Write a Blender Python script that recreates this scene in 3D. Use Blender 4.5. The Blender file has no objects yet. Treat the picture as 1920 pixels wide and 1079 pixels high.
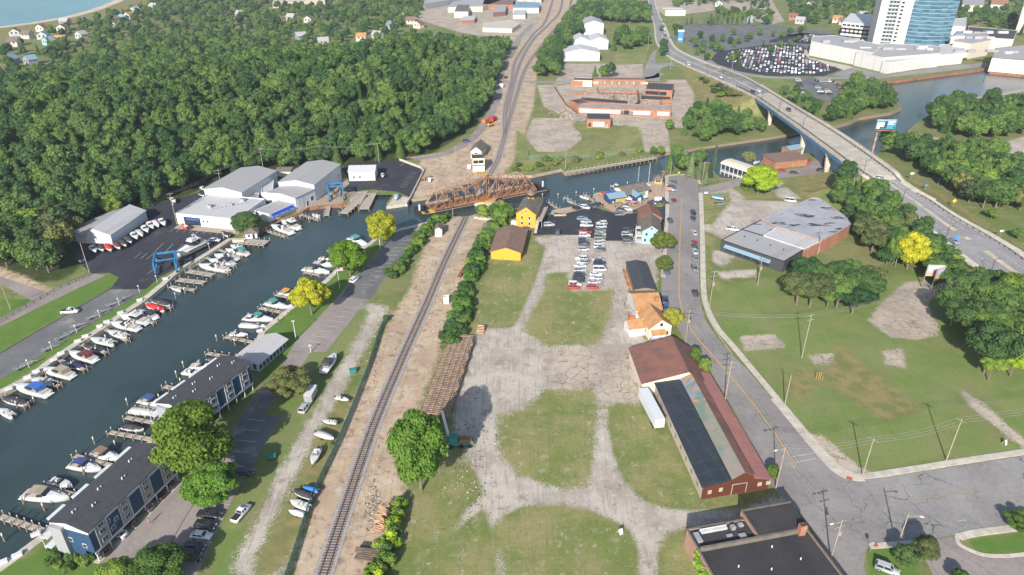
import bpy, math, random
import numpy as np
from mathutils import Vector, Matrix
random.seed(7); RS=np.random.RandomState(11)
R=math.radians
S=bpy.context.scene; COL=S.collection
# ------------------------------------------------------------ camera
FPX=1331.0; TH=R(28.4); HC=120.0
cd=bpy.data.cameras.new('camera'); cam=bpy.data.objects.new('camera',cd); COL.objects.link(cam)
cam.location=(0,0,HC); cam.rotation_euler=(R(90)-TH,0,0)
cd.sensor_width=36; cd.lens=FPX/1920*36; cd.clip_start=1; cd.clip_end=9000
S.camera=cam
# ------------------------------------------------------------ sky, sun, exposure
SUN_EL=R(28.5); SUN_AZ=R(17)          # shadows run 17 deg right of +Y
W=bpy.data.worlds.new("World"); S.world=W; W.use_nodes=True
nt=W.node_tree; bg=nt.nodes['Background']; sk=nt.nodes.new('ShaderNodeTexSky'); sk.sky_type='NISHITA'
sk.sun_disc=False; sk.sun_elevation=SUN_EL; sk.sun_rotation=SUN_AZ+math.pi
sk.air_density=1.0; sk.dust_density=1.2; sk.ozone_density=1.0
nt.links.new(sk.outputs[0],bg.inputs[0]); bg.inputs[1].default_value=0.118
sd=bpy.data.lights.new('sun','SUN'); so=bpy.data.objects.new('sun',sd); COL.objects.link(so)
sd.energy=5.0; sd.angle=R(0.6); sd.color=(1,0.955,0.89)
so.rotation_euler=Vector((math.sin(SUN_AZ)*math.cos(SUN_EL),math.cos(SUN_AZ)*math.cos(SUN_EL),-math.sin(SUN_EL))).to_track_quat('-Z','Y').to_euler()
S.view_settings.view_transform='Standard'; S.view_settings.look='None'; S.view_settings.gamma=1
S.view_settings.exposure=0.55
# ------------------------------------------------------------ photo pixel -> world point at height z
def G(px,py,z=0.0):
    x=(px-960)/FPX; y=-(py-539.5)/FPX
    dy=math.cos(TH)+y*math.sin(TH); dz=-math.sin(TH)+y*math.cos(TH)
    t=(z-HC)/dz
    return Vector((x*t,dy*t,z))
def GG(pts,z=0.0): return [G(p[0],p[1],z) for p in pts]
# ------------------------------------------------------------ scene helpers
def tag(o,label=None,cat=None,group=None,kind=None):
    if label: o['label']=label
    if cat: o['category']=cat
    if group: o['group']=group
    if kind: o['kind']=kind
    return o
def thing(name,label,cat,loc=(0,0,0),rotz=0,group=None):
    o=bpy.data.objects.new(name,None); COL.objects.link(o); o.location=loc; o.rotation_euler=(0,0,rotz)
    o.empty_display_size=0.5
    return tag(o,label,cat,group)
def link(name,me,parent=None):
    o=bpy.data.objects.new(name,me); COL.objects.link(o)
    if parent: o.parent=parent
    return o
def dup(root,loc,rotz,label,group=None,scale=None,color=None):
    r=root.copy(); COL.objects.link(r); r.location=loc; r.rotation_euler=(0,0,rotz)
    r['label']=label
    if group: r['group']=group
    if scale: r.scale=scale
    if color: r.color=color
    for ch in root.children:
        c=ch.copy(); COL.objects.link(c); c.parent=r
        if color: c.color=color
        for g in ch.children:
            d=g.copy(); COL.objects.link(d); d.parent=c
            if color: d.color=color
    return r
class MB:
    def __init__(s): s.v=[]; s.f=[]; s.m=[]; s.sm=[]
    def add(s,vs,fs,mi=0,smooth=False):
        b=len(s.v); s.v+= [tuple(v) for v in vs]
        for f in fs: s.f.append([b+i for i in f]); s.m.append(mi); s.sm.append(smooth)
        return s
    def box(s,x0,x1,y0,y1,z0,z1,mi=0,M=None):
        v=[Vector(p) for p in ((x0,y0,z0),(x1,y0,z0),(x1,y1,z0),(x0,y1,z0),(x0,y0,z1),(x1,y0,z1),(x1,y1,z1),(x0,y1,z1))]
        if M: v=[M@p for p in v]
        return s.add(v,[(3,2,1,0),(4,5,6,7),(0,1,5,4),(1,2,6,5),(2,3,7,6),(3,0,4,7)],mi)
    def bar(s,a,b,w,h=None,mi=0):      # square bar between two points
        a=Vector(a); b=Vector(b); h=h or w; d=b-a; L=d.length
        if L<1e-6: return s
        q=d.to_track_quat('X','Z').to_matrix().to_4x4(); q.translation=a
        return s.box(0,L,-w/2,w/2,-h/2,h/2,mi,q)
    def tube(s,a,b,r,r2=None,n=8,mi=0,cap=True):
        a=Vector(a); b=Vector(b); r2=r if r2 is None else r2
        q=(b-a).to_track_quat('Z','Y'); vs=[]
        for p,rr in ((a,r),(b,r2)):
            for i in range(n):
                t=2*math.pi*i/n; vs.append(p+q@Vector((rr*math.cos(t),rr*math.sin(t),0)))
        fs=[(i,(i+1)%n,n+(i+1)%n,n+i) for i in range(n)]
        s.add(vs,fs,mi,True)
        if cap: s.add(vs[n:],[tuple(range(n))],mi); s.add(vs[:n],[tuple(range(n-1,-1,-1))],mi)
        return s
    def prism(s,pts,z0,z1,mi=0,mside=None):
        n=len(pts)
        a=sum(pts[i][0]*pts[(i+1)%n][1]-pts[(i+1)%n][0]*pts[i][1] for i in range(n))
        if a<0: pts=pts[::-1]
        vb=[(p[0],p[1],z0) for p in pts]; vt=[(p[0],p[1],z1) for p in pts]
        s.add(vb+vt,[(i,(i+1)%n,n+(i+1)%n,n+i) for i in range(n)],mi if mside is None else mside)
        s.add(vt,[tuple(range(n))],mi); return s
    def quad(s,a,b,c,d,mi=0): return s.add([a,b,c,d],[(0,1,2,3)],mi)
    def build(s,name,mats,parent=None):
        me=bpy.data.meshes.new(name); me.from_pydata(s.v,[],s.f)
        if not isinstance(mats,(list,tuple)): mats=[mats]
        for m in mats: me.materials.append(m)
        me.polygons.foreach_set('material_index',s.m); me.polygons.foreach_set('use_smooth',s.sm); me.update()
        return link(name,me,parent)
# ------------------------------------------------------------ materials
def newmat(name):
    m=bpy.data.materials.new(name); m.use_nodes=True; n=m.node_tree; return m,n,n.nodes['Principled BSDF']
def N(n,t,**k):
    o=n.nodes.new(t)
    for a,b in k.items(): setattr(o,a,b)
    return o
def noise(n,scale,detail=4,rough=0.6,src=None):
    x=N(n,'ShaderNodeTexNoise'); x.inputs['Scale'].default_value=scale; x.inputs['Detail'].default_value=detail; x.inputs['Roughness'].default_value=rough
    if src is not None: n.links.new(src,x.inputs['Vector'])
    return x.outputs['Fac']
def mixc(n,f,a,b,blend='MIX'):
    x=N(n,'ShaderNodeMix',data_type='RGBA',blend_type=blend)
    for i,v in ((0,f),(6,a),(7,b)):
        if isinstance(v,(int,float)): x.inputs[i].default_value=v
        elif isinstance(v,tuple): x.inputs[i].default_value=v if len(v)==4 else v+(1,)
        else: n.links.new(v,x.inputs[i])
    return x.outputs[2]
def ramp(n,src,a,b,lo=0.0,hi=1.0):
    x=N(n,'ShaderNodeMapRange'); x.interpolation_type='SMOOTHSTEP'
    n.links.new(src,x.inputs[0]); x.inputs[1].default_value=a; x.inputs[2].default_value=b; x.inputs[3].default_value=lo; x.inputs[4].default_value=hi
    return x.outputs[0]
def math_(n,op,a,b=0.0):
    x=N(n,'ShaderNodeMath',operation=op)
    for i,v in ((0,a),(1,b)):
        if isinstance(v,(int,float)): x.inputs[i].default_value=v
        else: n.links.new(v,x.inputs[i])
    return x.outputs[0]
def gpos(n): return N(n,'ShaderNodeNewGeometry').outputs['Position']
def mat(name,c,c2=None,scale=0.6,rough=0.8,metal=0.0,world=False,spec=0.3,bump=0.0,lo=0.35,hi=0.65,c3=None,scale3=4.0):
    m,n,b=newmat(name); b.inputs['Roughness'].default_value=rough; b.inputs['Metallic'].default_value=metal
    b.inputs['Specular IOR Level'].default_value=spec
    if c2 is None: c2=tuple(v*0.82 for v in c)
    src=gpos(n) if world else N(n,'ShaderNodeTexCoord').outputs['Object']
    f=ramp(n,noise(n,scale,5,0.65,src),lo,hi); col=mixc(n,f,c,c2)
    if c3: col=mixc(n,ramp(n,noise(n,scale3,4,0.7,src),0.5,0.72),col,c3)
    n.links.new(col,b.inputs['Base Color'])
    if bump:
        bp=N(n,'ShaderNodeBump'); bp.inputs['Strength'].default_value=bump; bp.inputs['Distance'].default_value=0.1
        n.links.new(noise(n,scale*8,3,0.6,src),bp.inputs['Height']); n.links.new(bp.outputs[0],b.inputs['Normal'])
    return m
def stripes(name,c,c2,axis=0,scale=1.0,rough=0.6,metal=0.0,duty=0.5,vary=None,spec=0.3):   # seams or boards every 1/scale metres (object space)
    m,n,b=newmat(name); b.inputs['Roughness'].default_value=rough; b.inputs['Metallic'].default_value=metal; b.inputs['Specular IOR Level'].default_value=spec
    tc=N(n,'ShaderNodeTexCoord').outputs['Object']; sp=N(n,'ShaderNodeSeparateXYZ'); n.links.new(tc,sp.inputs[0])
    fr=math_(n,'FRACT',math_(n,'MULTIPLY',sp.outputs[axis],scale)); f=math_(n,'GREATER_THAN',fr,duty)
    col=mixc(n,f,c,c2)
    d=vary or tuple(v*0.75 for v in c)
    col=mixc(n,ramp(n,noise(n,0.35,5,0.65,tc),0.5,0.75,0,0.6),col,d)
    n.links.new(col,b.inputs['Base Color']); return m
def objcol(name,rough=0.3,metal=0.0,coat=0.0,dirt=0.06):
    m,n,b=newmat(name); oi=N(n,'ShaderNodeObjectInfo'); tc=N(n,'ShaderNodeTexCoord').outputs['Object']
    col=mixc(n,ramp(n,noise(n,1.5,3,0.6,tc),0.4,0.7,0,dirt*4),oi.outputs['Color'],(0.22,0.2,0.17))
    n.links.new(col,b.inputs['Base Color']); b.inputs['Roughness'].default_value=rough; b.inputs['Metallic'].default_value=metal; b.inputs['Coat Weight'].default_value=coat
    return m
M={}
def asphalt(name,c,crack=0.5,c2=None,patch=None,scale=0.05):
    m,n,b=newmat(name); p=gpos(n); b.inputs['Roughness'].default_value=0.9; b.inputs['Specular IOR Level'].default_value=0.2
    c2=c2 or tuple(v*0.72 for v in c)
    col=mixc(n,ramp(n,noise(n,scale,6,0.65,p),0.35,0.65),c,c2)
    col=mixc(n,ramp(n,noise(n,0.9,5,0.7,p),0.35,0.75,0,0.35),col,tuple(min(1,v*1.45) for v in c))
    mp=N(n,'ShaderNodeMapping'); n.links.new(p,mp.inputs[0]); mp.inputs['Scale'].default_value=(0.25,0.03,1); mp.inputs['Rotation'].default_value=(0,0,0.3)
    col=mixc(n,ramp(n,noise(n,1.0,4,0.6,mp.outputs[0]),0.45,0.7,0,0.4),col,tuple(v*0.8 for v in c))
    if patch: col=mixc(n,ramp(n,noise(n,0.12,5,0.7,p),0.55,0.66,0,0.8),col,patch)
    if crack:
        wp=N(n,'ShaderNodeVectorMath',operation='MULTIPLY_ADD'); n.links.new(p,wp.inputs[2]); wp.inputs[1].default_value=(5,5,0)
        nz=N(n,'ShaderNodeTexNoise'); nz.inputs['Scale'].default_value=0.25; nz.inputs['Detail'].default_value=6; n.links.new(p,nz.inputs['Vector']); n.links.new(nz.outputs['Color'],wp.inputs[0])
        v=N(n,'ShaderNodeTexVoronoi',feature='DISTANCE_TO_EDGE'); v.inputs['Scale'].default_value=0.12; n.links.new(wp.outputs[0],v.inputs['Vector'])
        f=math_(n,'LESS_THAN',v.outputs[0],0.006); f=math_(n,'MULTIPLY',f,ramp(n,noise(n,0.04,3,0.5,p),0.4,0.6,0,crack))
        col=mixc(n,f,col,(0.028,0.028,0.026))
    n.links.new(col,b.inputs['Base Color']); return m
M['asph_new']=asphalt('new_asphalt',(0.045,0.047,0.056),0.0,patch=(0.075,0.075,0.082))
M['asph_road']=asphalt('road_asphalt',(0.27,0.245,0.232),0.45,patch=(0.215,0.2,0.19))
M['asph_side']=asphalt('cracked_asphalt',(0.285,0.268,0.255),1.0)
M['asph_old']=asphalt('old_asphalt',(0.29,0.25,0.23),0.4)
M['asph_mot']=asphalt('mottled_asphalt',(0.12,0.12,0.125),0.2,c2=(0.17,0.165,0.16),patch=(0.27,0.25,0.23),scale=0.09)
M['asph_hwy']=asphalt('highway_asphalt',(0.27,0.26,0.26),0.2,patch=(0.225,0.215,0.215))
M['deck']=asphalt('bridge_deck_concrete',(0.46,0.41,0.34),0.0,scale=0.2)
M['conc']=asphalt('pale_concrete',(0.52,0.47,0.39),0.0,scale=0.3)
M['conc_tan']=mat('tan_concrete',(0.38,0.3,0.22),(0.3,0.24,0.18),0.3,0.9,world=True)
M['slab']=asphalt('cracked_slab',(0.36,0.31,0.27),1.0,patch=(0.22,0.2,0.13),scale=0.2)
M['yellow_line']=mat('yellow_paint',(0.55,0.33,0.08),(0.35,0.25,0.1),1.5,0.8,world=True)
M['white_line']=mat('white_paint_line',(0.62,0.62,0.6),(0.4,0.4,0.4),1.5,0.8,world=True)
M['white']=mat('white_paint',(0.62,0.63,0.64),(0.54,0.54,0.54),0.5,0.5)
M['offwhite']=mat('weathered_white_siding',(.45,.45,.43),(.36,.36,.34),.3,.8)
M['gel']=mat('white_gelcoat',(0.64,0.64,0.62),(0.55,0.55,0.53),0.5,0.25,spec=0.5)
M['deckwood']=mat('dock_wood',(0.42,0.36,0.29),(0.28,0.24,0.19),1.2,0.9,c3=(0.5,0.47,0.42))
M['wood']=mat('weathered_wood',(0.3,0.22,0.15),(0.2,0.15,0.1),1.5,0.9)
M['polewood']=mat('pole_wood',(0.36,0.3,0.24),(0.25,0.21,0.17),1.0,0.9)
M['rust']=mat('rusty_steel',(0.3,0.13,0.06),(0.16,0.075,0.045),0.35,0.85,c3=(0.45,0.3,0.2),scale3=1.4)
M['tan_steel']=mat('faded_pink_steel',(0.42,0.3,0.22),(0.27,0.15,0.09),0.5,0.8)
M['dark']=mat('dark_grey',(0.03,0.03,0.035),rough=0.7)
M['black']=mat('black_rubber',(0.015,0.015,0.016),rough=0.8)
M['glass']=mat('dark_glass',(0.02,0.026,0.032),(0.03,0.04,0.05),0.3,0.08,spec=0.8)
M['steel']=mat('galvanised_steel',(0.4,0.4,0.41),rough=0.5,metal=0.3)
M['chrome']=mat('lamp_lens',(0.75,0.75,0.72),rough=0.15)
M['redlens']=mat('red_lens',(0.4,0.01,0.01),rough=0.3)
M['paint']=objcol('car_paint',0.28,0.0,0.6)
M['canvas']=objcol('canvas',0.85)
M['brick']=mat('orange_brick',(0.36,0.16,0.09),(0.27,0.12,0.075),0.4,0.9,c3=(0.42,0.29,0.21),scale3=0.8)
M['pbrick']=mat('pink_brown_brick',(0.4,0.25,0.18),(0.32,0.19,0.14),0.6,0.9,c3=(0.25,0.15,0.12),scale3=1.5)
M['yel']=stripes('yellow_siding',(0.66,0.36,0.04),(0.56,0.3,0.035),2,5)
M['bluew']=stripes('pale_blue_siding',(0.3,0.48,0.52),(0.25,0.42,0.46),2,5)
M['navy']=stripes('navy_siding',(0.028,0.07,0.14),(0.022,0.058,0.12),2,5)
M['greysid']=stripes('grey_siding',(0.3,0.31,0.32),(0.25,0.26,0.27),2,5)
M['cream']=stripes('cream_siding',(0.66,0.58,0.46),(0.58,0.51,0.41),2,5)
M['metalwall']=stripes('white_metal_wall',(0.58,0.6,0.62),(0.5,0.52,0.54),0,1.2,duty=0.9,vary=(0.55,0.56,0.56))
M['brownwall']=stripes('red_brown_boards',(0.11,0.035,0.022),(0.08,0.027,0.018),0,2,duty=0.8)
M['tin']=stripes('patched_tin_wall',(0.5,0.45,0.4),(0.42,0.36,0.3),1,0.7,duty=0.5,vary=(0.38,0.22,0.12))
M['rf_white']=stripes('white_membrane_roof',(0.47,0.46,0.455),(0.41,0.4,0.395),0,0.35,duty=0.93,vary=(0.4,0.38,0.36))
M['rf_grey']=stripes('grey_metal_roof',(0.35,0.34,0.335),(0.29,0.28,0.28),1,0.9,duty=0.85,vary=(0.3,0.28,0.27))
M['rf_dark']=mat('charcoal_shingles',(0.06,0.062,0.07),(0.048,0.05,0.056),0.8,0.9,c3=(0.08,0.08,0.09))
M['rf_brown']=mat('brown_shingles',(0.22,0.14,0.105),(0.17,0.11,0.085),0.5,0.9)
M['rf_taupe']=mat('taupe_shingles',(0.17,0.145,0.12),(0.125,0.108,0.09),0.5,0.9)
M['rf_orange']=mat('orange_shingles',(0.43,0.235,0.105),(0.34,0.18,0.08),0.5,0.9)
M['rf_red']=mat('rust_brown_roof',(0.23,0.105,0.075),(0.15,0.08,0.07),0.25,0.85)
M['rf_blue']=stripes('blue_metal_roof',(0.2,0.3,0.38),(0.16,0.24,0.31),0,1.5,duty=0.85)
M['rf_black']=mat('black_bitumen_roof',(0.035,0.033,0.036),(0.05,0.046,0.048),0.15,0.9)
M['blue']=mat('bright_blue_steel',(0.03,0.19,0.42),rough=0.5)
M['green_fence']=mat('green_screen',(0.1,0.26,0.22),(0.16,0.34,0.29),0.4,0.8)
M['soil']=mat('brown_soil',(0.16,0.11,0.08),rough=1)
# ------------------------------------------------------------ terrain
def catmull(p,n=6):
    out=[]; k=len(p)
    for i in range(k-1):
        a=p[max(i-1,0)]; b=p[i]; c=p[i+1]; d=p[min(i+2,k-1)]
        for j in range(n):
            t=j/n; out.append(0.5*((2*b)+(c-a)*t+(2*a-5*b+4*c-d)*t*t+(3*b-a-3*c+d)*t**3))
    out.append(p[-1]); return out
# highway edges: photo pixel and height of the deck
PAIRS=[((1206,-40),(1218,-42),.16),((1219,20),(1233,18),.16),((1226,50),(1248,48),.16),((1228,75),(1258,72),.16),((1241,98),(1268,89),0.4),((1267,115),(1292,103),1.5),((1297,129),(1325,117),3),((1340,148),(1372,134),6),((1380,166),(1408,149),8.5)]
HL=[(1417,184,10),(1475,225,12),(1532,267,12),(1605,322,11),(1640,345,9),(1707,402,7),(1790,475,4),(1875,535,2),(1990,606,0.6),(2200,730,0.3)]
HR=[(1415,151,9),(1440,162,11),(1515,212,12),(1605,269,12),(1700,342,9.5),(1760,380,7.5),(1790,402,6.3),(1865,448,3.2),(1920,485,1.8),(2040,565,0.6),(2240,680,0.3)]
HLw=catmull([G(*p) for p in HL],4); HRw=catmull([G(*p) for p in HR],4)
def nearest(pl,p_):
    best=None
    for a,b_ in zip(pl[:-1],pl[1:]):
        e=b_-a; t=max(0,min(1,((p_-a).x*e.x+(p_-a).y*e.y)/(e.x**2+e.y**2+1e-9))); q_=a.lerp(b_,t); d=(q_-p_).xy.length
        if best is None or d<best[0]: best=(d,q_)
    return best[1]
SEC=[]
_l=catmull([G(a[0],a[1],z) for a,b_,z in PAIRS]+[HLw[0]],3)[:-1]; _r=catmull([G(b_[0],b_[1],z) for a,b_,z in PAIRS]+[nearest(HRw,HLw[0])],3)[:-1]
for a,b_ in zip(_l,_r): SEC.append((a,Vector((b_.x,b_.y,a.z))))
for p_ in HLw:
    q_=nearest(HRw,p_); SEC.append((p_,Vector((q_.x,q_.y,p_.z))))
def poly_sd(poly,X,Y):           # signed distance, positive inside
    P=np.array([(p[0],p[1]) for p in poly]); n=len(P); d=np.full(X.shape,1e18); ins=np.zeros(X.shape,bool)
    for i in range(n):
        a=P[i]; b=P[(i+1)%n]; ex,ey=b-a; l=ex*ex+ey*ey+1e-9
        t=np.clip(((X-a[0])*ex+(Y-a[1])*ey)/l,0,1)
        d=np.minimum(d,(X-a[0]-t*ex)**2+(Y-a[1]-t*ey)**2)
        c=((a[1]>Y)!=(b[1]>Y)); xi=a[0]+(Y-a[1])*ex/(ey if abs(ey)>1e-9 else 1e-9); ins^=(c&(X<xi))
    d=np.sqrt(d); return np.where(ins,d,-d)
RIVER=[(-250,1165),(-60,1092),(0,1060),(65,1012),(82,1000),(117,957),(255,842),(282,827),(307,775),(425,675),(445,665),(480,637),(487,622),(542,577),(555,567),(610,525),(630,505),(672,467),(690,457),(705,445),(747,430),(802,417),(845,407),(880,406),(892,402),(960,390),(1012,398),(1030,402),(1032,402),(1035,395),(1080,387),(1120,378),(1112,366),(1115,363),(1155,357),(1175,353),(1220,342),(1240,334),(1248,318),(1268,308),(1310,302),(1334,306),(1340,325),(1350,334),(1395,337),(1412,325),(1430,300),(1442,296),(1522,288),(1546,315),(1570,324),(1604,322),(1640,292),(1665,275),(1700,282),(1745,290),(1790,294),(1850,285),(1850,276),(1800,267),(1702,249),(1704,244),(1717,232),(1740,217),(1765,204),(1815,200),(1870,200),(1925,195),(2200,185),(2200,150),(1920,142),(1855,136),(1850,130),(1657,156),(1617,165),(1625,172),(1665,187),(1687,197),(1690,205),(1672,212),(1610,223),(1595,230),(1560,240),(1500,249),(1440,259),(1350,272),(1305,279),(1285,283),(1265,286),(1245,288),(1229,295),(1060,326),(1053,318),(997,330),(940,329),(905,331),(850,350),(815,362),(802,370),(771,375),(769,380),(722,388),(724,382),(736,366),(701,366),(690,381),(676,384),(655,383),(640,385),(612,386),(580,390),(562,400),(525,412),(495,430),(457,452),(435,450),(385,482),(350,502),(325,520),(309,535),(270,567),(195,617),(150,645),(105,675),(60,710),(0,740),(-60,782),(-250,880)]
LAKE=[(0,50),(55,43),(120,32),(165,20),(208,4),(222,-4),(300,-60),(-400,-60),(-700,40),(-700,120),(-300,85)]
RIVw=GG(RIVER); LAKw=GG(LAKE)
FOREST=[(-500,520),(0,505),(60,525),(110,520),(132,505),(134,455),(195,415),(262,390),(300,384),(372,352),(420,333),(480,326),(600,313),(700,305),(750,300),(800,288),(862,250),(908,208),(930,165),(938,120),(962,88),(900,92),(850,88),(800,84),(760,96),(700,96),(640,102),(600,108),(540,100),(480,92),(420,84),(340,86),(270,98),(200,118),(120,142),(40,168),(-60,190),(-300,240),(-600,330)]
FORw=GG(FOREST)
HILLS=[((-150,490),70,20),((-50,560),45,20),((-240,400),60,15),((-320,480),70,8),((-85,440),40,12),((-190,380),35,8)]
hwy_poly=[(a.x,a.y) for a,b_ in SEC]+[(b_.x,b_.y) for a,b_ in SEC[::-1]]
HXY=np.array([(p.x,p.y,p.z) for s_ in SEC for p in s_])
def terrain(X,Y,sdf=None):
    X=np.asarray(X,float); Y=np.asarray(Y,float); sf=poly_sd(FORw,X,Y) if sdf is None else sdf
    h=np.zeros(X.shape)
    for (c,r,a) in HILLS: h+=a*np.exp(-((X-c[0])**2+(Y-c[1])**2)/(2*r*r)*1.3)
    h=h*np.clip(sf/60,0,1)**1.3
    # highway embankment
    m=(X>90)&(X<330)&(Y>170)&(Y<800)
    if m.any():
        x=X[m];y=Y[m]; sh=poly_sd(hwy_poly,x,y); D=(x[:,None]-HXY[:,0])**2+(y[:,None]-HXY[:,1])**2
        w=1/(D+4)**2; z=(w*HXY[:,2]).sum(1)/w.sum(1)
        e=np.clip(z-0.35-np.maximum(0,-sh-0.3)*0.45,0,None)
        br=np.minimum(np.clip((y-312)/6,0,1),np.clip((462-y)/8,0,1))   # open span over the river
        hh=h[m]; hh=np.maximum(hh,e*(1-br)); h[m]=hh
    return h
def tz(x,y): return float(terrain(np.array([x]),np.array([y]))[0])
# ------------------------------------------------------------ ground sheet with natural covers
def grid_axis(a,b,f):
    o=[a]
    while o[-1]<b: o.append(o[-1]+f(o[-1]))
    return np.array(o)
ys=grid_axis(55,5000,lambda y:0.95+max(0,y-110)*0.0045+max(0,y-900)*0.03)
xs0=grid_axis(0,4500,lambda x:1.0+max(0,x-90)*0.006+max(0,x-600)*0.03)
xs=np.concatenate([-xs0[:0:-1],xs0])
GX,GY=np.meshgrid(xs,ys); nx=len(xs); ny=len(ys)
GX=GX+RS.uniform(-.12,.12,GX.shape); GX=GX.ravel(); GY=GY.ravel()
cell=0.95+np.maximum(0,np.maximum(GY-110,(np.abs(GX)-90)*1.2))*0.0055
water_sd=np.maximum(poly_sd(RIVw,GX,GY),poly_sd(LAKw,GX,GY))
# snap vertices close to a bank onto the bank line
def snap(poly):
    P=np.array([(p[0],p[1]) for p in poly]); n=len(P)
    sel=np.where(np.abs(water_sd)<cell*0.75)[0]
    X=GX[sel];Y=GY[sel];best=np.full(X.shape,1e18);bx=X.copy();by=Y.copy()
    for i in range(n):
        a=P[i];e=P[(i+1)%n]-a;l=(e**2).sum()+1e-9;t=np.clip(((X-a[0])*e[0]+(Y-a[1])*e[1])/l,0,1)
        qx=a[0]+t*e[0];qy=a[1]+t*e[1];d=(X-qx)**2+(Y-qy)**2;m=d<best
        best=np.where(m,d,best);bx=np.where(m,qx,bx);by=np.where(m,qy,by)
    m=np.sqrt(best)<cell[sel]*0.75; GX[sel[m]]=bx[m];GY[sel[m]]=by[m];water_sd[sel[m]]=0
snap(RIVw); snap(LAKw)
FSD=poly_sd(FORw,GX,GY)
GZ=terrain(GX,GY,FSD)
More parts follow.
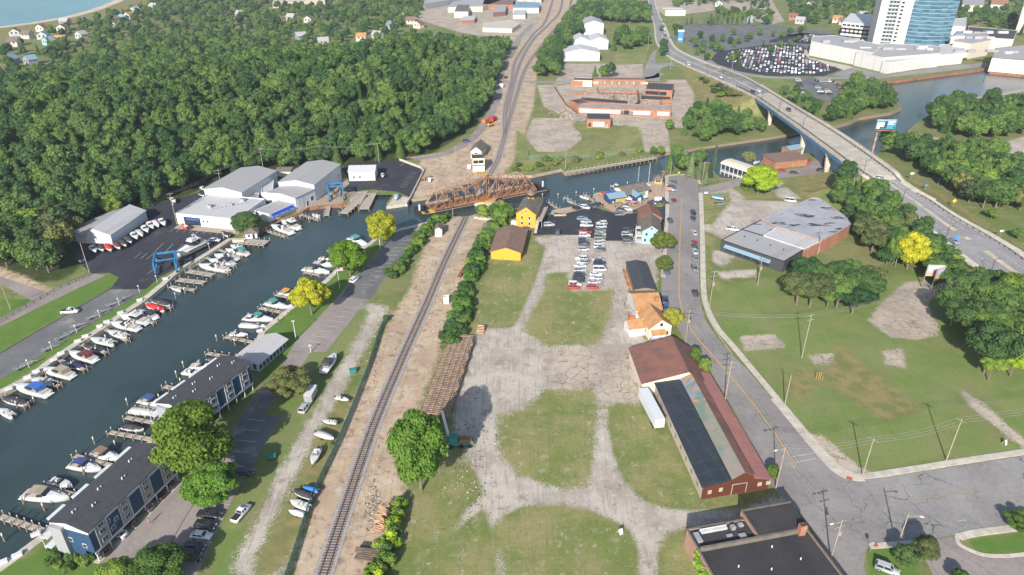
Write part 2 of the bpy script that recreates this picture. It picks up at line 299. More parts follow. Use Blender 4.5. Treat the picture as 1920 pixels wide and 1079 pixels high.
SOFT={
'gravel':[
 [(1000,445),(1085,440),(1165,452),(1200,478),(1235,490),(1228,545),(1195,560),(1190,620),(1215,642),(1196,680),(1200,725),(1222,745),(1210,768),(1145,768),(1142,800),(1150,850),(1170,900),(1205,935),(1260,955),(1330,952),(1398,948),(1470,930),(1478,945),(1395,975),(1290,993),(1252,1002),(1238,1040),(1236,1160),(1192,1160),(1196,1030),(1175,988),(1110,962),(1040,952),(985,952),(945,968),(955,1010),(968,1090),(960,1160),(925,1100),(918,1000),(905,955),(850,1000),(825,1010),(818,992),(870,955),(900,930),(890,885),(868,845),(850,800),(850,750),(880,650),(890,615),(960,612),(975,585),(1000,530),(1012,490),(1018,465)],
 [(575,1000),(450,1160),(420,1160),(445,1040),(490,960),(520,890),(560,820),(590,770),(620,715),(650,665),(680,615),(690,585),(680,572),(700,570),(725,575),(722,595),(700,625),(670,680),(640,740),(600,800),(560,880),(520,960),(480,1040),(475,1079),(470,1160),(430,1200)],
 [(1305,365),(1345,358),(1370,352),(1420,348),(1450,330),(1470,345),(1440,362),(1390,375),(1460,378),(1500,380),(1530,400),(1480,430),(1400,455),(1375,462),(1340,440),(1315,430),(1318,420),(1345,405),(1360,385),(1345,372),(1310,372)],
 [(1330,470),(1380,470),(1370,490),(1350,500),(1335,490)],[(1345,510),(1420,505),(1415,520),(1350,522)],
 [(1855,290),(1890,265),(1990,235),(2100,240),(2100,330),(1930,315),(1880,312)],
 [(1450,355),(1475,352),(1500,372),(1480,378),(1458,370)],
 [(1160,445),(1250,440),(1250,470),(1230,490),(1190,480)],
],
'dirt':[
 [(800,440),(815,425),(840,408),(893,404),(940,408),(928,430),(905,460),(885,505),(862,560),(842,600),(835,640),(820,680),(800,720),(785,770),(745,815),(738,870),(765,925),(735,985),(722,1015),(700,1079),(670,1200),(480,1200),(545,1085),(575,985),(600,915),(625,850),(655,775),(690,695),(718,630),(735,590),(768,545),(785,490),(800,460)],
 [(775,372),(772,340),(790,300),(762,296),(835,285),(880,262),(918,222),(935,180),(942,155),(925,150),(930,120),(960,110),(985,60),(1020,0),(1040,-40),(1095,-40),(1080,10),(1055,60),(1010,112),(1005,155),(1000,200),(985,245),(968,300),(938,330),(900,334),(850,352),(815,366)],
 [(0,500),(60,525),(100,545),(60,560),(0,530),(-60,520)],
 [(870,330),(920,330),(900,340)],
],
'slab':[
 [(1008,160),(1270,155),(1275,185),(1275,215),(1255,240),(1180,238),(1070,225),(1020,200)],
 [(985,260),(1000,222),(1075,222),(1090,260),(1060,285),(1010,285)],[(1195,240),(1250,232),(1255,285),(1210,285)],
 [(1250,150),(1285,150),(1300,175),(1300,215),(1310,240),(1260,240),(1262,190)],
 [(1033,650),(1195,645),(1200,720),(1185,765),(1120,765),(1030,735),(1020,690)],
 [(1060,120),(1150,120),(1155,150),(1040,158)],[(1150,122),(1205,118),(1205,152),(1150,156)],
 [(975,0),(1020,0),(1000,70),(960,80),(860,60),(760,30),(800,8)],
 [(1220,0),(1330,-10),(1340,20),(1260,30),(1235,22)],
 [(1390,632),(1450,628),(1470,650),(1400,658)],
 [(1628,600),(1665,560),(1700,530),(1735,528),(1760,545),(1735,570),(1757,610),(1755,628),(1720,636),(1670,632)],
 [(1515,815),(1540,818),(1600,870),(1633,890),(1600,893),(1560,868)],
 [(1520,668),(1560,664),(1555,680),(1530,682)],[(1658,660),(1690,655),(1697,690),(1665,685)],
 [(1810,740),(1835,752),(1900,810),(1930,830),(1925,845),(1870,800),(1825,765)],
 [(842,1042),(872,1040),(872,1079),(845,1079)],[(1805,735),(1812,744),(1816,742),(1808,733)],
 [(1055,560),(1090,558),(1065,640),(1045,640)],
 [(1300,-10),(1440,-10),(1470,40),(1440,48)],
],
'field':[   # grass over gravel
 [(862,640),(870,580),(905,535),(942,488),(985,458),(1022,462),(1000,522),(968,600),(955,612),(900,615)],
 [(985,615),(1020,548),(1028,515),(1060,512),(1075,548),(1148,545),(1140,600),(1122,645),(1030,648),(1000,632)],
 [(940,780),(985,768),(1020,735),(1108,733),(1117,765),(1112,830),(1098,910),(1050,915),(975,888),(940,845),(936,805)],
 [(1144,760),(1210,758),(1230,820),(1315,935),(1395,940),(1392,948),(1300,952),(1225,942),(1182,905),(1160,850),(1148,800)],
 [(920,995),(975,956),(1050,952),(1105,962),(1172,998),(1190,1040),(1195,1160),(965,1160),(945,1060),(925,1020)],
 [(1242,1025),(1292,995),(1340,1160),(1238,1160)],
 [(745,950),(850,945),(870,960),(830,1020),(760,1160),(730,1160)],[(850,1010),(905,965),(918,1010),(930,1100),(880,1160),(790,1160)],
 [(845,880),(890,900),(900,925),(860,955),(770,985),(765,930)],
 [(1320,365),(1365,362),(1368,378),(1345,402),(1335,420),(1318,420)],[(1316,440),(1340,445),(1335,460),(1330,500),(1350,545),(1320,545)],
 [(1375,352),(1400,346),(1440,362),(1445,372),(1400,372)],
 [(970,245),(985,258),(1000,290),(1150,275),(1170,235),(1200,245),(1205,285),(1100,300),(965,318)],
 [(1075,232),(1110,225),(1110,245),(1080,245)],[(1155,100),(1210,100),(1210,120),(1150,122)],
],
'lawn':[
 [(560,720),(582,662),(612,662),(677,580),(695,582),(690,610),(650,665),(610,730),(560,820),(500,930),(430,1100),(400,1100),(400,1020),(435,945),(475,880),(525,785),(530,740)],
 [(1318,545),(1440,520),(1560,540),(1760,510),(1920,600),(1920,845),(1750,860),(1620,890),(1560,860),(1480,780),(1400,680),(1340,610)],
 [(1230,97),(1262,105),(1265,118),(1228,117)],[(1160,45),(1220,40),(1222,90),(1190,100),(1140,92)],
 [(1245,65),(1270,80),(1330,95),(1372,110),(1440,138),(1560,190),(1500,178),(1440,155),(1380,125),(1290,95)],
],
'mown':[
 [(-60,630),(147,538),(195,517),(215,516),(223,520),(207,540),(0,660),(-60,700)],
 [(-60,770),(-60,735),(0,703),(72,665),(275,540),(300,525),(310,524),(290,545),(200,602),(60,690),(0,733)],
 [(345,497),(350,492),(437,440),(447,442),(445,450),(385,478),(352,500)],
 [(425,680),(475,637),(545,578),(612,530),(690,462),(745,445),(765,432),(760,440),(690,500),(632,558),(555,640),(540,668),(500,720),(480,700)],
 [(85,1160),(60,1040),(118,1000),(150,1030),(225,1045),(190,1060),(180,1160)],[(0,1160),(-40,1090),(60,1040),(120,1005),(200,1060),(180,1160)],
 [(785,447),(765,450),(765,446),(790,425),(802,423)],
 [(1812,1012),(1920,998),(2050,985),(2050,1025),(1920,1035),(1840,1040)],
 [(1625,1030),(1720,1025),(1720,1100),(1630,1100)],
 [(0,560),(65,562),(0,600)],],
'dry':[
 [(0,52),(225,2),(300,-40),(345,-40),(262,10),(185,38),(110,58),(40,78),(0,86),(-300,160),(-300,90)],
 [(1570,640),(1640,700),(1730,770),(1660,790),(1540,720)],[(1500,690),(1545,700),(1500,760),(1470,720)],
 [(640,740),(680,720),(640,820),(600,920),(520,1160),(470,1160),(530,980),(590,840)],
 [(1700,345),(1790,405),(1920,490),(2000,560),(2000,540),(1920,470),(1800,385),(1720,335)],
 [(1640,355),(1700,410),(1790,490),(1880,550),(1860,560),(1760,490),(1660,400),(1620,350)],
 [(1500,330),(1560,330),(1570,350),(1520,385),(1490,370)],
 [(965,245),(1000,235),(1010,300),(965,318)],[(1280,130),(1340,150),(1410,190),(1420,230),(1330,220),(1290,180)],
 [(450,700),(520,760)],
]}
cov={}
for k,pl in SOFT.items():
    a=np.full(GX.shape,-12.0)
    for p in pl:
        if len(p)<3: continue
        w=GG(p); w=[(q.x,q.y) for q in w]
        x0=min(q[0] for q in w)-12;x1=max(q[0] for q in w)+12;y0=min(q[1] for q in w)-12;y1=max(q[1] for q in w)+12
        m=(GX>x0)&(GX<x1)&(GY>y0)&(GY<y1)
        if m.any(): a[m]=np.maximum(a[m],poly_sd(w,GX[m],GY[m]))
    cov[k]=np.clip(a,-12,12)
cov['forest']=np.clip(FSD+3,-12,12)
# sand beach along the lake
cov['beach']=np.clip(9-np.abs(-poly_sd(LAKw,GX,GY)-4),-12,12)
idx=np.arange(nx*ny).reshape(ny,nx)
q=np.stack([idx[:-1,:-1],idx[:-1,1:],idx[1:,1:],idx[1:,:-1]],-1).reshape(-1,4)
keep=(water_sd[q]<=1e-6).all(1)&(water_sd[q].min(1)<-1e-6)
q=q[keep]
me=bpy.data.meshes.new('ground'); me.vertices.add(nx*ny); me.vertices.foreach_set('co',np.stack([GX,GY,GZ],1).astype('f').ravel())
me.loops.add(q.size); me.loops.foreach_set('vertex_index',q.ravel().astype('i')); me.polygons.add(len(q)); me.polygons.foreach_set('loop_start',(np.arange(len(q))*4).astype('i')); me.polygons.foreach_set('loop_total',np.full(len(q),4,'i'))
me.polygons.foreach_set('use_smooth',np.ones(len(q),bool)); me.update(calc_edges=True)
for k,a in cov.items():
    at=me.attributes.new('c_'+k,'FLOAT','POINT'); at.data.foreach_set('value',a.astype('f'))
ground=link('ground',me); tag(ground,kind='structure')
m,n,b=newmat('ground_cover'); b.inputs['Roughness'].default_value=0.95; b.inputs['Specular IOR Level'].default_value=0.1
p=gpos(n)
def two(c1,c2,s,lo=0.38,hi=0.62): return mixc(n,ramp(n,noise(n,s,5,0.65,p),lo,hi),c1,c2)
edge_n=math_(n,'SUBTRACT',noise(n,0.35,5,0.7,p),0.5); edge_f=math_(n,'SUBTRACT',noise(n,2.2,4,0.75,p),0.5)
def cover(base,name,col,amp=4.0,fine=3.0,soft=0.6,offset=0.0):
    at=N(n,'ShaderNodeAttribute'); at.attribute_name='c_'+name
    v=math_(n,'ADD',at.outputs['Fac'],math_(n,'MULTIPLY',edge_n,amp)); v=math_(n,'ADD',v,math_(n,'MULTIPLY',edge_f,fine))
    return mixc(n,ramp(n,v,-soft+offset,soft+offset),base,col)
fine=noise(n,3.0,5,0.8,p)
def spot(c,sc,lo,hi,amt,col,d=6,r=.78): return mixc(n,ramp(n,noise(n,sc,d,r,p),lo,hi,0,amt),c,col)
mpr=N(n,'ShaderNodeMapping'); n.links.new(p,mpr.inputs[0]); mpr.inputs['Scale'].default_value=(.9,.05,1); mpr.inputs['Rotation'].default_value=(0,0,-.5); rut0=noise(n,1.0,4,.6,mpr.outputs[0])
g1=two((0.14,0.185,0.052),(0.22,0.215,0.09),0.05); g1=spot(g1,.5,.45,.75,.6,(0.085,0.125,0.035)); g1=spot(g1,.13,.52,.66,.75,(0.3,0.25,0.15)); g1=spot(g1,1.8,.52,.7,.4,(0.26,0.25,0.13))
gf=two((0.165,0.205,0.058),(0.28,0.255,0.11),0.07); gf=spot(gf,1.1,.45,.72,.6,(0.095,0.13,0.035)); gf=spot(gf,.16,.52,.64,.7,(0.3,0.26,0.14)); gf=spot(gf,.33,.56,.65,.85,(0.42,0.36,0.28)); gf=spot(gf,.75,.6,.68,.7,(0.4,0.35,0.27)); gf=spot(gf,2.5,.55,.7,.5,(0.3,0.28,0.17))
gl=two((0.145,0.212,0.055),(0.205,0.235,0.082),0.07); gl=mixc(n,ramp(n,rut0,.5,.68,0,.35),gl,(.2,.27,.09)); gl=spot(gl,.045,.48,.62,.7,(0.22,0.2,0.1)); gl=spot(gl,.3,.55,.72,.5,(0.25,0.21,0.13)); gl=spot(gl,1.4,.46,.72,.6,(0.085,0.135,0.035)); gl=spot(gl,.55,.58,.7,.5,(0.28,0.25,0.13)); gl=spot(gl,3.5,.52,.7,.45,(0.24,0.25,0.1)); gl=spot(gl,.09,.62,.68,.5,(0.3,0.22,0.15))
gm=two((0.1,0.185,0.035),(0.13,0.2,0.045),0.2); gm=spot(gm,1.4,.5,.8,.4,(0.07,0.12,0.03))
gd=two((0.27,0.22,0.1),(0.17,0.18,0.065),0.25)
dirt=two((0.52,0.4,0.28),(0.42,0.31,0.22),0.1); dirt=spot(dirt,.3,.5,.64,.8,(0.22,0.15,0.11)); dirt=spot(dirt,.14,.52,.64,.7,(0.55,0.48,0.4)); dirt=spot(dirt,.8,.58,.68,.7,(0.16,0.12,0.08)); dirt=spot(dirt,.22,.6,.68,.7,(0.15,0.15,0.06))
gr=two((0.5,0.44,0.38),(0.37,0.32,0.275),0.07); gr=spot(gr,.5,.48,.7,.7,(0.6,0.56,0.5)); gr=spot(gr,.18,.54,.64,.75,(0.26,0.22,0.17)); gr=spot(gr,.45,.6,.67,.8,(0.19,0.19,0.09)); gr=spot(gr,2.6,.56,.7,.5,(0.22,0.19,0.16))
sl=two((0.5,0.42,0.34),(0.37,0.31,0.26),0.08); sl=spot(sl,.35,.5,.66,.6,(0.28,0.23,0.19)); sl=spot(sl,.12,.54,.66,.55,(0.42,0.3,0.22))
wp=N(n,'ShaderNodeVectorMath',operation='ADD'); n.links.new(p,wp.inputs[0]); nz=N(n,'ShaderNodeTexNoise'); nz.inputs['Scale'].default_value=0.35; nz.inputs['Detail'].default_value=6; n.links.new(p,nz.inputs['Vector'])
sc_=N(n,'ShaderNodeVectorMath',operation='SCALE'); sc_.inputs['Scale'].default_value=3.5; n.links.new(nz.outputs['Color'],sc_.inputs[0]); n.links.new(sc_.outputs[0],wp.inputs[1])
v=N(n,'ShaderNodeTexVoronoi',feature='DISTANCE_TO_EDGE'); v.inputs['Scale'].default_value=0.27; n.links.new(wp.outputs[0],v.inputs['Vector'])
ck=math_(n,'LESS_THAN',math_(n,'ADD',v.outputs[0],math_(n,'MULTIPLY',edge_f,.05)),0.016); ck=math_(n,'MULTIPLY',ck,ramp(n,noise(n,.07,4,.7,p),.4,.52))
sl=mixc(n,ck,sl,(0.15,0.15,0.07)); sl=spot(sl,.3,.57,.63,.85,(0.19,0.19,0.09)); sl=spot(sl,1.6,.55,.68,.45,(0.5,0.46,0.4))
mpr=N(n,'ShaderNodeMapping'); n.links.new(p,mpr.inputs[0]); mpr.inputs['Scale'].default_value=(1.6,.09,1); mpr.inputs['Rotation'].default_value=(0,0,.05); rut=noise(n,1.0,5,.6,mpr.outputs[0])
gr=mixc(n,ramp(n,rut,.5,.66,0,.55),gr,(.27,.225,.185)); gf=mixc(n,ramp(n,rut,.5,.7,0,.4),gf,(.12,.16,.045)); sl=mixc(n,ramp(n,rut,.52,.7,0,.35),sl,(.3,.25,.21)); dirt=mixc(n,ramp(n,rut,.55,.68,0,.5),dirt,(.3,.22,.16))
fl=two((0.04,0.06,0.018),(0.07,0.08,0.03),0.3)
bc=two((0.6,0.5,0.38),(0.5,0.42,0.3),0.05)
c=g1
c=cover(c,'lawn',gl,3,1.5,1.2); c=cover(c,'mown',gm,1.5,1,.5); c=cover(c,'dry',gd,6,4,2); c=cover(c,'forest',fl,5,3,1.5); c=cover(c,'dirt',dirt,6,7,0.9); c=cover(c,'gravel',gr,6,9,0.7); c=cover(c,'slab',sl,4,6,0.3,-.4); c=cover(c,'field',gf,6,11,0.8,-.6); c=cover(c,'beach',bc,2,1,1)
c=mixc(n,ramp(n,fine,0.35,0.8,0,0.25),c,(0.45,0.43,0.36),'MULTIPLY')
n.links.new(c,b.inputs['Base Color'])
bp=N(n,'ShaderNodeBump'); bp.inputs['Strength'].default_value=0.5; bp.inputs['Distance'].default_value=0.25; n.links.new(fine,bp.inputs['Height']); n.links.new(bp.outputs[0],b.inputs['Normal'])
me.materials.append(m)
# ------------------------------------------------------------ water
WZ=-1.25
def water(name,c,rough,scale,st):
    m,n,b=newmat(name); p=gpos(n); b.inputs['Roughness'].default_value=rough; b.inputs['IOR'].default_value=1.33; b.inputs['Specular IOR Level'].default_value=0.5
    mp=N(n,'ShaderNodeMapping'); n.links.new(p,mp.inputs[0]); mp.inputs['Scale'].default_value=(0.55,1.4,1); mp.inputs['Rotation'].default_value=(0,0,-0.25)
    w=noise(n,scale,4,0.6,mp.outputs[0])
    bp=N(n,'ShaderNodeBump'); bp.inputs['Strength'].default_value=st; bp.inputs['Distance'].default_value=0.35; n.links.new(w,bp.inputs['Height']); n.links.new(bp.outputs[0],b.inputs['Normal'])
    col=mixc(n,ramp(n,noise(n,0.02,4,0.6,p),0.35,0.65),c,tuple(v*0.75 for v in c)); n.links.new(col,b.inputs['Base Color']); return m
M['river']=water('river_water',(0.04,0.064,0.066),0.07,0.9,0.34)
M['lake']=water('lake_water',(0.03,0.2,0.24),0.2,0.3,0.4)
mb=MB(); mb.prism([(-600,60),(1400,60),(1400,760),(-600,760)],WZ-0.4,WZ); tag(mb.build('river',M['river']),kind='structure')
mb=MB(); mb.prism([(-6000,765),(-300,765),(-300,7000),(-6000,7000)],WZ-0.4,WZ+0.02); tag(mb.build('lake',M['lake']),kind='structure')
# ------------------------------------------------------------ sheets and ribbons
LZ=[0.02]
def sheet(name,px,m,z=None,thick=0.0,label=None,world=None):
    z=LZ[0] if z is None else z; LZ[0]+=0.006
    w=world or GG(px,0)
    mb=MB(); mb.prism([(q[0],q[1]) for q in w],z-0.018-thick,z)
    o=mb.build(name,m); return tag(o,kind='structure')
def ribbon(name,px,w,m,z=None,h=0.02,smooth=True,world=None,off=0.0,zf=None):
    z=LZ[0] if z is None else z; LZ[0]+=0.006
    pts=world or GG(px,0)
    if smooth and len(pts)>2: pts=catmull([Vector(p) for p in pts],5)
    mb=MB(); n_=len(pts); L=[];Rr=[]
    for i,p in enumerate(pts):
        d=Vector(pts[min(i+1,n_-1)])-Vector(pts[max(i-1,0)]); d.z=0; d.normalize(); nn=Vector((-d.y,d.x,0))
        zz=z+(zf(i/(n_-1)) if zf else 0)
        L.append((p[0]+nn.x*(w/2+off),p[1]+nn.y*(w/2+off),zz)); Rr.append((p[0]-nn.x*(w/2-off),p[1]-nn.y*(w/2-off),zz))
    for i in range(n_-1):
        mb.quad(Rr[i],Rr[i+1],L[i+1],L[i])
        for A in (L,): mb.quad(A[i],A[i+1],(A[i+1][0],A[i+1][1],A[i+1][2]-h-0.02),(A[i][0],A[i][1],A[i][2]-h-0.02))
        A=Rr; mb.quad((A[i][0],A[i][1],A[i][2]-h-0.02),(A[i+1][0],A[i+1][1],A[i+1][2]-h-0.02),A[i+1],A[i])
    for A,B in ((L[0],Rr[0]),(L[-1],Rr[-1])): mb.quad(A,B,(B[0],B[1],B[2]-h-0.02),(A[0],A[1],A[2]-h-0.02))
    return tag(mb.build(name,m),kind='structure')
def dashes(name,px,w,m,z,on,gap,smooth=True):
    pts=GG(px); pts=catmull(pts,8) if smooth and len(pts)>2 else pts
    mb=MB(); acc=0; 
    for a,b_ in zip(pts[:-1],pts[1:]):
        d=b_-a; L=d.length; d=d/L; nn=Vector((-d.y,d.x,0)); s=0
        while s<L:
            ph=acc%(on+gap)
            if ph<on:
                e=min(L,s+on-ph); A=a+d*s; B=a+d*e
                mb.prism([A+nn*w/2,A-nn*w/2,B-nn*w/2,B+nn*w/2],z-0.004,z); step=e-s
            else: step=min(L-s,on+gap-ph)
            s+=max(step,0.01); acc+=max(step,0.01)
    return tag(mb.build(name,m),kind='structure')
# streets
STREET=[(1255,328),(1305,328),(1309,345),(1310,400),(1311,545),(1313,568),(1322,600),(1345,635),(1375,668),(1400,692),(1450,752),(1500,812),(1540,858),(1570,885),(1590,895),(1617,900),(1700,889),(1800,873),(1920,855),(2150,820),(2150,945),(1920,985),(1790,1003),(1710,1018),(1640,1022),(1625,1030),(1620,1060),(1640,1200),(1600,1200),(1575,1079),(1540,1020),(1500,962),(1455,920),(1440,900),(1425,860),(1395,800),(1350,725),(1320,680),(1285,640),(1262,600),(1240,560),(1240,530),(1247,480),(1250,400),(1251,345)]
sheet('road',STREET,M['asph_road'])
sheet('road',[(1690,891),(1800,874),(1920,856),(2150,821),(2150,944),(1920,984),(1790,1001),(1712,1017),(1670,1018),(1655,960)],M['asph_side'])
LZ[0]=0.06
ribbon('road_marking',[(1278,372),(1275,450),(1273,530),(1277,575),(1297,620),(1330,660),(1365,700),(1400,742),(1440,795),(1470,840),(1490,876)],0.42,M['yellow_line'])
dashes('road_marking',[(1683,942),(1780,928),(1850,916),(1930,907),(2100,880)],0.16,M['yellow_line'],0.075,3.5,1.2)
dashes('road_marking',[(1795,978),(1816,975)],0.15,M['white_line'],0.075,2.2,1)
dashes('road_marking',[(1485,857),(1527,850)],0.15,M['white_line'],0.075,30,1,False)
dashes('road_marking',[(1492,868),(1530,860)],0.15,M['white_line'],0.075,30,1,False)
dashes('road_marking',[(1319,545),(1321,575),(1335,610),(1373,665)],0.14,M['white_line'],0.075,60,1)
# pavements with kerbs
ribbon('pavement',[(1314,362),(1317,450),(1319,540),(1326,578),(1345,615),(1375,650),(1408,690),(1450,740),(1490,788),(1530,835),(1565,872),(1592,888),(1620,893),(1700,882),(1800,866),(1920,848),(2150,815)],1.9,M['conc'],z=0.12,h=0.12)
ribbon('pavement',[(1450,748),(1500,808),(1545,862),(1575,888),(1600,897),(1620,898)],1.6,M['conc'],z=0.1,h=0.1,off=0.0)
ribbon('pavement',[(1320,690),(1355,745),(1400,820),(1430,880)],1.1,M['conc_tan'],z=0.1,h=0.1)
ribbon('pavement',[(1250,330),(1251,400),(1248,440),(1246,480),(1243,520)],1.6,M['conc'],z=0.11,h=0.1)
ribbon('pavement',[(1250,334),(1258,329),(1302,329),(1312,345)],1.3,M['conc'],z=0.115,h=0.1)
ribbon('pavement',[(1630,1025),(1670,1022),(1715,1018)],1.4,M['conc'],z=0.12,h=0.1)
ribbon('pavement',[(1797,1008),(1830,1000),(1920,988),(2150,955)],1.8,M['conc'],z=0.12,h=0.1)
ribbon('pavement',[(1794,1006),(1800,1022),(1840,1040),(1880,1043),(1920,1040),(2100,1020)],0.9,M['conc'],z=0.125,h=0.1)
sheet('road',[(1715,1020),(1785,1006),(1800,1025),(1840,1044),(1920,1042),(2150,1020),(2150,1090),(1920,1080),(1860,1100),(1760,1100),(1740,1060)],M['asph_old'],z=0.05)
for a,b_ in (((1587,896),(1598,899)),((1637,1023),(1645,1022))):
    A=G(*a);B=G(*b_); mb=MB(); d=(B-A).normalized(); nn=Vector((-d.y,d.x,0))*0.5
    mb.prism([A+nn,A-nn,B-nn,B+nn],0.125,0.14); tag(mb.build('tactile_paving',mat('red_tactile',(0.5,0.1,0.06))),kind='structure')
# marina yards and lots
sheet('parking_lot',[(-60,690),(0,662),(207,541),(223,521),(205,512),(172,513),(150,495),(140,470),(135,440),(255,392),(300,382),(370,362),(420,330),(470,312),(520,330),(560,345),(600,352),(445,440),(350,494),(300,520),(275,541),(72,668),(-60,745)],M['asph_new'],z=0.03)
sheet('parking_lot',[(-60,695),(0,664),(207,543),(275,543),(72,669),(-60,750)],M['asph_mot'],z=0.042)
sheet('road',[(-80,640),(0,598),(105,539),(172,513),(198,517),(150,539),(0,613),(-80,655)],M['asph_old'],z=0.03)
sheet('path',[(-40,505),(0,519),(85,548),(62,565),(0,532),(-40,520)],M['asph_old'],z=0.036)
sheet('parking_lot',[(600,352),(652,332),(640,318),(655,305),(712,303),(750,302),(790,317),(793,322),(768,370),(745,360),(697,356),(652,360),(612,372)],M['asph_new'],z=0.03)
sheet('yard_paving',[(600,352),(650,333),(655,345),(640,358),(655,361),(651,366),(640,385),(612,385),(580,389),(562,398),(500,428),(470,440),(556,398)],M['conc_tan'],z=0.036)
sheet('slipway',[(654,361),(690,359),(676,383),(656,382)],M['deckwood'],z=0.05)
sheet('yard_paving',[(330,425),(336,422),(445,432),(450,437),(445,441),(326,429)],M['conc_tan'],z=0.046)
LOT=[(760,430),(780,427),(790,424),(777,450),(762,448),(765,453),(776,452),(745,492),(712,538),(677,577),(612,660),(582,661),(575,675),(555,697),(527,740),(497,772),(499,778),(527,780),(500,825),(470,880),(455,900),(432,945),(397,1017),(370,1079),(340,1160),(120,1160),(192,1053),(342,905),(365,905),(420,860),(425,840),(440,800),(480,737),(530,687),(540,665),(555,640),(632,559),(652,535),(675,510),(720,458)]
sheet('parking_lot',LOT,M['asph_old'],z=0.03)
sheet('parking_lot',[(761,429),(779,428),(776,450),(762,447),(765,453),(775,452),(745,491),(711,537),(695,562),(640,558),(654,534),(676,510),(721,458)],M['asph_mot'],z=0.042)
sheet('parking_lot',[(480,738),(527,741),(497,772),(499,778),(527,781),(500,824),(470,879),(445,870),(425,845),(440,802)],M['asph_mot'],z=0.042)
sheet('parking_lot',[(1005,422),(1020,408),(1036,400),(1080,394),(1105,388),(1125,392),(1150,400),(1185,400),(1208,392),(1235,382),(1250,374),(1249,440),(1235,440),(1230,415),(1205,415),(1190,440),(1186,452),(1135,452),(1084,441),(1030,440),(1000,442),(1000,436)],M['asph_new'],z=0.04)
sheet('road',[(1312,352),(1345,345),(1393,334),(1395,346),(1350,358),(1312,367)],M['asph_old'],z=0.04)
sheet('road',[(1450,330),(1468,318),(1505,316),(1530,298),(1545,315),(1535,325),(1500,330),(1455,336)],M['asph_old'],z=0.04)
sheet('road',[(1232,92),(1222,100),(1210,125),(1202,150),(1238,154),(1236,138),(1240,128),(1256,123),(1297,130),(1268,114),(1262,117),(1230,119),(1229,105)],M['asph_side'],z=0.05)
sheet('parking_lot',[(1276,47),(1545,57),(1575,66),(1510,66),(1519,93),(1345,99),(1300,93),(1288,80),(1262,75),(1280,68)],M['asph_mot'],z=0.045)
sheet('parking_lot',[(1276,47),(1350,45),(1440,45),(1475,52),(1545,58),(1540,64),(1470,70),(1400,72),(1290,73),(1250,76),(1250,71),(1280,69)],M['asph_mot'],z=0.05)
sheet('parking_lot',[(1285,78),(1330,76),(1365,76),(1420,75),(1420,80),(1366,84),(1362,90),(1340,95),(1300,90)],M['asph_mot'],z=0.05)
sheet('parking_lot',[(1333,112),(1345,98),(1380,92),(1440,84),(1500,85),(1519,95),(1516,108),(1582,130),(1545,143),(1440,143),(1385,134),(1345,121)],M['asph_new'],z=0.05)
sheet('parking_lot',[(1500,62),(1570,66),(1635,73),(1633,91),(1600,91),(1560,86),(1470,80),(1440,80),(1445,75)],M['asph_new'],z=0.05)
sheet('yard_paving',[(1560,142),(1584,131),(1600,126),(1650,138),(1665,141),(1752,127),(1802,122),(1850,118),(1852,124),(1800,131),(1700,142),(1640,149)],M['asph_side'],z=0.052)
sheet('yard_paving',[(1500,92),(1519,95),(1516,108),(1600,126),(1582,132),(1516,110)],M['conc'],z=0.055)
sheet('yard_paving',[(118,1040),(185,1058),(345,905),(330,890),(250,850)],M['conc'],z=0.025)
sheet('parking_lot',[(1488,147),(1545,144),(1562,152),(1592,180),(1545,195),(1505,178)],M['asph_mot'],z=0.062)
ribbon('road',[(1530,147),(1630,145),(1700,139),(1800,128),(1850,122)],7,M['asph_side'],z=0.07)
ribbon('road',[(1300,104),(1335,118),(1385,137),(1440,145),(1500,147)],7,M['asph_side'],z=0.04)
# stall lines
def stalls(a0,a1,n_,d,w=0.12,z=0.06,name='parking_marking'):
    mb=MB(); A=G(*a0);B=G(*a1); dv=G(*d[1])-G(*d[0])
    for i in range(n_):
        p=A.lerp(B,i/(n_-1)); q_=p+dv; nn=Vector((-dv.y,dv.x,0)).normalized()*w/2
        mb.prism([p+nn,p-nn,q_-nn,q_+nn],z-0.004,z)
    return tag(mb.build(name,M['white_line']),kind='structure')
stalls((590,652),(672,578),9,((590,652),(563,650)))
stalls((700,535),(770,452),12,((740,492),(722,491)))
stalls((497,790),(470,850),4,((527,782),(495,779)))
stalls((275,515),(350,450),2,((300,470),(322,455))); stalls((288,475),(345,478),1+3,((300,465),(318,447)))
stalls((252,485),(275,487),3,((257,485),(270,474))); stalls((318,435),(405,441),8,((320,436),(333,426)))
stalls((750,312),(787,322),2,((750,312),(758,306))); stalls((782,325),(762,352),8,((782,325),(770,323)))
stalls((365,500),(435,450),9,((365,500),(355,506)))
stalls((397,1017),(432,947),6,((420,985),(388,981)))
for a,b_,c_,d_ in (((370,945),(345,905),(372,945),(340,985)),): 
    ribbon('drain_joint',[(363,947),(345,975),(318,1022)],0.12,M['dark'],z=0.05)
# seawalls: a concrete cap along each bank
def quay(px,w=1.0,m='conc',side=1,top=0.18,name='seawall'):
    pts=[Vector((p.x,p.y,0)) for p in GG(px)]
    mb=MB(); n_=len(pts); off=[]
    for i,p_ in enumerate(pts):
        d=pts[min(i+1,n_-1)]-pts[max(i-1,0)]; d.normalize(); nn=Vector((-d.y,d.x,0))*side
        off.append(p_+nn*w)
    for i in range(n_-1):
        a,b_,c_,e=pts[i],pts[i+1],off[i+1],off[i]
        q_=[(a.x,a.y),(b_.x,b_.y),(c_.x,c_.y),(e.x,e.y)]
        mb.prism(q_,WZ-0.3,top)
    o=mb.build(name,M[m]); return tag(o,kind='structure')
iL=RIVER.index((457,452)); iLe=RIVER.index((-60,782))
quay(RIVER[iL:iLe+1],2.2,'conc',-1)
quay(RIVER[RIVER.index((655,383)):iL+1],1.0,'rust',-1,0.12)
quay(RIVER[1:RIVER.index((802,417))+1],2.0,'conc',-1)
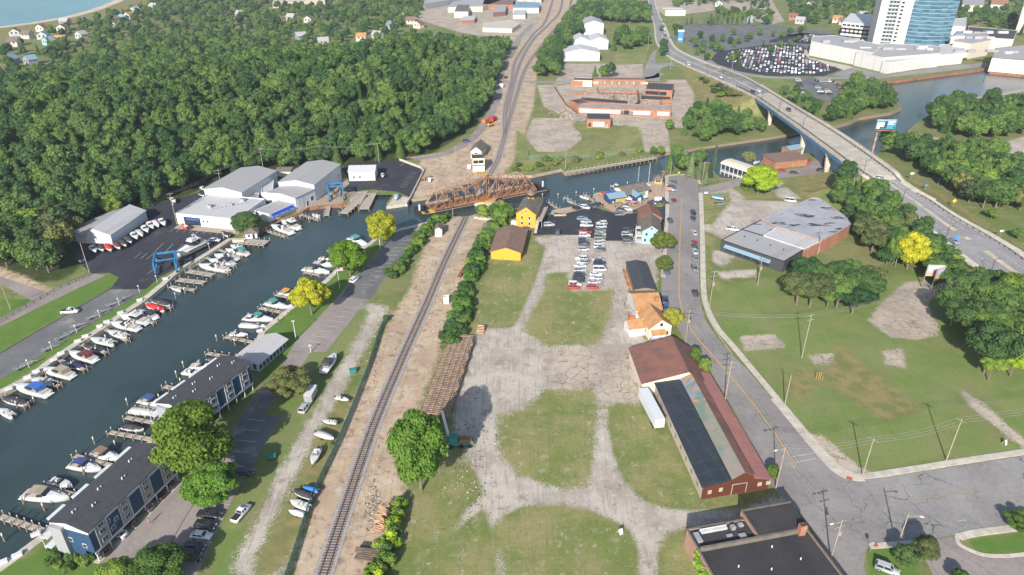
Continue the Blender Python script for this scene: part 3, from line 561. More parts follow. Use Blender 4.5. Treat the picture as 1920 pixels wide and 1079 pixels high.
quay(RIVER[RIVER.index((1032,402)):RIVER.index((1240,334))+1],1.6,'deckwood',-1,0.2)
quay(RIVER[RIVER.index((802,417)):RIVER.index((1032,402))+1],0.6,'conc_tan',-1,0.1)
quay(RIVER[RIVER.index((1229,295)):RIVER.index((771,375))+1],0.7,'conc_tan',-1,0.12)
quay(RIVER[RIVER.index((1657,156)):RIVER.index((1560,240))+1],1.2,'wood',-1,0.3)
quay(RIVER[RIVER.index((2200,150)):RIVER.index((1657,156))+1],1.5,'rust',-1,0.5)
quay(RIVER[RIVER.index((1560,240)):RIVER.index((1229,295))+1],0.8,'wood',-1,0.15)
quay(RIVER[RIVER.index((1240,334)):RIVER.index((1604,322))+1],0.6,'wood',-1,0.12)
quay(RIVER[RIVER.index((1850,276)):RIVER.index((1704,244))+1],1.6,'wood',-1,0.3)
# ------------------------------------------------------------ railway
def track(name,px,ballast=4.2,tie=2.6,gauge=1.435,step=0.62,z=0.12,detail=True):
    pts=catmull(GG(px),8)
    ribbon('track_ballast',None,ballast,M['ballast'],z=z-0.02,h=0.15,smooth=False,world=pts)
    mb=MB(); rb=MB(); acc=0
    for a,b_ in zip(pts[:-1],pts[1:]):
        d=b_-a; L=d.length
        if L<1e-6: continue
        d/=L; nn=Vector((-d.y,d.x,0)); s=(-acc)%step
        for sg in (-1,1):
            o=nn*sg*gauge/2; rb.bar(a+o+Vector((0,0,z+0.13)),b_+o+Vector((0,0,z+0.13)),0.15,0.15)
        while s<L:
            c_=a+d*s; j=random.uniform(-.06,.06); mb.bar(c_-nn*(tie/2+j)+Vector((0,0,z+0.02)),c_+nn*(tie/2-j)+Vector((0,0,z+0.02)),0.24,0.14); s+=step
        acc+=L
    r=mb.build(name,M['tie']); tag(r,kind='structure')
    r2=rb.build('rails',M['rail'],r); return r
M['ballast']=mat('ballast_stone',(0.36,0.32,0.3),(0.27,0.24,0.22),1.2,1.0,world=True,c3=(0.45,0.42,0.4),scale3=5)
M['tie']=mat('creosoted_ties',(0.1,0.075,0.06),(0.16,0.125,0.1),0.8,1.0)
M['rail']=mat('rusty_rail',(0.13,0.075,0.055),(0.2,0.13,0.1),0.6,0.5,metal=0.3)
track('railway_track',[(570,1190),(606,1079),(655,930),(700,800),(755,670),(800,570),(835,488),(874,407)],step=0.72)
track('railway_track',[(916,332),(935,295),(950,235),(957,185),(975,120),(1000,75),(1030,45),(1052,15),(1058,-40)],z=0.1,step=1.5)
track('railway_track',[(935,297),(952,235),(967,185),(985,130),(1012,90),(1040,55),(1066,25),(1076,-40)],z=0.24,step=1.5)
track('railway_track',[(946,250),(948,200),(960,150),(968,112),(1000,65),(1025,35),(1045,-30)],z=0.17,step=1.8)
ribbon('road',[(780,298),(830,290),(880,265),(912,228),(930,190),(937,158),(945,120),(975,70),(1000,45)],5.5,M['asph_old'],z=0.03)
ribbon('road',[(925,153),(1000,154),(1075,154),(1140,152),(1220,146),(1240,138)],6,M['asph_side'],z=0.05)
# ------------------------------------------------------------ highway and its bridge
def strip(mb,u0,u1,dz0,dz1=None,i0=0,i1=None,mi=0):   # between lateral fractions
    i1=len(SEC)-1 if i1 is None else i1; dz1=dz0 if dz1 is None else dz1
    for i in range(i0,i1):
        a=SEC[i][0].lerp(SEC[i][1],u0)+Vector((0,0,dz0)); b_=SEC[i][0].lerp(SEC[i][1],u1)+Vector((0,0,dz1))
        c_=SEC[i+1][0].lerp(SEC[i+1][1],u1)+Vector((0,0,dz1)); d=SEC[i+1][0].lerp(SEC[i+1][1],u0)+Vector((0,0,dz0))
        mb.quad(a,b_,c_,d,mi)
def vert(mb,u,z0,z1,i0,i1,mi=0):
    for i in range(i0,i1):
        a=SEC[i][0].lerp(SEC[i][1],u); b_=SEC[i+1][0].lerp(SEC[i+1][1],u)
        mb.quad(a+Vector((0,0,z0)),b_+Vector((0,0,z0)),b_+Vector((0,0,z1)),a+Vector((0,0,z1)),mi)
ib0=next(i for i,s in enumerate(SEC) if s[0].y<470); ib1=next(i for i,s in enumerate(SEC) if s[0].y<308)
mb=MB(); strip(mb,0.0,1.0,0.0,i1=ib0); strip(mb,0,1,0,i0=ib1); tag(mb.build('road',M['asph_hwy']),kind='structure')
mb=MB(); strip(mb,0,1,0,i0=ib0,i1=ib1); strip(mb,1,0,-0.9,i0=ib0,i1=ib1); tag(mb.build('bridge_deck',M['deck']),kind='structure')
mb=MB()
for (a,b_) in ((0.0,0.11),(0.84,1.0)):
    strip(mb,a,b_,0.17,i0=0,i1=len(SEC)-1); vert(mb,b_ if a==0 else a,0,0.17,0,len(SEC)-1)
    vert(mb,a if a==0 else b_,-1.2,0.17,0,len(SEC)-1)
tag(mb.build('pavement',M['conc']),kind='structure')
mb=MB(); strip(mb,0.45,0.53,0.012,i0=8,i1=ib0); strip(mb,0.45,0.53,0.012,i0=ib1); tag(mb.build('road_median',M['deck']),kind='structure')
mb=MB()
for u in (0.445,0.53): strip(mb,u,u+0.008,0.02)
tag(mb.build('road_marking',M['yellow_line']),kind='structure')
mb=MB()
for u in (0.28,0.68):
    for i in range(2,len(SEC)-1):
        for s in range(3):
            a=SEC[i][0].lerp(SEC[i][1],u);b_=SEC[i+1][0].lerp(SEC[i+1][1],u);L=(b_-a).length
            if L<1: continue
            p0=a.lerp(b_,s/3);p1=a.lerp(b_,s/3+min(0.2,3/L)); nn=Vector((0.09,0,0)); up=Vector((0,0,0.02))
            mb.quad(p0-nn+up,p0+nn+up,p1+nn+up,p1-nn+up)
tag(mb.build('road_marking',M['white_line']),kind='structure')
br=thing('road_bridge','long concrete road bridge with bright blue girders over the river','bridge',(0,0,0))
for u in (0.0,0.985):
    mb=MB(); vert(mb,u,-2.2,-0.3,ib0,ib1,0); vert(mb,u+0.012,-2.2,-0.3,ib0,ib1,0); strip(mb,u,u+.012,-2.2,i0=ib0,i1=ib1); mb.build('girder',M['blue'],br)
def rail(u,i0,i1,mat_,h=1.0):
    mb=MB(); 
    for i in range(i0,i1):
        a=SEC[i][0].lerp(SEC[i][1],u);b_=SEC[i+1][0].lerp(SEC[i+1][1],u);L=(b_-a).length; n_=max(1,int(L/2.4))
        mb.bar(a+Vector((0,0,h)),b_+Vector((0,0,h)),0.16,0.12); mb.bar(a+Vector((0,0,h*0.6)),b_+Vector((0,0,h*0.6)),0.1,0.1)
        for j in range(n_):
            c_=a.lerp(b_,j/n_); mb.box(c_.x-.09,c_.x+.09,c_.y-.09,c_.y+.09,c_.z,c_.z+h)
    return mb
rail(0.115,ib0-2,ib1+1,None).build('railing',M['dark'],br); rail(0.83,ib0-6,ib1+1,None).build('railing',M['dark'],br); 
mb=MB(); vert(mb,0.004,0.1,0.9,ib0-1,ib1+1); vert(mb,0.012,0.1,0.9,ib0-1,ib1+1); strip(mb,0.004,0.012,0.9,i0=ib0-1,i1=ib1+1); mb.build('parapet',M['conc'],br)
mb=MB(); vert(mb,0.994,0.1,0.9,ib0-1,ib1+4); vert(mb,0.985,0.1,0.9,ib0-1,ib1+4); strip(mb,0.985,0.994,0.9,i0=ib0-1,i1=ib1+4); mb.build('parapet',M['conc'],br)
tag(rail(0.835,ib1+3,ib1+11,None,0.8).build('guard_rail',M['dark']),'dark guard rail beside the right pavement of the descending highway','guard rail')
for i in [ib0+3,ib0+7,ib0+10,ib1-3]:
    a,b_=SEC[i]; mb=MB(); d=(SEC[i+1][0]-a).normalized()
    for s,f in ((0,0.03),(1,0.8)):
        c0=a.lerp(b_,f);c1=a.lerp(b_,f+0.17); 
        lo0=c0+(c1-c0)*0.25;lo1=c0+(c1-c0)*0.75
        q0=[c0-d*0.7,c1-d*0.7,c1+d*0.7,c0+d*0.7];q1=[lo0-d*0.5,lo1-d*0.5,lo1+d*0.5,lo0+d*0.5]
        V=[(p_.x,p_.y,-2) for p_ in q1]+[(p_.x,p_.y,a.z-3) for p_ in q0]
        mb.add(V,[(0,1,5,4),(1,2,6,5),(2,3,7,6),(3,0,4,7),(4,5,6,7)])
    mb.bar(a.lerp(b_,0.01)+Vector((0,0,-2.7)),a.lerp(b_,0.99)+Vector((0,0,-2.7)),1.5,0.9)
    mb.build('pier',M['conc'],br)
for i,sg in ((ib0,1),(ib1,-1)):
    a,b_=SEC[i]; mb=MB(); mb.bar(Vector((a.x-1,a.y+sg*1.5,a.z/2-1.3)),Vector((b_.x+1,b_.y+sg*1.5,a.z/2-1.3)),3.0,a.z); mb.build('abutment',M['conc'],br)
# ------------------------------------------------------------ buildings
def frame_of(p0,p1,d=None,p2=None,sgn=1,z=0):
    O=G(p0[0],p0[1],z); X=G(p1[0],p1[1],z); u=(X-O); u.z=0; w=u.length; u.normalize(); v=Vector((-u.y,u.x,0))*sgn
    if d is None: q_=G(p2[0],p2[1],p2[2] if len(p2)>2 else z); d=(q_-X).dot(v)
    O.z=0
    return O,math.atan2(u.y,u.x),w,d
FACES={'F':lambda w,d,a:(Vector((a,0,0)),Vector((1,0,0)),Vector((0,-1,0))),
       'R':lambda w,d,a:(Vector((w,a,0)),Vector((0,1,0)),Vector((1,0,0))),
       'B':lambda w,d,a:(Vector((a,d,0)),Vector((1,0,0)),Vector((0,1,0))),
       'L':lambda w,d,a:(Vector((0,a,0)),Vector((0,1,0)),Vector((-1,0,0)))}
def opening(root,w,d,face,a,z,ow,oh,kind='window',fm=None,pm=None,name=None):
    P0,U,Nn=FACES[face](w,d,a); fm=fm or M['white']; pm=pm or M['glass']
    def bx(u0,u1,z0,z1,n0,n1):
        mb=MB(); c_=[P0+U*u0+Nn*n0,P0+U*u1+Nn*n0,P0+U*u1+Nn*n1,P0+U*u0+Nn*n1]
        mb.prism([(q_.x,q_.y) for q_ in c_],z0,z1); return mb
    if kind=='window':
        f=bx(-ow/2-.12,ow/2+.12,z-.12,z+oh+.12,-0.02,0.07).build(name or 'window',fm,root)
        bx(-ow/2,ow/2,z,z+oh,0.0,0.09).build('pane',pm,f)
    elif kind=='door':
        f=bx(-ow/2-.1,ow/2+.1,0.02,oh+.1,-0.02,0.06).build('door_frame',fm,root); bx(-ow/2,ow/2,0.03,oh,0,0.085).build('door',pm,root)
    elif kind=='garage':
        f=bx(-ow/2-.18,ow/2+.18,z,z+oh+.18,-0.02,0.06).build('garage_door_frame',fm,root); bx(-ow/2,ow/2,z,z+oh,0,0.085).build('garage_door',pm,root)
    elif kind=='panel':
        bx(-ow/2,ow/2,z,z+oh,0,0.05).build(name or 'panel',pm,root)
def walls(w,d,h,roof,axis,rise,mb=None,b=0.0,apex=0.5):
    mb=mb or MB()
    mb.box(0,w,0,d,b,h)
    if roof=='gable':
        if axis=='y':
            for y in (0,d): mb.add([(0,y,h),(w,y,h),(w*apex,y,h+rise)],[(0,1,2) if y==0 else (2,1,0)])
        else:
            for x in (0,w): mb.add([(x,0,h),(x,d,h),(x,d*apex,h+rise)],[(2,1,0) if x==0 else (0,1,2)])
    return mb
def slab(mb,a,b_,c_,d_,t=0.16,mi=0):
    up=Vector((0,0,t)); A=[Vector(p_) for p_ in (a,b_,c_,d_)]; T=[p_+up for p_ in A]
    return mb.add(A+T,[(3,2,1,0),(4,5,6,7),(0,1,5,4),(1,2,6,5),(2,3,7,6),(3,0,4,7)],mi)
def roof_mesh(w,d,h,roof,axis,rise,o,apex=0.5,t=0.16):
    mb=MB(); s=0.02
    if roof=='gable':
        if axis=='y':
            kl=rise/(w*apex)*o; kr=rise/(w*(1-apex))*o
            slab(mb,(-o,-o,h-kl+s),(w*apex,-o,h+rise+s),(w*apex,d+o,h+rise+s),(-o,d+o,h-kl+s),t); slab(mb,(w*apex,-o,h+rise+s),(w+o,-o,h-kr+s),(w+o,d+o,h-kr+s),(w*apex,d+o,h+rise+s),t)
        else:
            k=rise/(d*apex)*o; k2=rise/(d*(1-apex))*o
            slab(mb,(-o,-o,h-k+s),(w+o,-o,h-k+s),(w+o,d*apex,h+rise+s),(-o,d*apex,h+rise+s),t); slab(mb,(-o,d*apex,h+rise+s),(w+o,d*apex,h+rise+s),(w+o,d+o,h-k2+s),(-o,d+o,h-k2+s),t)
    elif roof=='hip':
        r=min(w,d)/2; a=[(-o,-o,h),(w+o,-o,h),(w+o,d+o,h),(-o,d+o,h)]
        if w>d: e=[(r,d/2,h+rise),(w-r,d/2,h+rise)]; f=[(0,1,5,4),(1,2,5),(2,3,4,5),(3,0,4)]
        else: e=[(w/2,r,h+rise),(w/2,d-r,h+rise)]; f=[(0,1,4),(1,2,5,4),(2,3,5),(3,0,4,5)]
        mb.add(a+e,f+[(3,2,1,0)])
    elif roof=='flat':
        mb.box(-o*0+0.2,w-0.2,0.2,d-0.2,h-0.35,h-0.2)
    elif roof=='shed':
        slab(mb,(-o,-o,h+s),(w+o,-o,h+s),(w+o,d+o,h+rise+s),(-o,d+o,h+rise+s),t)
    return mb
def building(name,label,cat,p0,p1,d=None,p2=None,h=4,roof='gable',axis='y',rise=1.5,wall='cream',rf='rf_grey',o=0.35,ops=(),group=None,apex=0.5,trim='white',sgn=1,loc=None,eq=None):
    if loc: O,rz,w,d=loc
    else: O,rz,w,d=frame_of(p0,p1,d,p2,sgn)
    if sgn<0: pass
    t=thing(name,label,cat,(O.x,O.y,tz(O.x,O.y)),rz,group)
    if roof=='flat':
        mb=MB(); mb.box(0,w,0,d,0,h-0.36); th=0.3
        for b_ in ((0,w,0,th),(0,w,d-th,d),(0,th,th,d-th),(w-th,w,th,d-th)): mb.box(b_[0],b_[1],b_[2],b_[3],h-0.36,h)
        mb.build('wall',M[wall],t); mb=MB(); mb.box(th,w-th,th,d-th,h-0.355,h-0.25); mb.build('roof',M[rf],t)
        mb=MB()
        for b_ in ((-.06,w+.06,-.06,th),(-.06,w+.06,d-th,d+.06),(-.06,th,th,d-th),(w-th,w+.06,th,d-th)): mb.box(b_[0],b_[1],b_[2],b_[3],h+.002,h+.09)
        mb.build('coping',M[trim],t)
    elif roof=='shed':
        mb=MB(); V=[(0,0,0),(w,0,0),(w,d,0),(0,d,0),(0,0,h),(w,0,h),(w,d,h+rise),(0,d,h+rise)]
        mb.add(V,[(3,2,1,0),(4,5,6,7),(0,1,5,4),(1,2,6,5),(2,3,7,6),(3,0,4,7)]); mb.build('wall',M[wall],t); roof_mesh(w,d,h,roof,axis,rise,o).build('roof',M[rf],t)
    else:
        walls(w,d,h,roof,axis,rise,apex=apex).build('wall',M[wall],t)
        roof_mesh(w,d,h,roof,axis,rise,o,apex).build('roof',M[rf],t)
    for op in ops:
        face,a,z,ow,oh,kind=op[:6]; L=w if face in 'FB' else d
        if abs(a)<=1: a=a*L
        opening(t,w,d,face,a,z,ow,oh,kind,pm=M[op[6]] if len(op)>6 else None,fm=M[trim])
    return t,w,d
def roof_units(t,items,m='steel'):
    for (x,y,z,a,b_,c_) in items:
        mb=MB(); mb.box(x-a/2,x+a/2,y-b_/2,y+b_/2,z,z+c_); mb.box(x-a/2-.05,x+a/2+.05,y-b_/2-.05,y+b_/2+.05,z+c_*0.8,z+c_*0.9); mb.build('roof_unit',M[m],t)
# --- marina side
building('boat_shed','white metal boat shed with sloping white roof behind the row of trailered boats','shed',(166,457),(212,459),p2=(292,413),h=4.2,axis='y',rise=2.4,wall='metalwall',rf='rf_white',apex=0.35,ops=[('R',0.5,0.2,3,3,'panel','metalwall')])
building('boat_shed','lower grey-roofed shed joined to the left side of the white boat shed','shed',(124,450),(165,457.5),p2=(250,404),h=3.2,axis='y',rise=1.0,wall='metalwall',rf='rf_grey',apex=0.6,ops=[('F',0.35,0,3.6,2.8,'garage','wood')])
t,w,d=building('showroom','long white marina showroom with flat white roof and a glass shopfront','commercial building',(334,421),(446,432),p2=(472,371,5),h=5,roof='flat',wall='metalwall',rf='rf_white',ops=[('F',0.62,0.1,0.9,2.2,'door','white'),('F',0.45,2.2,0.8,0.8,'window'),('F',0.52,2.2,0.8,0.8,'window')])
opening(t,w,d,'F',w*0.26,0.3,w*0.27,3.5,'window',fm=M['steel'])
mb=MB(); mb.box(w*.16,w*.37,-.1,-.08,2.5,3.4)
for i in range(5): mb.box(w*0.17+i*w*0.04,w*0.17+i*w*0.04+0.7,-0.14,-0.1,2.6,3.3)
mb.build('shop_sign',mat('sign_blue',(0.02,0.12,0.4)),t)
roof_units(t,[(w*.35,d*.42,4.75,2,1.6,1.2),(w*.62,d*.6,4.75,1.4,1.2,0.8),(w*.7,d*.82,4.75,2.2,1.8,1.3)])
for i in range(9): mb=MB(); mb.tube((w*.45+i*1.2,d*(.35+i*.05),4.75),(w*.45+i*1.2,d*(.35+i*.05),5.1),0.13); mb.build('roof_vent',M['dark'],t)
building('warehouse','tall pale warehouse with low grey gable roof behind the flat showroom roof','warehouse',(388,382),(458,389),p2=(512,346),h=7,axis='y',rise=1.6,wall='metalwall',rf='rf_grey')
building('workshop','low dark-roofed workshop between the showroom and the blue-awning office','building',(450,418),(482,415),p2=(530,372),h=3.6,roof='flat',wall='greysid',rf='asph_old')
building('link_building','narrow white flat-roofed link with four roof hatches between two warehouses','building',(492,378),(514,376),p2=(552,350),h=4.2,roof='flat',wall='metalwall',rf='rf_white')
t,w,d=building('waterfront_office','low white waterfront office with bright blue awning and flat grey roof','office',(484,416),(555,396),d=10,h=3.6,roof='flat',wall='metalwall',rf='rf_grey',ops=[('F',0.16,1.2,0.8,0.9,'window'),('F',0.26,1.2,0.8,0.9,'window')],loc=(G(507,417),math.atan2((G(556,395)-G(507,417)).y,(G(556,395)-G(507,417)).x),(G(556,395)-G(507,417)).length,9.0))
mb=MB(); mb.add([(w*.08,0,3.3),(w*.86,0,3.3),(w*.86,-1.3,2.5),(w*.08,-1.3,2.5),(w*.08,0,2.3),(w*.86,0,2.3)],[(0,3,2,1),(3,0,4),(1,2,5),(3,4,5,2),(0,1,5,4)])
aw=mb.build('awning',mat('awning_blue',(0.015,0.06,0.45),rough=0.7),t)
mb=MB(); x=w*.12
for L_ in (2.2,0,2.6,1.8,0,2.4):
    if L_: mb.box(x,x+L_,-1.34,-1.3,2.15,2.45); x+=L_+0.5
    else: x+=0.4
mb.build('awning_lettering',M['white'],aw)  # plain white strips standing in for the awning lettering
building('boat_hall','white marina hall with light grey roof and tall roller door facing the water','warehouse',(536,404),(591,380),d=17,h=6,roof='gable',axis='x',rise=0.9,wall='metalwall',rf='rf_grey',ops=[('F',0.24,0.1,3.6,4.6,'garage','metalwall'),('F',0.55,0.1,1,2.1,'door','dark'),('F',0.8,1.5,1.6,1.8,'window')],loc=(G(557,396),math.atan2((G(593,378)-G(557,396)).y,(G(593,378)-G(557,396)).x),(G(593,378)-G(557,396)).length,16.0))
building('boat_hall','tallest white marina hall with long grey gable roof beside the dark asphalt yard','warehouse',None,None,h=8,roof='gable',axis='x',rise=1.6,wall='metalwall',rf='rf_grey',ops=[('F',0.68,0.1,4.5,5.4,'garage','metalwall'),('F',0.9,2.5,1,1.2,'window')],loc=(G(593,378),math.atan2((G(641,338)-G(593,378)).y,(G(641,338)-G(593,378)).x),(G(641,338)-G(593,378)).length,17.5))
building('garage_building','small white garage with pale blue-white gable roof in the asphalt yard','garage',(655,340),(704,339),p2=(712,326),h=4.6,axis='x',rise=1.6,wall='metalwall',rf='rf_white',ops=[('F',0.82,0.1,3.6,3,'garage','cream'),('F',0.2,1.6,0.9,0.8,'window'),('F',0.42,1.6,0.9,0.8,'window'),('F',0.56,0,0.9,2.1,'door','white')])
building('storage_shed','beige ribbed storage shed in front of the forest edge','shed',(519,331),(546,331),d=7,h=2.6,axis='x',rise=0.8,wall='cream',rf='rf_taupe')
building('storage_shed','small brown storage shed beside the beige ribbed shed','shed',(549,330),(562,330),d=6,h=2,axis='x',rise=0.5,wall='wood',rf='rf_brown')
building('dock_house','small white dock house with grey hip roof on a wooden pier','hut',(461,449),(483,447),d=6.5,h=2.4,roof='hip',rise=1.5,wall='white',rf='rf_taupe',o=0.6,ops=[('F',0.3,0.9,0.8,0.9,'window'),('F',0.7,0,0.9,2,'door','dark')])
# --- condos
def condo(label,p0,p1,p2,dep=9.6,end_windows=True):
    O=G(*p1); X=G(*p2); u=(X-O); w=u.length; u.normalize(); rz=math.atan2(u.y,u.x)   # long side faces the car park
    t=thing('apartment_block',label,'apartment building',(O.x,O.y,0),rz)
    d=dep; hb=2.5; h=8.7
    mb=MB(); mb.box(0,w,0.02,d,hb,h-0.9); mb.build('wall',M['navy'],t)
    mb=MB(); mb.box(0,w,2.6,d-0.1,0,hb-0.01); mb.build('ground_floor_wall',M['navy'],t)
    mb=MB(); mb.box(-.05,w+.05,-0.04,d+.05,h-0.9,h-0.02)
    for x in (0,w): mb.add([(x,0,h-.02),(x,d,h-.02),(x,d*.5,h+1.1)],[(2,1,0) if x==0 else (0,1,2)])
    mb.build('upper_band',M['metalwall'],t)
    mb=MB(); mb.box(-.06,w+.06,-0.06,0.1,hb-.35,hb+.15)
    mb.build('white_beam',M['white'],t)
    roof_mesh(w,d,h,'gable','x',1.1,0.3).build('roof',M['rf_dark'],t)
    nb=4
    for i in range(nb):
        x=w*(0.12+i*0.255)
        mb=MB(); mb.box(x-1.5,x+1.5,-0.12,0.03,hb+.16,h-0.1); q_=mb.build('bay',M['greysid'],t)
        for sx in (-1.5,1.35): 
            m2=MB(); m2.box(x+sx,x+sx+.15,-0.15,0.0,hb+.16,h-0.1); m2.build('trim',M['white'],q_)
        for z in (3.3,5.5,7.3):
            for sx in (0,):
                f=MB(); f.box(x-.75,x+.75,-0.2,-0.1,z,z+(1.25 if z<7 else 0.9)); ff=f.build('window',M['white'],t)
                g=MB(); g.box(x-.62,x-.05,-0.22,-0.12,z+.12,z+(1.13 if z<7 else 0.78)); g.box(x+.05,x+.62,-0.22,-0.12,z+.12,z+(1.13 if z<7 else .78)); g.build('pane',M['glass'],ff)
    for (x,z) in ((w*.06+w*.135,6.2),(w*.06+w*.16,3.9),(w*.06+w*.21,5.2)):
        opening(t,w,d,'F',x,z,0.8,0.9,'window')
    for y,z in ((2.2,3.6),(5.5,4.4),(7.2,6.6)): opening(t,w,d,'L',y,z,0.8,0.9,'window')
    for i in range(8):
        x=0.3+i*(w-0.6)/7; mb=MB(); mb.box(x-.12,x+.12,0.03,0.27,0,hb-.35); mb.build('post',M['white'],t)
    for i in range(6):
        x=w*(0.08+i*0.165)+random.uniform(-1,1); y=d*(.35 if i%2 else .6); mb=MB(); zz=h+1.1-abs(y-d/2)/(d/2)*1.1; mb.tube((x,y,zz),(x,y,zz+.7),0.16); mb.build('roof_vent',M['white'],t); mb=MB(); mb.tube((x+.8,y,zz),(x+.8,y,zz+.6),0.12); mb.build('roof_vent',M['white'],t)
    # balconies on the water side and stair tower at the end
    for i in range(4):
        x=w*(0.12+i*0.255); mb=MB()
        for z in (2.6,5.4): mb.box(x-2,x+2,d+.02,d+1.8,z-.15,z)
        for sx in (-2,1.85):
            mb.box(x+sx,x+sx+.15,d+1.6,d+1.75,0,8)
        mb.box(x-2,x+2,d+1.7,d+1.78,6.3,6.4); mb.box(x-2,x+2,d+1.7,d+1.78,3.5,3.6); mb.box(x-2.1,x+2.1,d+.02,d+1.9,8,8.15)
        mb.build('balcony',M['white'],t)
    mb=MB(); mb.box(-.9,-0.02,d*.62,d*.95,0,h-.3); mb.build('stair_tower',M['greysid'],t)
    mb=MB()
    for z in (2.5,5.2): mb.box(-1.6,1.5,d+.0,d+2,z,z+.15); 
    for x in (-1.5,1.4):
        mb.box(x,x+.12,d+1.85,d+1.97,0,7.6)
    mb.box(-1.6,1.5,d+1.9,d+1.96,6.2,6.3); mb.box(-1.6,1.5,d+1.9,d+1.96,3.5,3.6); mb.build('balcony',M['white'],t)
    return t
condo('long navy-blue apartment block with charcoal roof nearest the camera, carport underneath',None,(186,1054),(337,901))
condo('farther navy-blue apartment block with charcoal roof, partly hidden by a yellow-green tree',None,(362,824),(477,731))
t,w,d=building('pool_pavilion','low pavilion with pale blue-white roof and navy windows beside the promenade','pavilion',None,None,h=3.0,axis='x',rise=1.2,wall='white',rf='rf_white',o=0.8,loc=(G(487,697),math.atan2((G(537,653)-G(487,697)).y,(G(537,653)-G(487,697)).x),(G(537,653)-G(487,697)).length,7.0))
for i in range(8): opening(t,w,d,'F',w*(0.06+i*0.125),0.4,1.2,1.9,'window',pm=M['navy'])
for i in range(3): opening(t,w,d,'L',d*(0.2+i*0.3),0.4,1.2,1.9,'window',pm=M['navy'])
# --- railway side
building('equipment_shed','small white shed with grey-brown gable roof left of the near track','shed',(816,444),(829,444),d=4.5,h=3.2,axis='y',rise=1.0,wall='white',rf='rf_taupe')
building('equipment_shed','small dark brown hut right of the near track end','hut',(905,438),(916,439),d=4.5,h=2.4,axis='x',rise=0.8,wall='wood',rf='rf_taupe')
building('relay_cabinet','white metal relay cabinet standing alone on the sand right of the track','cabinet',(832,570),(842,570),d=1.8,h=2.4,roof='flat',wall='white',rf='rf_white')
building('signal_tower','cream two-storey signal tower with dark flat roof by the swing bridge','tower',(887,323),(909,322),d=7,h=7.2,roof='flat',wall='cream',rf='rf_dark',trim='dark',ops=[('F',0.25,4.6,2.2,1.3,'window'),('F',0.7,4.6,2.2,1.3,'window'),('R',0.5,4.6,3,1.3,'window'),('F',0.5,3.2,6,0.35,'panel','dark')])
building('railway_hut','cream railway hut with brown gable roof behind the signal tower','hut',(883,297),(903,298),p2=(915,285),h=4.4,axis='y',rise=2.2,wall='cream',rf='rf_taupe',o=0.8,ops=[('F',0.5,2.0,1.2,1.2,'window'),('F',0.4,0,1,2,'door','dark')])
# --- yellow buildings
t,w,d=building('yellow_house','tall yellow house with grey roof and octagonal cupola beside the river','house',(968,425),(1004,428),p2=(1021,401),h=6.2,axis='y',rise=3.0,wall='yel',rf='rf_taupe',o=0.5,ops=[('F',0.3,1.2,0.8,1.2,'window'),('F',0.68,1.2,0.8,1.2,'window'),('F',0.3,3.7,0.8,1.2,'window'),('F',0.68,3.7,0.8,1.2,'window'),('F',0.5,6.9,0.7,0.7,'window'),('R',0.3,3.6,1,1.3,'window'),('R',0.7,3.6,1,1.3,'window')])
mb=MB(); mb.tube((w/2,d*.72,8.2),(w/2,d*.72,11),1.6,n=8); cu=mb.build('cupola',M['yel'],t)
mb=MB(); mb.tube((w/2,d*.72,9.3),(w/2,d*.72,10.5),1.66,n=8); mb.build('cupola_window',M['glass'],cu)
mb=MB(); mb.tube((w/2,d*.72,11),(w/2,d*.72,12.8),2.1,0.1,n=8); mb.build('cupola_roof',M['rf_taupe'],cu)
mb=MB(); mb.box(w+.1,w+2.6,0.5,d,3.0,3.2); 
for y in (0.6,d*.5,d-.2):
    mb.box(w+2.4,w+2.55,y,y+.15,0,4.1)
mb.box(w+2.45,w+2.53,0.5,d,4.0,4.1); slab(mb,(w+.3,-5.5,0.1),(w+1.5,-5.5,0.1),(w+1.5,0.5,3.1),(w+.3,0.5,3.1),.2)
mb.build('side_deck',M['deckwood'],t)
mb=MB(); mb.box(-2.3,-.02,0.4,2.2,0,2.0); mb.build('entry_porch',M['white'],t)
building('yellow_barn','low yellow building with plain brown gable roof in front of the yellow house','building',(921,486),(976,489),p2=(996,447),h=3.4,axis='y',rise=1.9,wall='yel',rf='rf_brown',o=0.6)
# --- restaurant cluster
t,w,d=building('restaurant','low waterfront restaurant with long taupe roof and cream walls','restaurant',(1172,376),(1215,367),d=9,h=3.4,axis='x',rise=1.6,wall='cream',rf='rf_taupe',o=0.9,ops=[('F',0.08+0.1*i,1.4,1.1,1.0,'window') for i in range(4)]+[('F',0.75,0.5,3,1.8,'panel','green_fence')])
building('bar_hut','blue bar hut with blue metal roof and yellow painted front on the patio','hut',(1143,384),(1172,380),d=6,h=3,axis='x',rise=1.1,wall='navy',rf='rf_blue',o=0.6,ops=[('F',0.7,0.6,5,1.5,'panel','yel')])
building('bar_hut','second blue-roofed hut turned end-on between the patio and restaurant','hut',(1192,381),(1205,379),d=9,h=3,axis='y',rise=1.0,wall='navy',rf='rf_blue',o=0.5,ops=[('F',0.5,0.3,1.5,2,'panel','white')])
building('tiki_bar','small yellow hut with grey hip roof at the river end of the street','hut',(1227,345),(1240,346),d=5,h=2.4,roof='hip',rise=1.6,wall='yel',rf='rf_taupe',o=0.9,ops=[('F',0.3,1,1.2,0.9,'window'),('F',0.7,1,1.2,0.9,'window')])
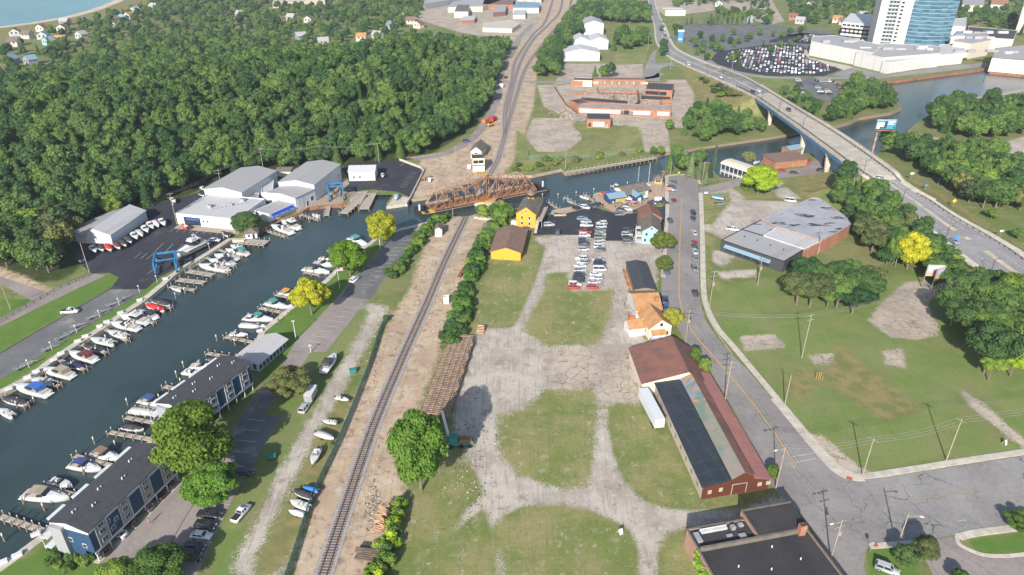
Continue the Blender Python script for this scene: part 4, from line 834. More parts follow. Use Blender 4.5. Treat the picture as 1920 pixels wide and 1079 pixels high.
# --- blue house
t,w,d=building('blue_house','pale blue two-storey house with grey gable roof beside the street','house',(1202,457),(1236,459),p2=(1240,425),h=5.6,axis='y',rise=2.4,wall='bluew',rf='rf_taupe',o=0.5,ops=[('F',0.25,3.6,0.9,1.2,'window'),('F',0.7,3.6,0.9,1.2,'window'),('F',0.2,1,0.9,1.2,'window'),('F',0.5,6.3,0.8,0.8,'window'),('L',0.3,3.6,0.9,1.2,'window')])
mb=MB()
for z in (2.7,0.3): mb.box(-2.2,-.03,0.3,3.2,z,z+.15); mb.box(-2.2,-.03,7,9.5,z+.6,z+.75)
for x,y in ((-2.1,.4),(-2.1,3.1),(-2.1,7.1),(-2.1,9.4)): mb.box(x-.07,x+.07,y-.07,y+.07,0,3.9)
mb.box(-2.2,-2.1,.3,3.2,3.6,3.7); mb.box(-2.2,-2.1,7,9.5,4.1,4.2); mb.build('porch',M['white'],t)
building('brown_house','house with dark brown gable roof just behind the blue house','house',(1201,434),(1238,434),d=10,h=6.0,axis='y',rise=2.4,wall='wood',rf='rf_red',o=0.5)
# --- sheds and orange roofed house
t,w,d=building('long_shed','low shed with worn dark grey board roof and an orange-brown wooden side','shed',(1189,557),(1227,557),d=21,h=3.0,axis='y',rise=0.7,wall='wood',rf='rf_dark',o=0.3)
mb=MB()
for y in (1,6,11,16): mb.box(-1.6,-.03,y,y+2.6,0.7,0.85); mb.box(-1.6,-1.5,y,y+2.6,.85,1.8)
mb.build('landing',mat('orange_stain_wood',(0.5,0.22,0.08)),t)
t,w,d=building('cottage','white cottage with bright orange shingle roof, front gable facing the camera','house',(1216,638),(1257,633),d=9.5,h=4.4,axis='y',rise=2.6,wall='cream',rf='rf_orange',o=0.45,ops=[('F',0.52,4.6,0.9,1.1,'window'),('F',0.82,1.2,0.7,1.3,'window'),('L',0.3,1.2,0.9,1.2,'window'),('L',0.7,1.2,.9,1.2,'window')])
mb=MB(); mb.box(0.6,w*.66,-1.6,-.02,0,2.5); pz=mb.build('porch',M['white'],t); mb=MB(); slab(mb,(0.3,-1.9,2.5),(w*.7,-1.9,2.5),(w*.7,0,3.4),(0.3,0,3.4),.12); mb.build('porch_roof',M['rf_orange'],pz)
mb=MB(); mb.box(1.6,w*.5,-1.68,-1.6,.7,1.6); mb.build('boarded_window',M['deckwood'],t)
mb=MB(); mb.box(-5.2,-.02,3,8,0,3.0); 
for y in (3,8): pass
mb.add([(-5.2,3,3),(-5.2,8,3),(-5.2,5.5,4.6)],[(2,1,0)]); mb.build('wing',M['white'],t)
mb=MB(); slab(mb,(-5.6,2.6,2.8),(1.5,2.6,2.8),(1.5,5.5,4.7),(-5.6,5.5,4.7),.14); slab(mb,(-5.6,5.5,4.7),(1.5,5.5,4.7),(1.5,8.4,2.8),(-5.6,8.4,2.8),.14); mb.build('wing_roof',M['rf_orange'],t)
t,w,d=building('cottage','rear white house with orange hip-ended roof and brick chimney behind the front cottage','house',(1192,603),(1238,601),d=12.5,h=4.2,axis='x',rise=2.6,wall='white',rf='rf_orange',o=0.45,ops=[('L',0.3,1.2,1,1.2,'window'),('F',0.15,1.2,1,1.2,'window')])
mb=MB(); mb.box(w*.8,w*.8+1,2.4,3.3,4,7.2); mb.build('chimney',M['brick'],t)

mb=MB(); mb.box(-2.2,-.03,0,2.8,.5,.65); mb.box(-2.2,-2.1,0,2.8,.65,1.6); mb.box(-2.2,-.1,0,.1,.65,1.6); mb.build('deck',mat('orange_deck',(0.55,0.2,0.07)),t)
mb=MB(); mb.box(-2.4,-.03,5,9,1.2,1.35); mb.box(-2.4,-2.3,5,9,1.35,2.3); mb.box(-2.4,-2.25,5,5.15,0,1.3); mb.box(-2.4,-2.25,8.85,9,0,1.3); mb.build('upper_deck',M['deckwood'],t)
# --- brown roofed store: profile extruded along its depth
def profile_building(name,label,cat,p0,p1,d,prof,roofs,wall,ops=(),o=0.4,shear=0,loc=None):
    O,rz,w,d=loc or frame_of(p0,p1,d); t=thing(name,label,cat,(O.x,O.y,0),rz)
    pr=[(u*w,z) for u,z in prof]; mb=MB(); n_=len(pr)
    V=[(x,0,z) for x,z in pr]+[(x,d,z) for x,z in pr]+[(pr[0][0],0,0),(pr[-1][0],0,0),(pr[0][0],d,0),(pr[-1][0],d,0)]
    a,b_,c_,e=2*n_,2*n_+1,2*n_+2,2*n_+3
    mb.add(V,[tuple([a]+[b_]+list(range(n_-1,-1,-1))),tuple([e,c_]+list(range(n_,2*n_))),(a,0,n_,c_)[::-1],(b_,n_-1,2*n_-1,e),(a,c_,e,b_)])
    mb.build('wall',[M[wall]],t)
    for i,(rm) in enumerate(roofs):
        if rm is None: continue
        (x0,z0),(x1,z1)=pr[i],pr[i+1]
        if abs(x1-x0)<.05: continue
        oo0=o if i==0 else 0; oo1=o if i==n_-2 else 0; k=(z1-z0)/(x1-x0)
        mb=MB(); slab(mb,(x0-oo0,-o,z0-k*oo0+.02),(x1+oo1,-o,z1+k*oo1+.02),(x1+oo1,d+o,z1+k*oo1+.02),(x0-oo0,d+o,z0-k*oo0+.02),.12); mb.build('roof',M[rm],t)
    for op in ops: opening(t,w,d,*op[:6],pm=M[op[6]] if len(op)>6 else None,fm=M[op[7]] if len(op)>7 else M['white'])
    if shear:
        for ch in t.children_recursive:
            for v_ in ch.data.vertices: v_.co.x+=shear*v_.co.y
    return t,w,d
m,n,b=newmat('mossy_patched_roof'); tc=N(n,'ShaderNodeTexCoord').outputs['Object']; b.inputs['Roughness'].default_value=0.9
v=N(n,'ShaderNodeTexVoronoi'); v.inputs['Scale'].default_value=0.9; v.distance='CHEBYCHEV'; n.links.new(tc,v.inputs['Vector'])
sp=N(n,'ShaderNodeSeparateXYZ'); n.links.new(tc,sp.inputs[0]); spc=N(n,'ShaderNodeSeparateColor'); n.links.new(v.outputs['Color'],spc.inputs[0])
c=mixc(n,ramp(n,noise(n,0.3,5,.7,tc),.4,.62),(0.24,0.2,0.18),(0.17,0.2,0.14)); c=mixc(n,ramp(n,noise(n,0.12,4,.6,tc),.5,.62),c,(0.13,0.18,0.14))
f=math_(n,'MULTIPLY',math_(n,'GREATER_THAN',spc.outputs[0],0.6),ramp(n,sp.outputs[1],26,33)); c=mixc(n,f,c,(0.16,0.22,0.36)); f=math_(n,'MULTIPLY',math_(n,'GREATER_THAN',spc.outputs[1],0.72),ramp(n,sp.outputs[1],20,27)); c=mixc(n,f,c,(0.36,0.2,0.11)); n.links.new(c,b.inputs['Base Color']); M['mossy']=m
M['rf_pink']=mat('faded_red_roof',(0.38,0.17,0.14),(0.31,0.14,0.12),0.2,0.9,c3=(0.2,0.09,0.08))
m,n,b=newmat('solar_black_membrane'); tc=N(n,'ShaderNodeTexCoord').outputs['Object']; b.inputs['Roughness'].default_value=0.75; bt=N(n,'ShaderNodeTexBrick'); n.links.new(tc,bt.inputs['Vector']); bt.inputs['Scale'].default_value=0.3; bt.inputs['Color1'].default_value=(0.018,0.025,0.035,1); bt.inputs['Color2'].default_value=(0.022,0.03,0.042,1); bt.inputs['Mortar'].default_value=(0.07,0.08,0.09,1); bt.inputs['Mortar Size'].default_value=0.012; bt.inputs['Brick Width'].default_value=0.9; bt.inputs['Row Height'].default_value=1.1; bt.offset=0
n.links.new(mixc(n,ramp(n,noise(n,.3,4,.6,tc),.4,.7,0,.3),bt.outputs['Color'],(0.05,0.055,0.065)),b.inputs['Base Color']); M['solar']=m
profile_building('long_warehouse','long red-brown warehouse with black, mossy and faded red roof strips beside the street','warehouse',(1314,937),(1439,917),41.5,[(0,4.0),(0.40,4.9),(0.405,5.1),(0.58,6.7),(0.74,5.3),(0.745,4.4),(1.0,3.2)],['solar',None,'mossy','rf_red',None,'rf_pink'],'brownwall',
 ops=[('F',1.9,1.5,0.7,0.9,'window','deckwood','deckwood'),('F',4.6,1.7,0.7,0.9,'window','deckwood','deckwood'),('F',9.2,0.1,3.4,2.9,'garage','brownwall','deckwood'),('F',14.3,1.5,.8,.9,'window','deckwood','deckwood'),('F',16.5,1.5,.9,.9,'window','deckwood','deckwood')]+[('L',20.7,0.1,41,3.7,'panel','tin')]+[('L',3+i*4.2,1.4,.8,.9,'window','wood','wood') for i in range(9)],shear=.11)
profile_building('brown_store','broad store building with brown gable roof between the cottage and the long warehouse','store',None,None,18,[(0,4.0),(0.69,7.4),(1.0,3.6)],['rf_red','rf_red'],'cream',ops=[('F',1.6,1.5,1.2,.9,'window')],loc=(Vector((35.9,159.2,0)),R(3),18.0,17.5))
# --- bottom right dark roofed building
O=G(1288,1022); u=(G(1392,1000)-O).normalized()
t,w,d=building('brick_shop','brick building with broad black bitumen roof and parapets at the near street corner','commercial building',None,None,h=5.2,roof='flat',wall='pbrick',rf='rf_black',trim='rf_taupe',loc=(Vector((41.6,82.9,0)),R(12.5),24.7,24.0))
mb=MB(); mb.box(13.2,24.76,18.6,25.6,0,5.9); mb.build('rear_wall',M['pbrick'],t); mb=MB(); mb.box(13.22,24.74,18.62,25.58,5.905,5.96); mb.build('rear_roof',M['rf_black'],t); mb=MB(); mb.box(13.15,24.8,25.3,25.65,5.965,6.15); mb.box(13.15,13.4,18.6,25.3,5.965,6.1); mb.build('rear_coping',M['rf_taupe'],t)
mb=MB(); mb.box(.31,24.38,18.0,18.5,4.95,6.0); mb.build('cross_parapet',M['rf_taupe'],t)
mb=MB(); mb.box(22,23.4,17.3,18.4,5,7.6); ch=mb.build('chimney',M['brick'],t); mb=MB(); mb.box(22.2,22.6,17.5,18.1,7.61,7.7); mb.box(22.8,23.2,17.5,18.1,7.61,7.7); mb.build('chimney_pot',M['dark'],ch)
mb=MB()
for i in range(14): mb.box(2.6+i*.42,2.9+i*.42,22.2,22.9,5.0,5.5)
mb.box(2.5,8.5,22.95,23.1,4.9,5.6); mb.build('white_slatted_rack',M['white'],t)
mb=MB(); mb.box(2.4,12.6,18.8,21.2,4.87,4.9); mb.build('deck_mat',M['solar'],t)
roof_units(t,[(1.4,21.4,4.9,1.0,2.4,.6),(9.6,22.2,4.9,.9,.9,.9),(11.6,22.6,4.9,1.0,.8,.6),(10.6,19.8,4.9,1.4,1.2,.5),(8,20.6,4.9,1.2,.5,.4)],'steel')
for (x,y) in ((6,13),(12,11),(19,12),(15,16),(8,9)):
    mb=MB(); mb.tube((x,y,4.95),(x,y,5.5),0.14); mb.build('roof_vent',M['white'],t)
mb=MB()
for i in range(260):
    y=random.uniform(8,19)+0; z=random.uniform(.1,5.1); c_=Vector((-.12-random.random()*.35,y,z)); a=Vector((random.uniform(-1,1),random.uniform(-1,1),random.uniform(-1,1))).normalized()*.35; b_=Vector((random.uniform(-1,1),random.uniform(-1,1),random.uniform(-1,1))).normalized()*.35
    mb.quad(c_-a,c_-b_,c_+a,c_+b_)
IVY=mb; IVYP=t
# --- grey roofed plant building right of the street
def poly_building(name,label,cat,px,h,wall,rf,zpx=None,trim=None,grow=0):
    w_=GG(px,h if zpx is None else zpx); c_=sum(w_,Vector())/len(w_); t=thing(name,label,cat,(c_.x,c_.y,0))
    pts=[(q_.x-c_.x,q_.y-c_.y) for q_ in w_]
    mb=MB(); mb.prism(pts,0,h-.02); mb.build('wall',M[wall],t)
    ins=[(x*.99,y*.99) for x,y in pts]; mb=MB(); mb.prism(ins,h-.02,h+.06); mb.build('roof',M[rf],t)
    n_=len(pts)
    if trim:
        mb=MB()
        for i in range(n_): a=pts[i];b_=pts[(i+1)%n_]; mb.bar((a[0],a[1],h+.12),(b_[0],b_[1],h+.12),.3,.3)
        mb.build('coping',M[trim],t)
    return t,c_
m,n,b=newmat('torn_grey_roof'); p=gpos(n); b.inputs['Roughness'].default_value=.8
c=mixc(n,ramp(n,noise(n,.15,5,.6,p),.35,.65),(0.36,0.36,0.38),(0.3,0.3,0.32)); 
mp=N(n,'ShaderNodeMapping'); n.links.new(p,mp.inputs[0]); mp.inputs['Rotation'].default_value=(0,0,.5); mp.inputs['Scale'].default_value=(.35,1,1)
c=mixc(n,ramp(n,noise(n,.2,3,.7,mp.outputs[0]),.575,.585),c,(0.05,0.045,0.05)); n.links.new(c,b.inputs['Base Color']); M['rf_torn']=m
M['charcoal']=mat('charcoal_block_wall',(0.06,0.06,0.068),(0.05,0.05,0.056),1,.9)
t,c_=poly_building('plant_building','flat charcoal building with pale grey roof and five blue awnings along its front','commercial building',[(1353,451),(1470,491),(1508,468),(1431,443),(1391,431)],4.6,'charcoal','rf_grey',trim='dark')
A=G(1353,467);B=G(1470,508); A=G(1353,451,4.6);B=G(1470,491,4.6); A.z=B.z=0; dv=(B-A).normalized(); nn=Vector((dv.y,-dv.x,0))
if nn.y>0: nn=-nn
for i,f in enumerate((.07,.22,.37,.52,.66)):
    a=A+dv*((B-A).length*f)-c_; a.z=0; b_=a+dv*3.9; mb=MB()
    V=[a+nn*.03+Vector((0,0,3.5)),b_+nn*.03+Vector((0,0,3.5)),b_+nn*1.3+Vector((0,0,2.5)),a+nn*1.3+Vector((0,0,2.5)),a+nn*.03+Vector((0,0,2.3)),b_+nn*.03+Vector((0,0,2.3))]
    mb.add(V,[(0,1,2,3),(0,3,4),(1,5,2),(3,2,5,4),(0,4,5,1)]); mb.build('awning',M['rf_blue'] if i else M['rf_blue'],t)
    mb=MB(); mb.bar(a+dv*.4+nn*.05+Vector((0,0,1.4)),b_-dv*.4+nn*.05+Vector((0,0,1.4)),.1,1.5); mb.build('window',M['glass'],t)
for (x,y) in ((1396,445),(1420,452),(1444,461),(1469,469)):
    q_=G(x,y,4.6)-c_; mb=MB(); mb.tube((q_.x,q_.y,4.6),(q_.x,q_.y,5.1),.25); mb.build('roof_vent',M['dark'],t)
poly_building('plant_building','beige flat roofed middle section with orange brick wall right of the charcoal building','commercial building',[(1432,443),(1508,468),(1541,452),(1457,427)],4.9,'brick','rf_white',trim='white')
poly_building('plant_building','patched dark and white flat roof section above the charcoal building','commercial building',[(1391,431),(1432,443),(1457,427),(1428,413)],4.7,'charcoal','rf_torn',trim='dark')
poly_building('plant_building','large pale grey flat roof with black torn patches beside the trees','factory',[(1428,412),(1457,426.5),(1541,451.5),(1570,436),(1595,421),(1588,412),(1583,405),(1566,394),(1551,382),(1536,373),(1522,372),(1490,386),(1466,396)],5.4,'brick','rf_torn',trim='rf_grey')
# --- river restaurant at right, boathouse
building('riverside_restaurant','long brown-roofed brick restaurant by the water near the road bridge','restaurant',(1452,317),(1512,311),d=11,h=3.6,roof='shed',rise=.6,wall='brick',rf='rf_brown',o=.5)
building('dock_house','small hut with blue-grey roof on the dock beside the brown restaurant','hut',(1480,292),(1502,288),d=6,h=3,axis='x',rise=1.2,wall='brick',rf='rf_blue',o=.5)
t=thing('covered_dock','white covered boat dock with long pale arched roof on the river','boat house',(0,0,0)); A=G(1351,322);B=G(1398,338); u=(B-A); w=u.length; t.location=A; t.rotation_euler=(0,0,math.atan2(u.y,u.x))
mb=MB()
for x in np.linspace(0,w,7):
    for y in (0,9): mb.box(x-.12,x+.12,y-.12,y+.12,-2.5,4.2)
mb.box(0,w,-.1,.1,.4,.9); mb.box(0,w,-.1,.1,1.3,1.4); mb.build('post_frame',M['white'],t)
mb=MB()
for i in range(8):
    a0=math.pi*i/8;a1=math.pi*(i+1)/8
    slab(mb,(-.5,4.5-5*math.cos(a0),4.2+1.3*math.sin(a0)),(w+.5,4.5-5*math.cos(a0),4.2+1.3*math.sin(a0)),(w+.5,4.5-5*math.cos(a1),4.2+1.3*math.sin(a1)),(-.5,4.5-5*math.cos(a1),4.2+1.3*math.sin(a1)),.08)
mb.build('roof',M['cream'],t); mb=MB(); mb.box(0,w,0,1.5,-.2,0.1); mb.box(0,w,7.5,9,-.2,.1); mb.build('deck',M['deckwood'],t)
# --- ruined brick works
def brick_run(t,px,h,th=0.5,m='brick',name='wall',z0=0):
    w_=GG(px); mb=MB()
    for a,b_ in zip(w_[:-1],w_[1:]): mb.bar(Vector((a.x,a.y,(h+z0)/2)),Vector((b_.x,b_.y,(h+z0)/2)),th,h-z0)
    return mb.build(name,M[m],t)
t,w,d=building('ruined_factory','long roofless orange brick factory front with pale boarded bays','ruin',(1083,214),(1257,221),d=13,h=4.6,roof='flat',wall='brick',rf='slab',trim='brick',ops=[('F',x,1.0,7.5,2.6,'panel','rf_white') for x in (0.08,0.2,0.32,0.44,0.62,0.72,0.92)]+[('F',0.53,0.8,8,2.6,'panel','dark')])
building('ruined_factory','angled orange brick wing at the left end of the ruined factory front','ruin',(1067,201),(1083,209),d=9,h=4.8,roof='flat',wall='brick',rf='rf_dark',trim='brick')
building('ruined_factory','two-storey orange brick corner block with open dark bays at the ruin','ruin',(1209,187),(1259,190),d=22,h=7.2,roof='flat',wall='brick',rf='rf_dark',trim='brick',ops=[('F',0.25,3.6,9,2.4,'window'),('F',0.65,3.6,5,2.4,'window'),('F',0.4,0.4,20,2.4,'panel','dark')])
building('ruined_factory','rear range of the ruined brick works with coloured murals and broken roof','ruin',(1112,161),(1210,162),d=9,h=4.5,roof='flat',wall='brick',rf='rf_brown',trim='brick',ops=[('F',0.08+i*0.14,1.2,10,2,'panel','tin') for i in range(7)])
for i,(px_,h_,lb_) in enumerate([([(1100,172),(1200,175)],1.0,'low broken brick wall across the middle of the ruined slab'),([(1040,165),(1062,198),(1085,215)],.8,'low curved remnant wall at the left side of the ruin'),([(1150,182),(1152,196)],2.0,'short upright wall stub in the middle of the ruin'),([(1195,176),(1198,196),(1190,204)],3.0,'broken wall and collapsed bay left of the corner block'),([(1095,190),(1170,196)],1.4,'dark red remnant wall just behind the boarded front'),([(1180,207),(1238,212)],.9,'low concrete foundation wall right of the front'),([(1058,180),(1100,178)],.7,'thin foundation line crossing the left slab'),([(1120,166),(1122,176),(1205,178)],.8,'foundation line in front of the rear range')]):
    t=thing('ruined_wall',lb_,'ruin',(0,0,0)); brick_run(t,px_,h_,.7,'brick' if i%2==0 else 'rf_red')
building('gatehouse','red and cream brick gatehouse at the left end of the rear range','building',(1076,162),(1110,163),d=9,h=4.6,roof='flat',wall='cream',rf='rf_dark',trim='dark',ops=[('F',0.15,0.1,9,4,'panel','brick')])
building('gatehouse','small square orange brick gatehouse with black flat roof standing in the grass','building',(1100,240),(1144,241),d=14,h=5.4,roof='flat',wall='brick',rf='rf_dark',trim='brick',ops=[('F',0.5,0.8,7,3,'panel','rf_white'),('F',0.12,0.6,1.4,2.4,'panel','dark'),('F',0.85,0.1,1.2,2.4,'panel','deckwood')])
building('ruined_wall','low black roofed strip standing behind the boarded factory front','ruin',(1086,199),(1172,206),d=8,h=4.0,roof='flat',wall='rf_red',rf='rf_black',trim='rf_red')
for i,(a,b_) in enumerate((((1240,200),(1257,200)),((1240,206),(1257,206)),((1240,212),(1257,212)))):
    building('broken_bay','%s broken concrete roof bay behind the right end of the brick front'%(('farthest','middle','nearest')[i]),'ruin',a,b_,d=4,h=3.6,roof='flat',wall='brick',rf='conc_tan',trim='brick')
# --- white warehouses beside the rail yard
WH=[((1056,115),(1124,115),24,7,'nearest and widest white warehouse with low gable roof beside the rail trees'),((1107,93),(1140,93),26,8,'right-hand middle white warehouse with white gable roof'),((1073,90),(1106,90),24,6.5,'left-hand middle white warehouse'),((1095,66),(1131,66),34,11,'rearmost and tallest warehouse with light grey roof in the white warehouse group')]
for i,(a,b_,d_,h_,lb) in enumerate(WH):
    building('white_warehouse',lb,'warehouse',a,b_,d=d_,h=h_,axis='y',rise=3.2,wall='metalwall',rf='rf_white' if i<3 else 'rf_grey',ops=[('F',0.4,.1,6,4.5,'garage','metalwall')] if i==0 else ())
building('site_office','small grey shed with sloping roof right of the warehouse yard','shed',(1128,136),(1148,137),d=12,h=3,roof='shed',rise=1.0,wall='greysid',rf='rf_grey')
building('roadside_store','long beige flat-roofed store beside the top road junction','store',(1247,30),(1285,30),d=24,h=6,roof='flat',wall='cream',rf='rf_white')
# --- casino hotel
def at_(px,py): return G(px,py)
t=thing('hotel_tower','tall curved hotel tower of blue glass with two white concrete strips','hotel tower',G(1700,95)+Vector((0,0,0)))
O=G(1633,92); E_=G(1775,98); wv=(E_-O); W_=wv.length; t.location=O; t.rotation_euler=(0,0,math.atan2(wv.y,wv.x))
HT=82; nfl=25; fh=HT/nfl
mb=MB(); seg=18; cur=[]
for i in range(seg+1):
    f=i/seg; x=W_*(.415+.585*f); y=-7*math.sin(math.pi*f)*0.8+ (3*f); cur.append((x,y))
pts=cur+[(W_*1.0,24),(W_*.42,24)]
mb.prism(pts,0,HT)
m,n,b=newmat('blue_curtain_glass'); tc=N(n,'ShaderNodeTexCoord').outputs['Object']; sp=N(n,'ShaderNodeSeparateXYZ'); n.links.new(tc,sp.inputs[0]); b.inputs['Roughness'].default_value=.12; b.inputs['Specular IOR Level'].default_value=.8
bt=N(n,'ShaderNodeTexWhiteNoise',noise_dimensions='3D'); sn=N(n,'ShaderNodeVectorMath',operation='SNAP'); n.links.new(tc,sn.inputs[0]); sn.inputs[1].default_value=(5,200,fh/2); n.links.new(sn.outputs[0],bt.inputs['Vector'])
c=mixc(n,bt.outputs['Value'],(0.035,0.085,0.13),(0.1,0.2,0.26)); fr=math_(n,'FRACT',math_(n,'MULTIPLY',sp.outputs[2],1/fh)); c=mixc(n,math_(n,'LESS_THAN',fr,.17),c,(0.2,0.31,0.37)); n.links.new(c,b.inputs['Base Color']); M['curtain']=m
mb.build('glass_facade',M['curtain'],t)
mb=MB(); mb.box(W_*.0,W_*.1,0,26,0,HT); mb.build('white_fin',M['cream'] if 0 else M['conc_w'] if 'conc_w' in M else mat('tower_white',(0.66,0.62,0.57)),t)
M['tw']=bpy.data.materials['tower_white'] if 'tower_white' in bpy.data.materials else M['white']
mb=MB(); mb.box(W_*.24,W_*.415,-.6,26,0,HT); mb.build('white_fin',M['tw'],t)
mb=MB(); mb.box(W_*.1,W_*.24,1.2,26,0,HT); mb.build('recessed_wall',mat('tower_glass_panel',(0.2,0.27,0.28)),t)
k=0
for fl in range(1,int(nfl*0.72)):
    z=fl*fh
    mb=MB()
    for x0,x1 in ((.105,.148),(.153,.193),(.198,.235)): mb.box(W_*x0,W_*x1,.9,1.18,z,z+.9)
    mb.build('balcony',M['tw'],t)
    mb=MB()
    for x0,x1 in ((.118,.145),(.165,.19),(.207,.232)): mb.box(W_*x0,W_*x1,1.05,1.19,z+.95,z+2.7)
    mb.build('window_row',M['glass'],t)
    mb=MB(); mb.box(W_*.262,W_*.3,-.7,-.61,z+.9,z+2.6); mb.build('window',M['glass'],t)
def far_box(name,label,cat,px,h,wall,rf,trim=None): return poly_building(name,label,cat,px,h,wall,rf,zpx=0,trim=trim)
M['casino']=stripes('casino_white_panels',(0.56,0.545,0.52),(0.48,0.47,0.45),0,.2,duty=.9)
far_box('casino_hall','left white flat-roofed casino hall with grey roof next to the crowded car park','casino',[(1516,104),(1630,128),(1650,112),(1560,92),(1519,94)],12,'casino','rf_grey','white')
far_box('casino_hall','middle white casino hall with pale flat roof in front of the hotel tower','casino',[(1600,123),(1650,135),(1756,126),(1758,112),(1660,106),(1612,108)],11,'casino','rf_grey','white')
far_box('casino_hall','low white service block running along the basin behind the riverside drive','casino',[(1650,136),(1662,139),(1752,125),(1802,120),(1803,104),(1756,104),(1755,113)],9,'casino','rf_white','white')
far_box('casino_hall','tan stepped casino block right of the hotel tower','casino',[(1780,107),(1812,112),(1850,104),(1842,88),(1786,92)],13,'cream','rf_grey','cream')
far_box('casino_hall','white curved casino pavilion with red-edged roof standing at the basin edge','casino',[(1852,135),(1905,140),(1990,143),(1990,112),(1920,108),(1858,116)],11,'casino','rf_grey','rf_red')
far_box('parking_garage','white multi-storey parking garage with dark open decks left of the tower','parking garage',[(1575,66),(1640,73),(1645,52),(1590,48)],2,'casino','rf_white','white')
for lv in range(3):
    o_,c_=far_box('garage_deck','%s open deck of the white parking garage'%(('lowest','middle','top')[lv]),'parking garage',[(1575,66),(1640,73),(1645,52),(1590,48)],2,'casino','rf_white') if 0 else (None,None)
t=[o for o in bpy.data.objects if o.name.startswith('parking_garage')][0]; cc=t.location
for lv in range(3):
    pts=[(q_.x-cc.x,q_.y-cc.y) for q_ in GG([(1575,66),(1640,73),(1645,52),(1590,48)])]
    mb=MB(); mb.prism([(x*.97,y*.97) for x,y in pts],2.1+lv*3.6,3.9+lv*3.6); mb.build('open_bay',M['dark'],t)  # solid dark block: shade of the open deck put into its colour
    mb=MB(); mb.prism(pts,3.9+lv*3.6,5.7+lv*3.6); mb.build('parking_deck',M['casino'],t)
    mb=MB()
    for i in range(9):
        a=Vector(pts[0]).lerp(Vector(pts[1]),i/8) ; mb.box(a[0]-.4,a[0]+.4,a[1]-.5,a[1]+.3,2,3.95+lv*3.6)
    mb.build('column_row',M['casino'],t)
far_box('garage_annex','white garage annex just right of the hotel tower','parking garage',[(1778,66),(1806,68),(1808,50),(1782,52)],9,'casino','rf_white','white')
far_box('casino_hall','cream casino annex with red doors behind the stepped block','casino',[(1806,92),(1893,98),(1900,80),(1810,72)],11,'cream','rf_dark','cream')
far_box('silo_block','beige silo-like block at the right edge of the picture','building',[(1903,62),(1945,64),(1945,45),(1905,46)],26,'cream','rf_grey')
for o in [o for o in bpy.data.objects if o.name.startswith('casino_hall') and o.type=='EMPTY']:
    rf_=[c_ for c_ in o.children if c_.name.startswith('roof')][0]; vs=[v_.co for v_ in rf_.data.vertices]; cx=sum(v_.x for v_ in vs)/len(vs); cy=sum(v_.y for v_ in vs)/len(vs); zt=max(v_.z for v_ in vs); x0=min(v_.x for v_ in vs);x1=max(v_.x for v_ in vs)
    for i in range(7):
        a=random.uniform(2,5); mb=MB(); x=cx+random.uniform(-.33,.33)*(x1-x0); y=cy+random.uniform(-4,5); mb.box(x-a,x+a,y-1.6,y+1.6,zt,zt+random.uniform(1,2.4)); mb.box(x-a-.1,x+a+.1,y-1.7,y+1.7,zt+.5,zt+.6); mb.build('roof_unit',M[random.choice(['steel','rf_grey','casino'])],o)
# --- far industry, houses
IND=[([(800,18),(860,8),(905,-4),(870,-6),(795,12)],7,'greysid','rf_grey','pale grey sawtooth factory shed beyond the forest','factory'),
([(840,24),(905,22),(940,10),(900,4),(850,12)],6,'cream','rf_grey','tan roofed factory hall beyond the forest','factory'),
([(852,34),(878,34),(880,20),(858,20)],7,'cream','rf_taupe','square tan factory hall with white lower wall','factory'),
([(870,8),(1015,6),(1015,-8),(870,-8)],8,'tin','rf_taupe','long low mill with mixed coloured walls at the top of the picture','factory'),
([(905,18),(965,19),(968,8),(908,8)],6,'brick','rf_brown','orange walled mill shed below the long mill','factory'),
([(925,32),(948,30),(950,18),(927,20)],5,'rf_red','rf_grey','small dark red brick workshop by the mill','workshop'),
([(962,25),(1010,25),(1012,14),(962,12)],6,'white','rf_blue','white and blue processing plant beside the tracks','factory'),
([(962,36),(985,36),(986,22),(964,20)],4,'white','rf_white','small white plant office beside the tracks','office'),
([(867,46),(890,44),(893,36),(868,38)],4,'brick','rf_white','small red brick office with white roof among the trees','office'),
([(1093,7),(1120,8),(1122,-2),(1095,-3)],6,'rf_red','rf_brown','bright red industrial shed near the tracks at the top','shed'),
([(1134,5),(1158,5),(1160,-6),(1135,-6)],5,'rf_red','rf_brown','second red shed at the top centre','shed'),
([(905,60),(960,62),(975,52),(960,44),(905,50)],4,'cream','conc','long low pale warehouse at the forest end beside the tracks','warehouse'),
([(512,16),(610,8),(610,0),(560,2),(514,10)],6,'cream','conc','long pale school building with flat roof among far trees','school'),
([(1800,22),(1840,22),(1845,5),(1805,5)],7,'cream','rf_grey','pale commercial block far right behind the tower','building'),
([(1855,20),(1885,22),(1890,4),(1858,4)],7,'white','rf_orange','white commercial block with orange roof far right','building'),
([(1780,82),(1830,88),(1835,74),(1790,70)],6,'cream','rf_blue','cream block with blue corner right of the tower','building')]
for (px,h_,wl,rf_,lb,ct) in IND: far_box(ct.replace(' ','_'),lb,ct,px,h_,wl,rf_,None)
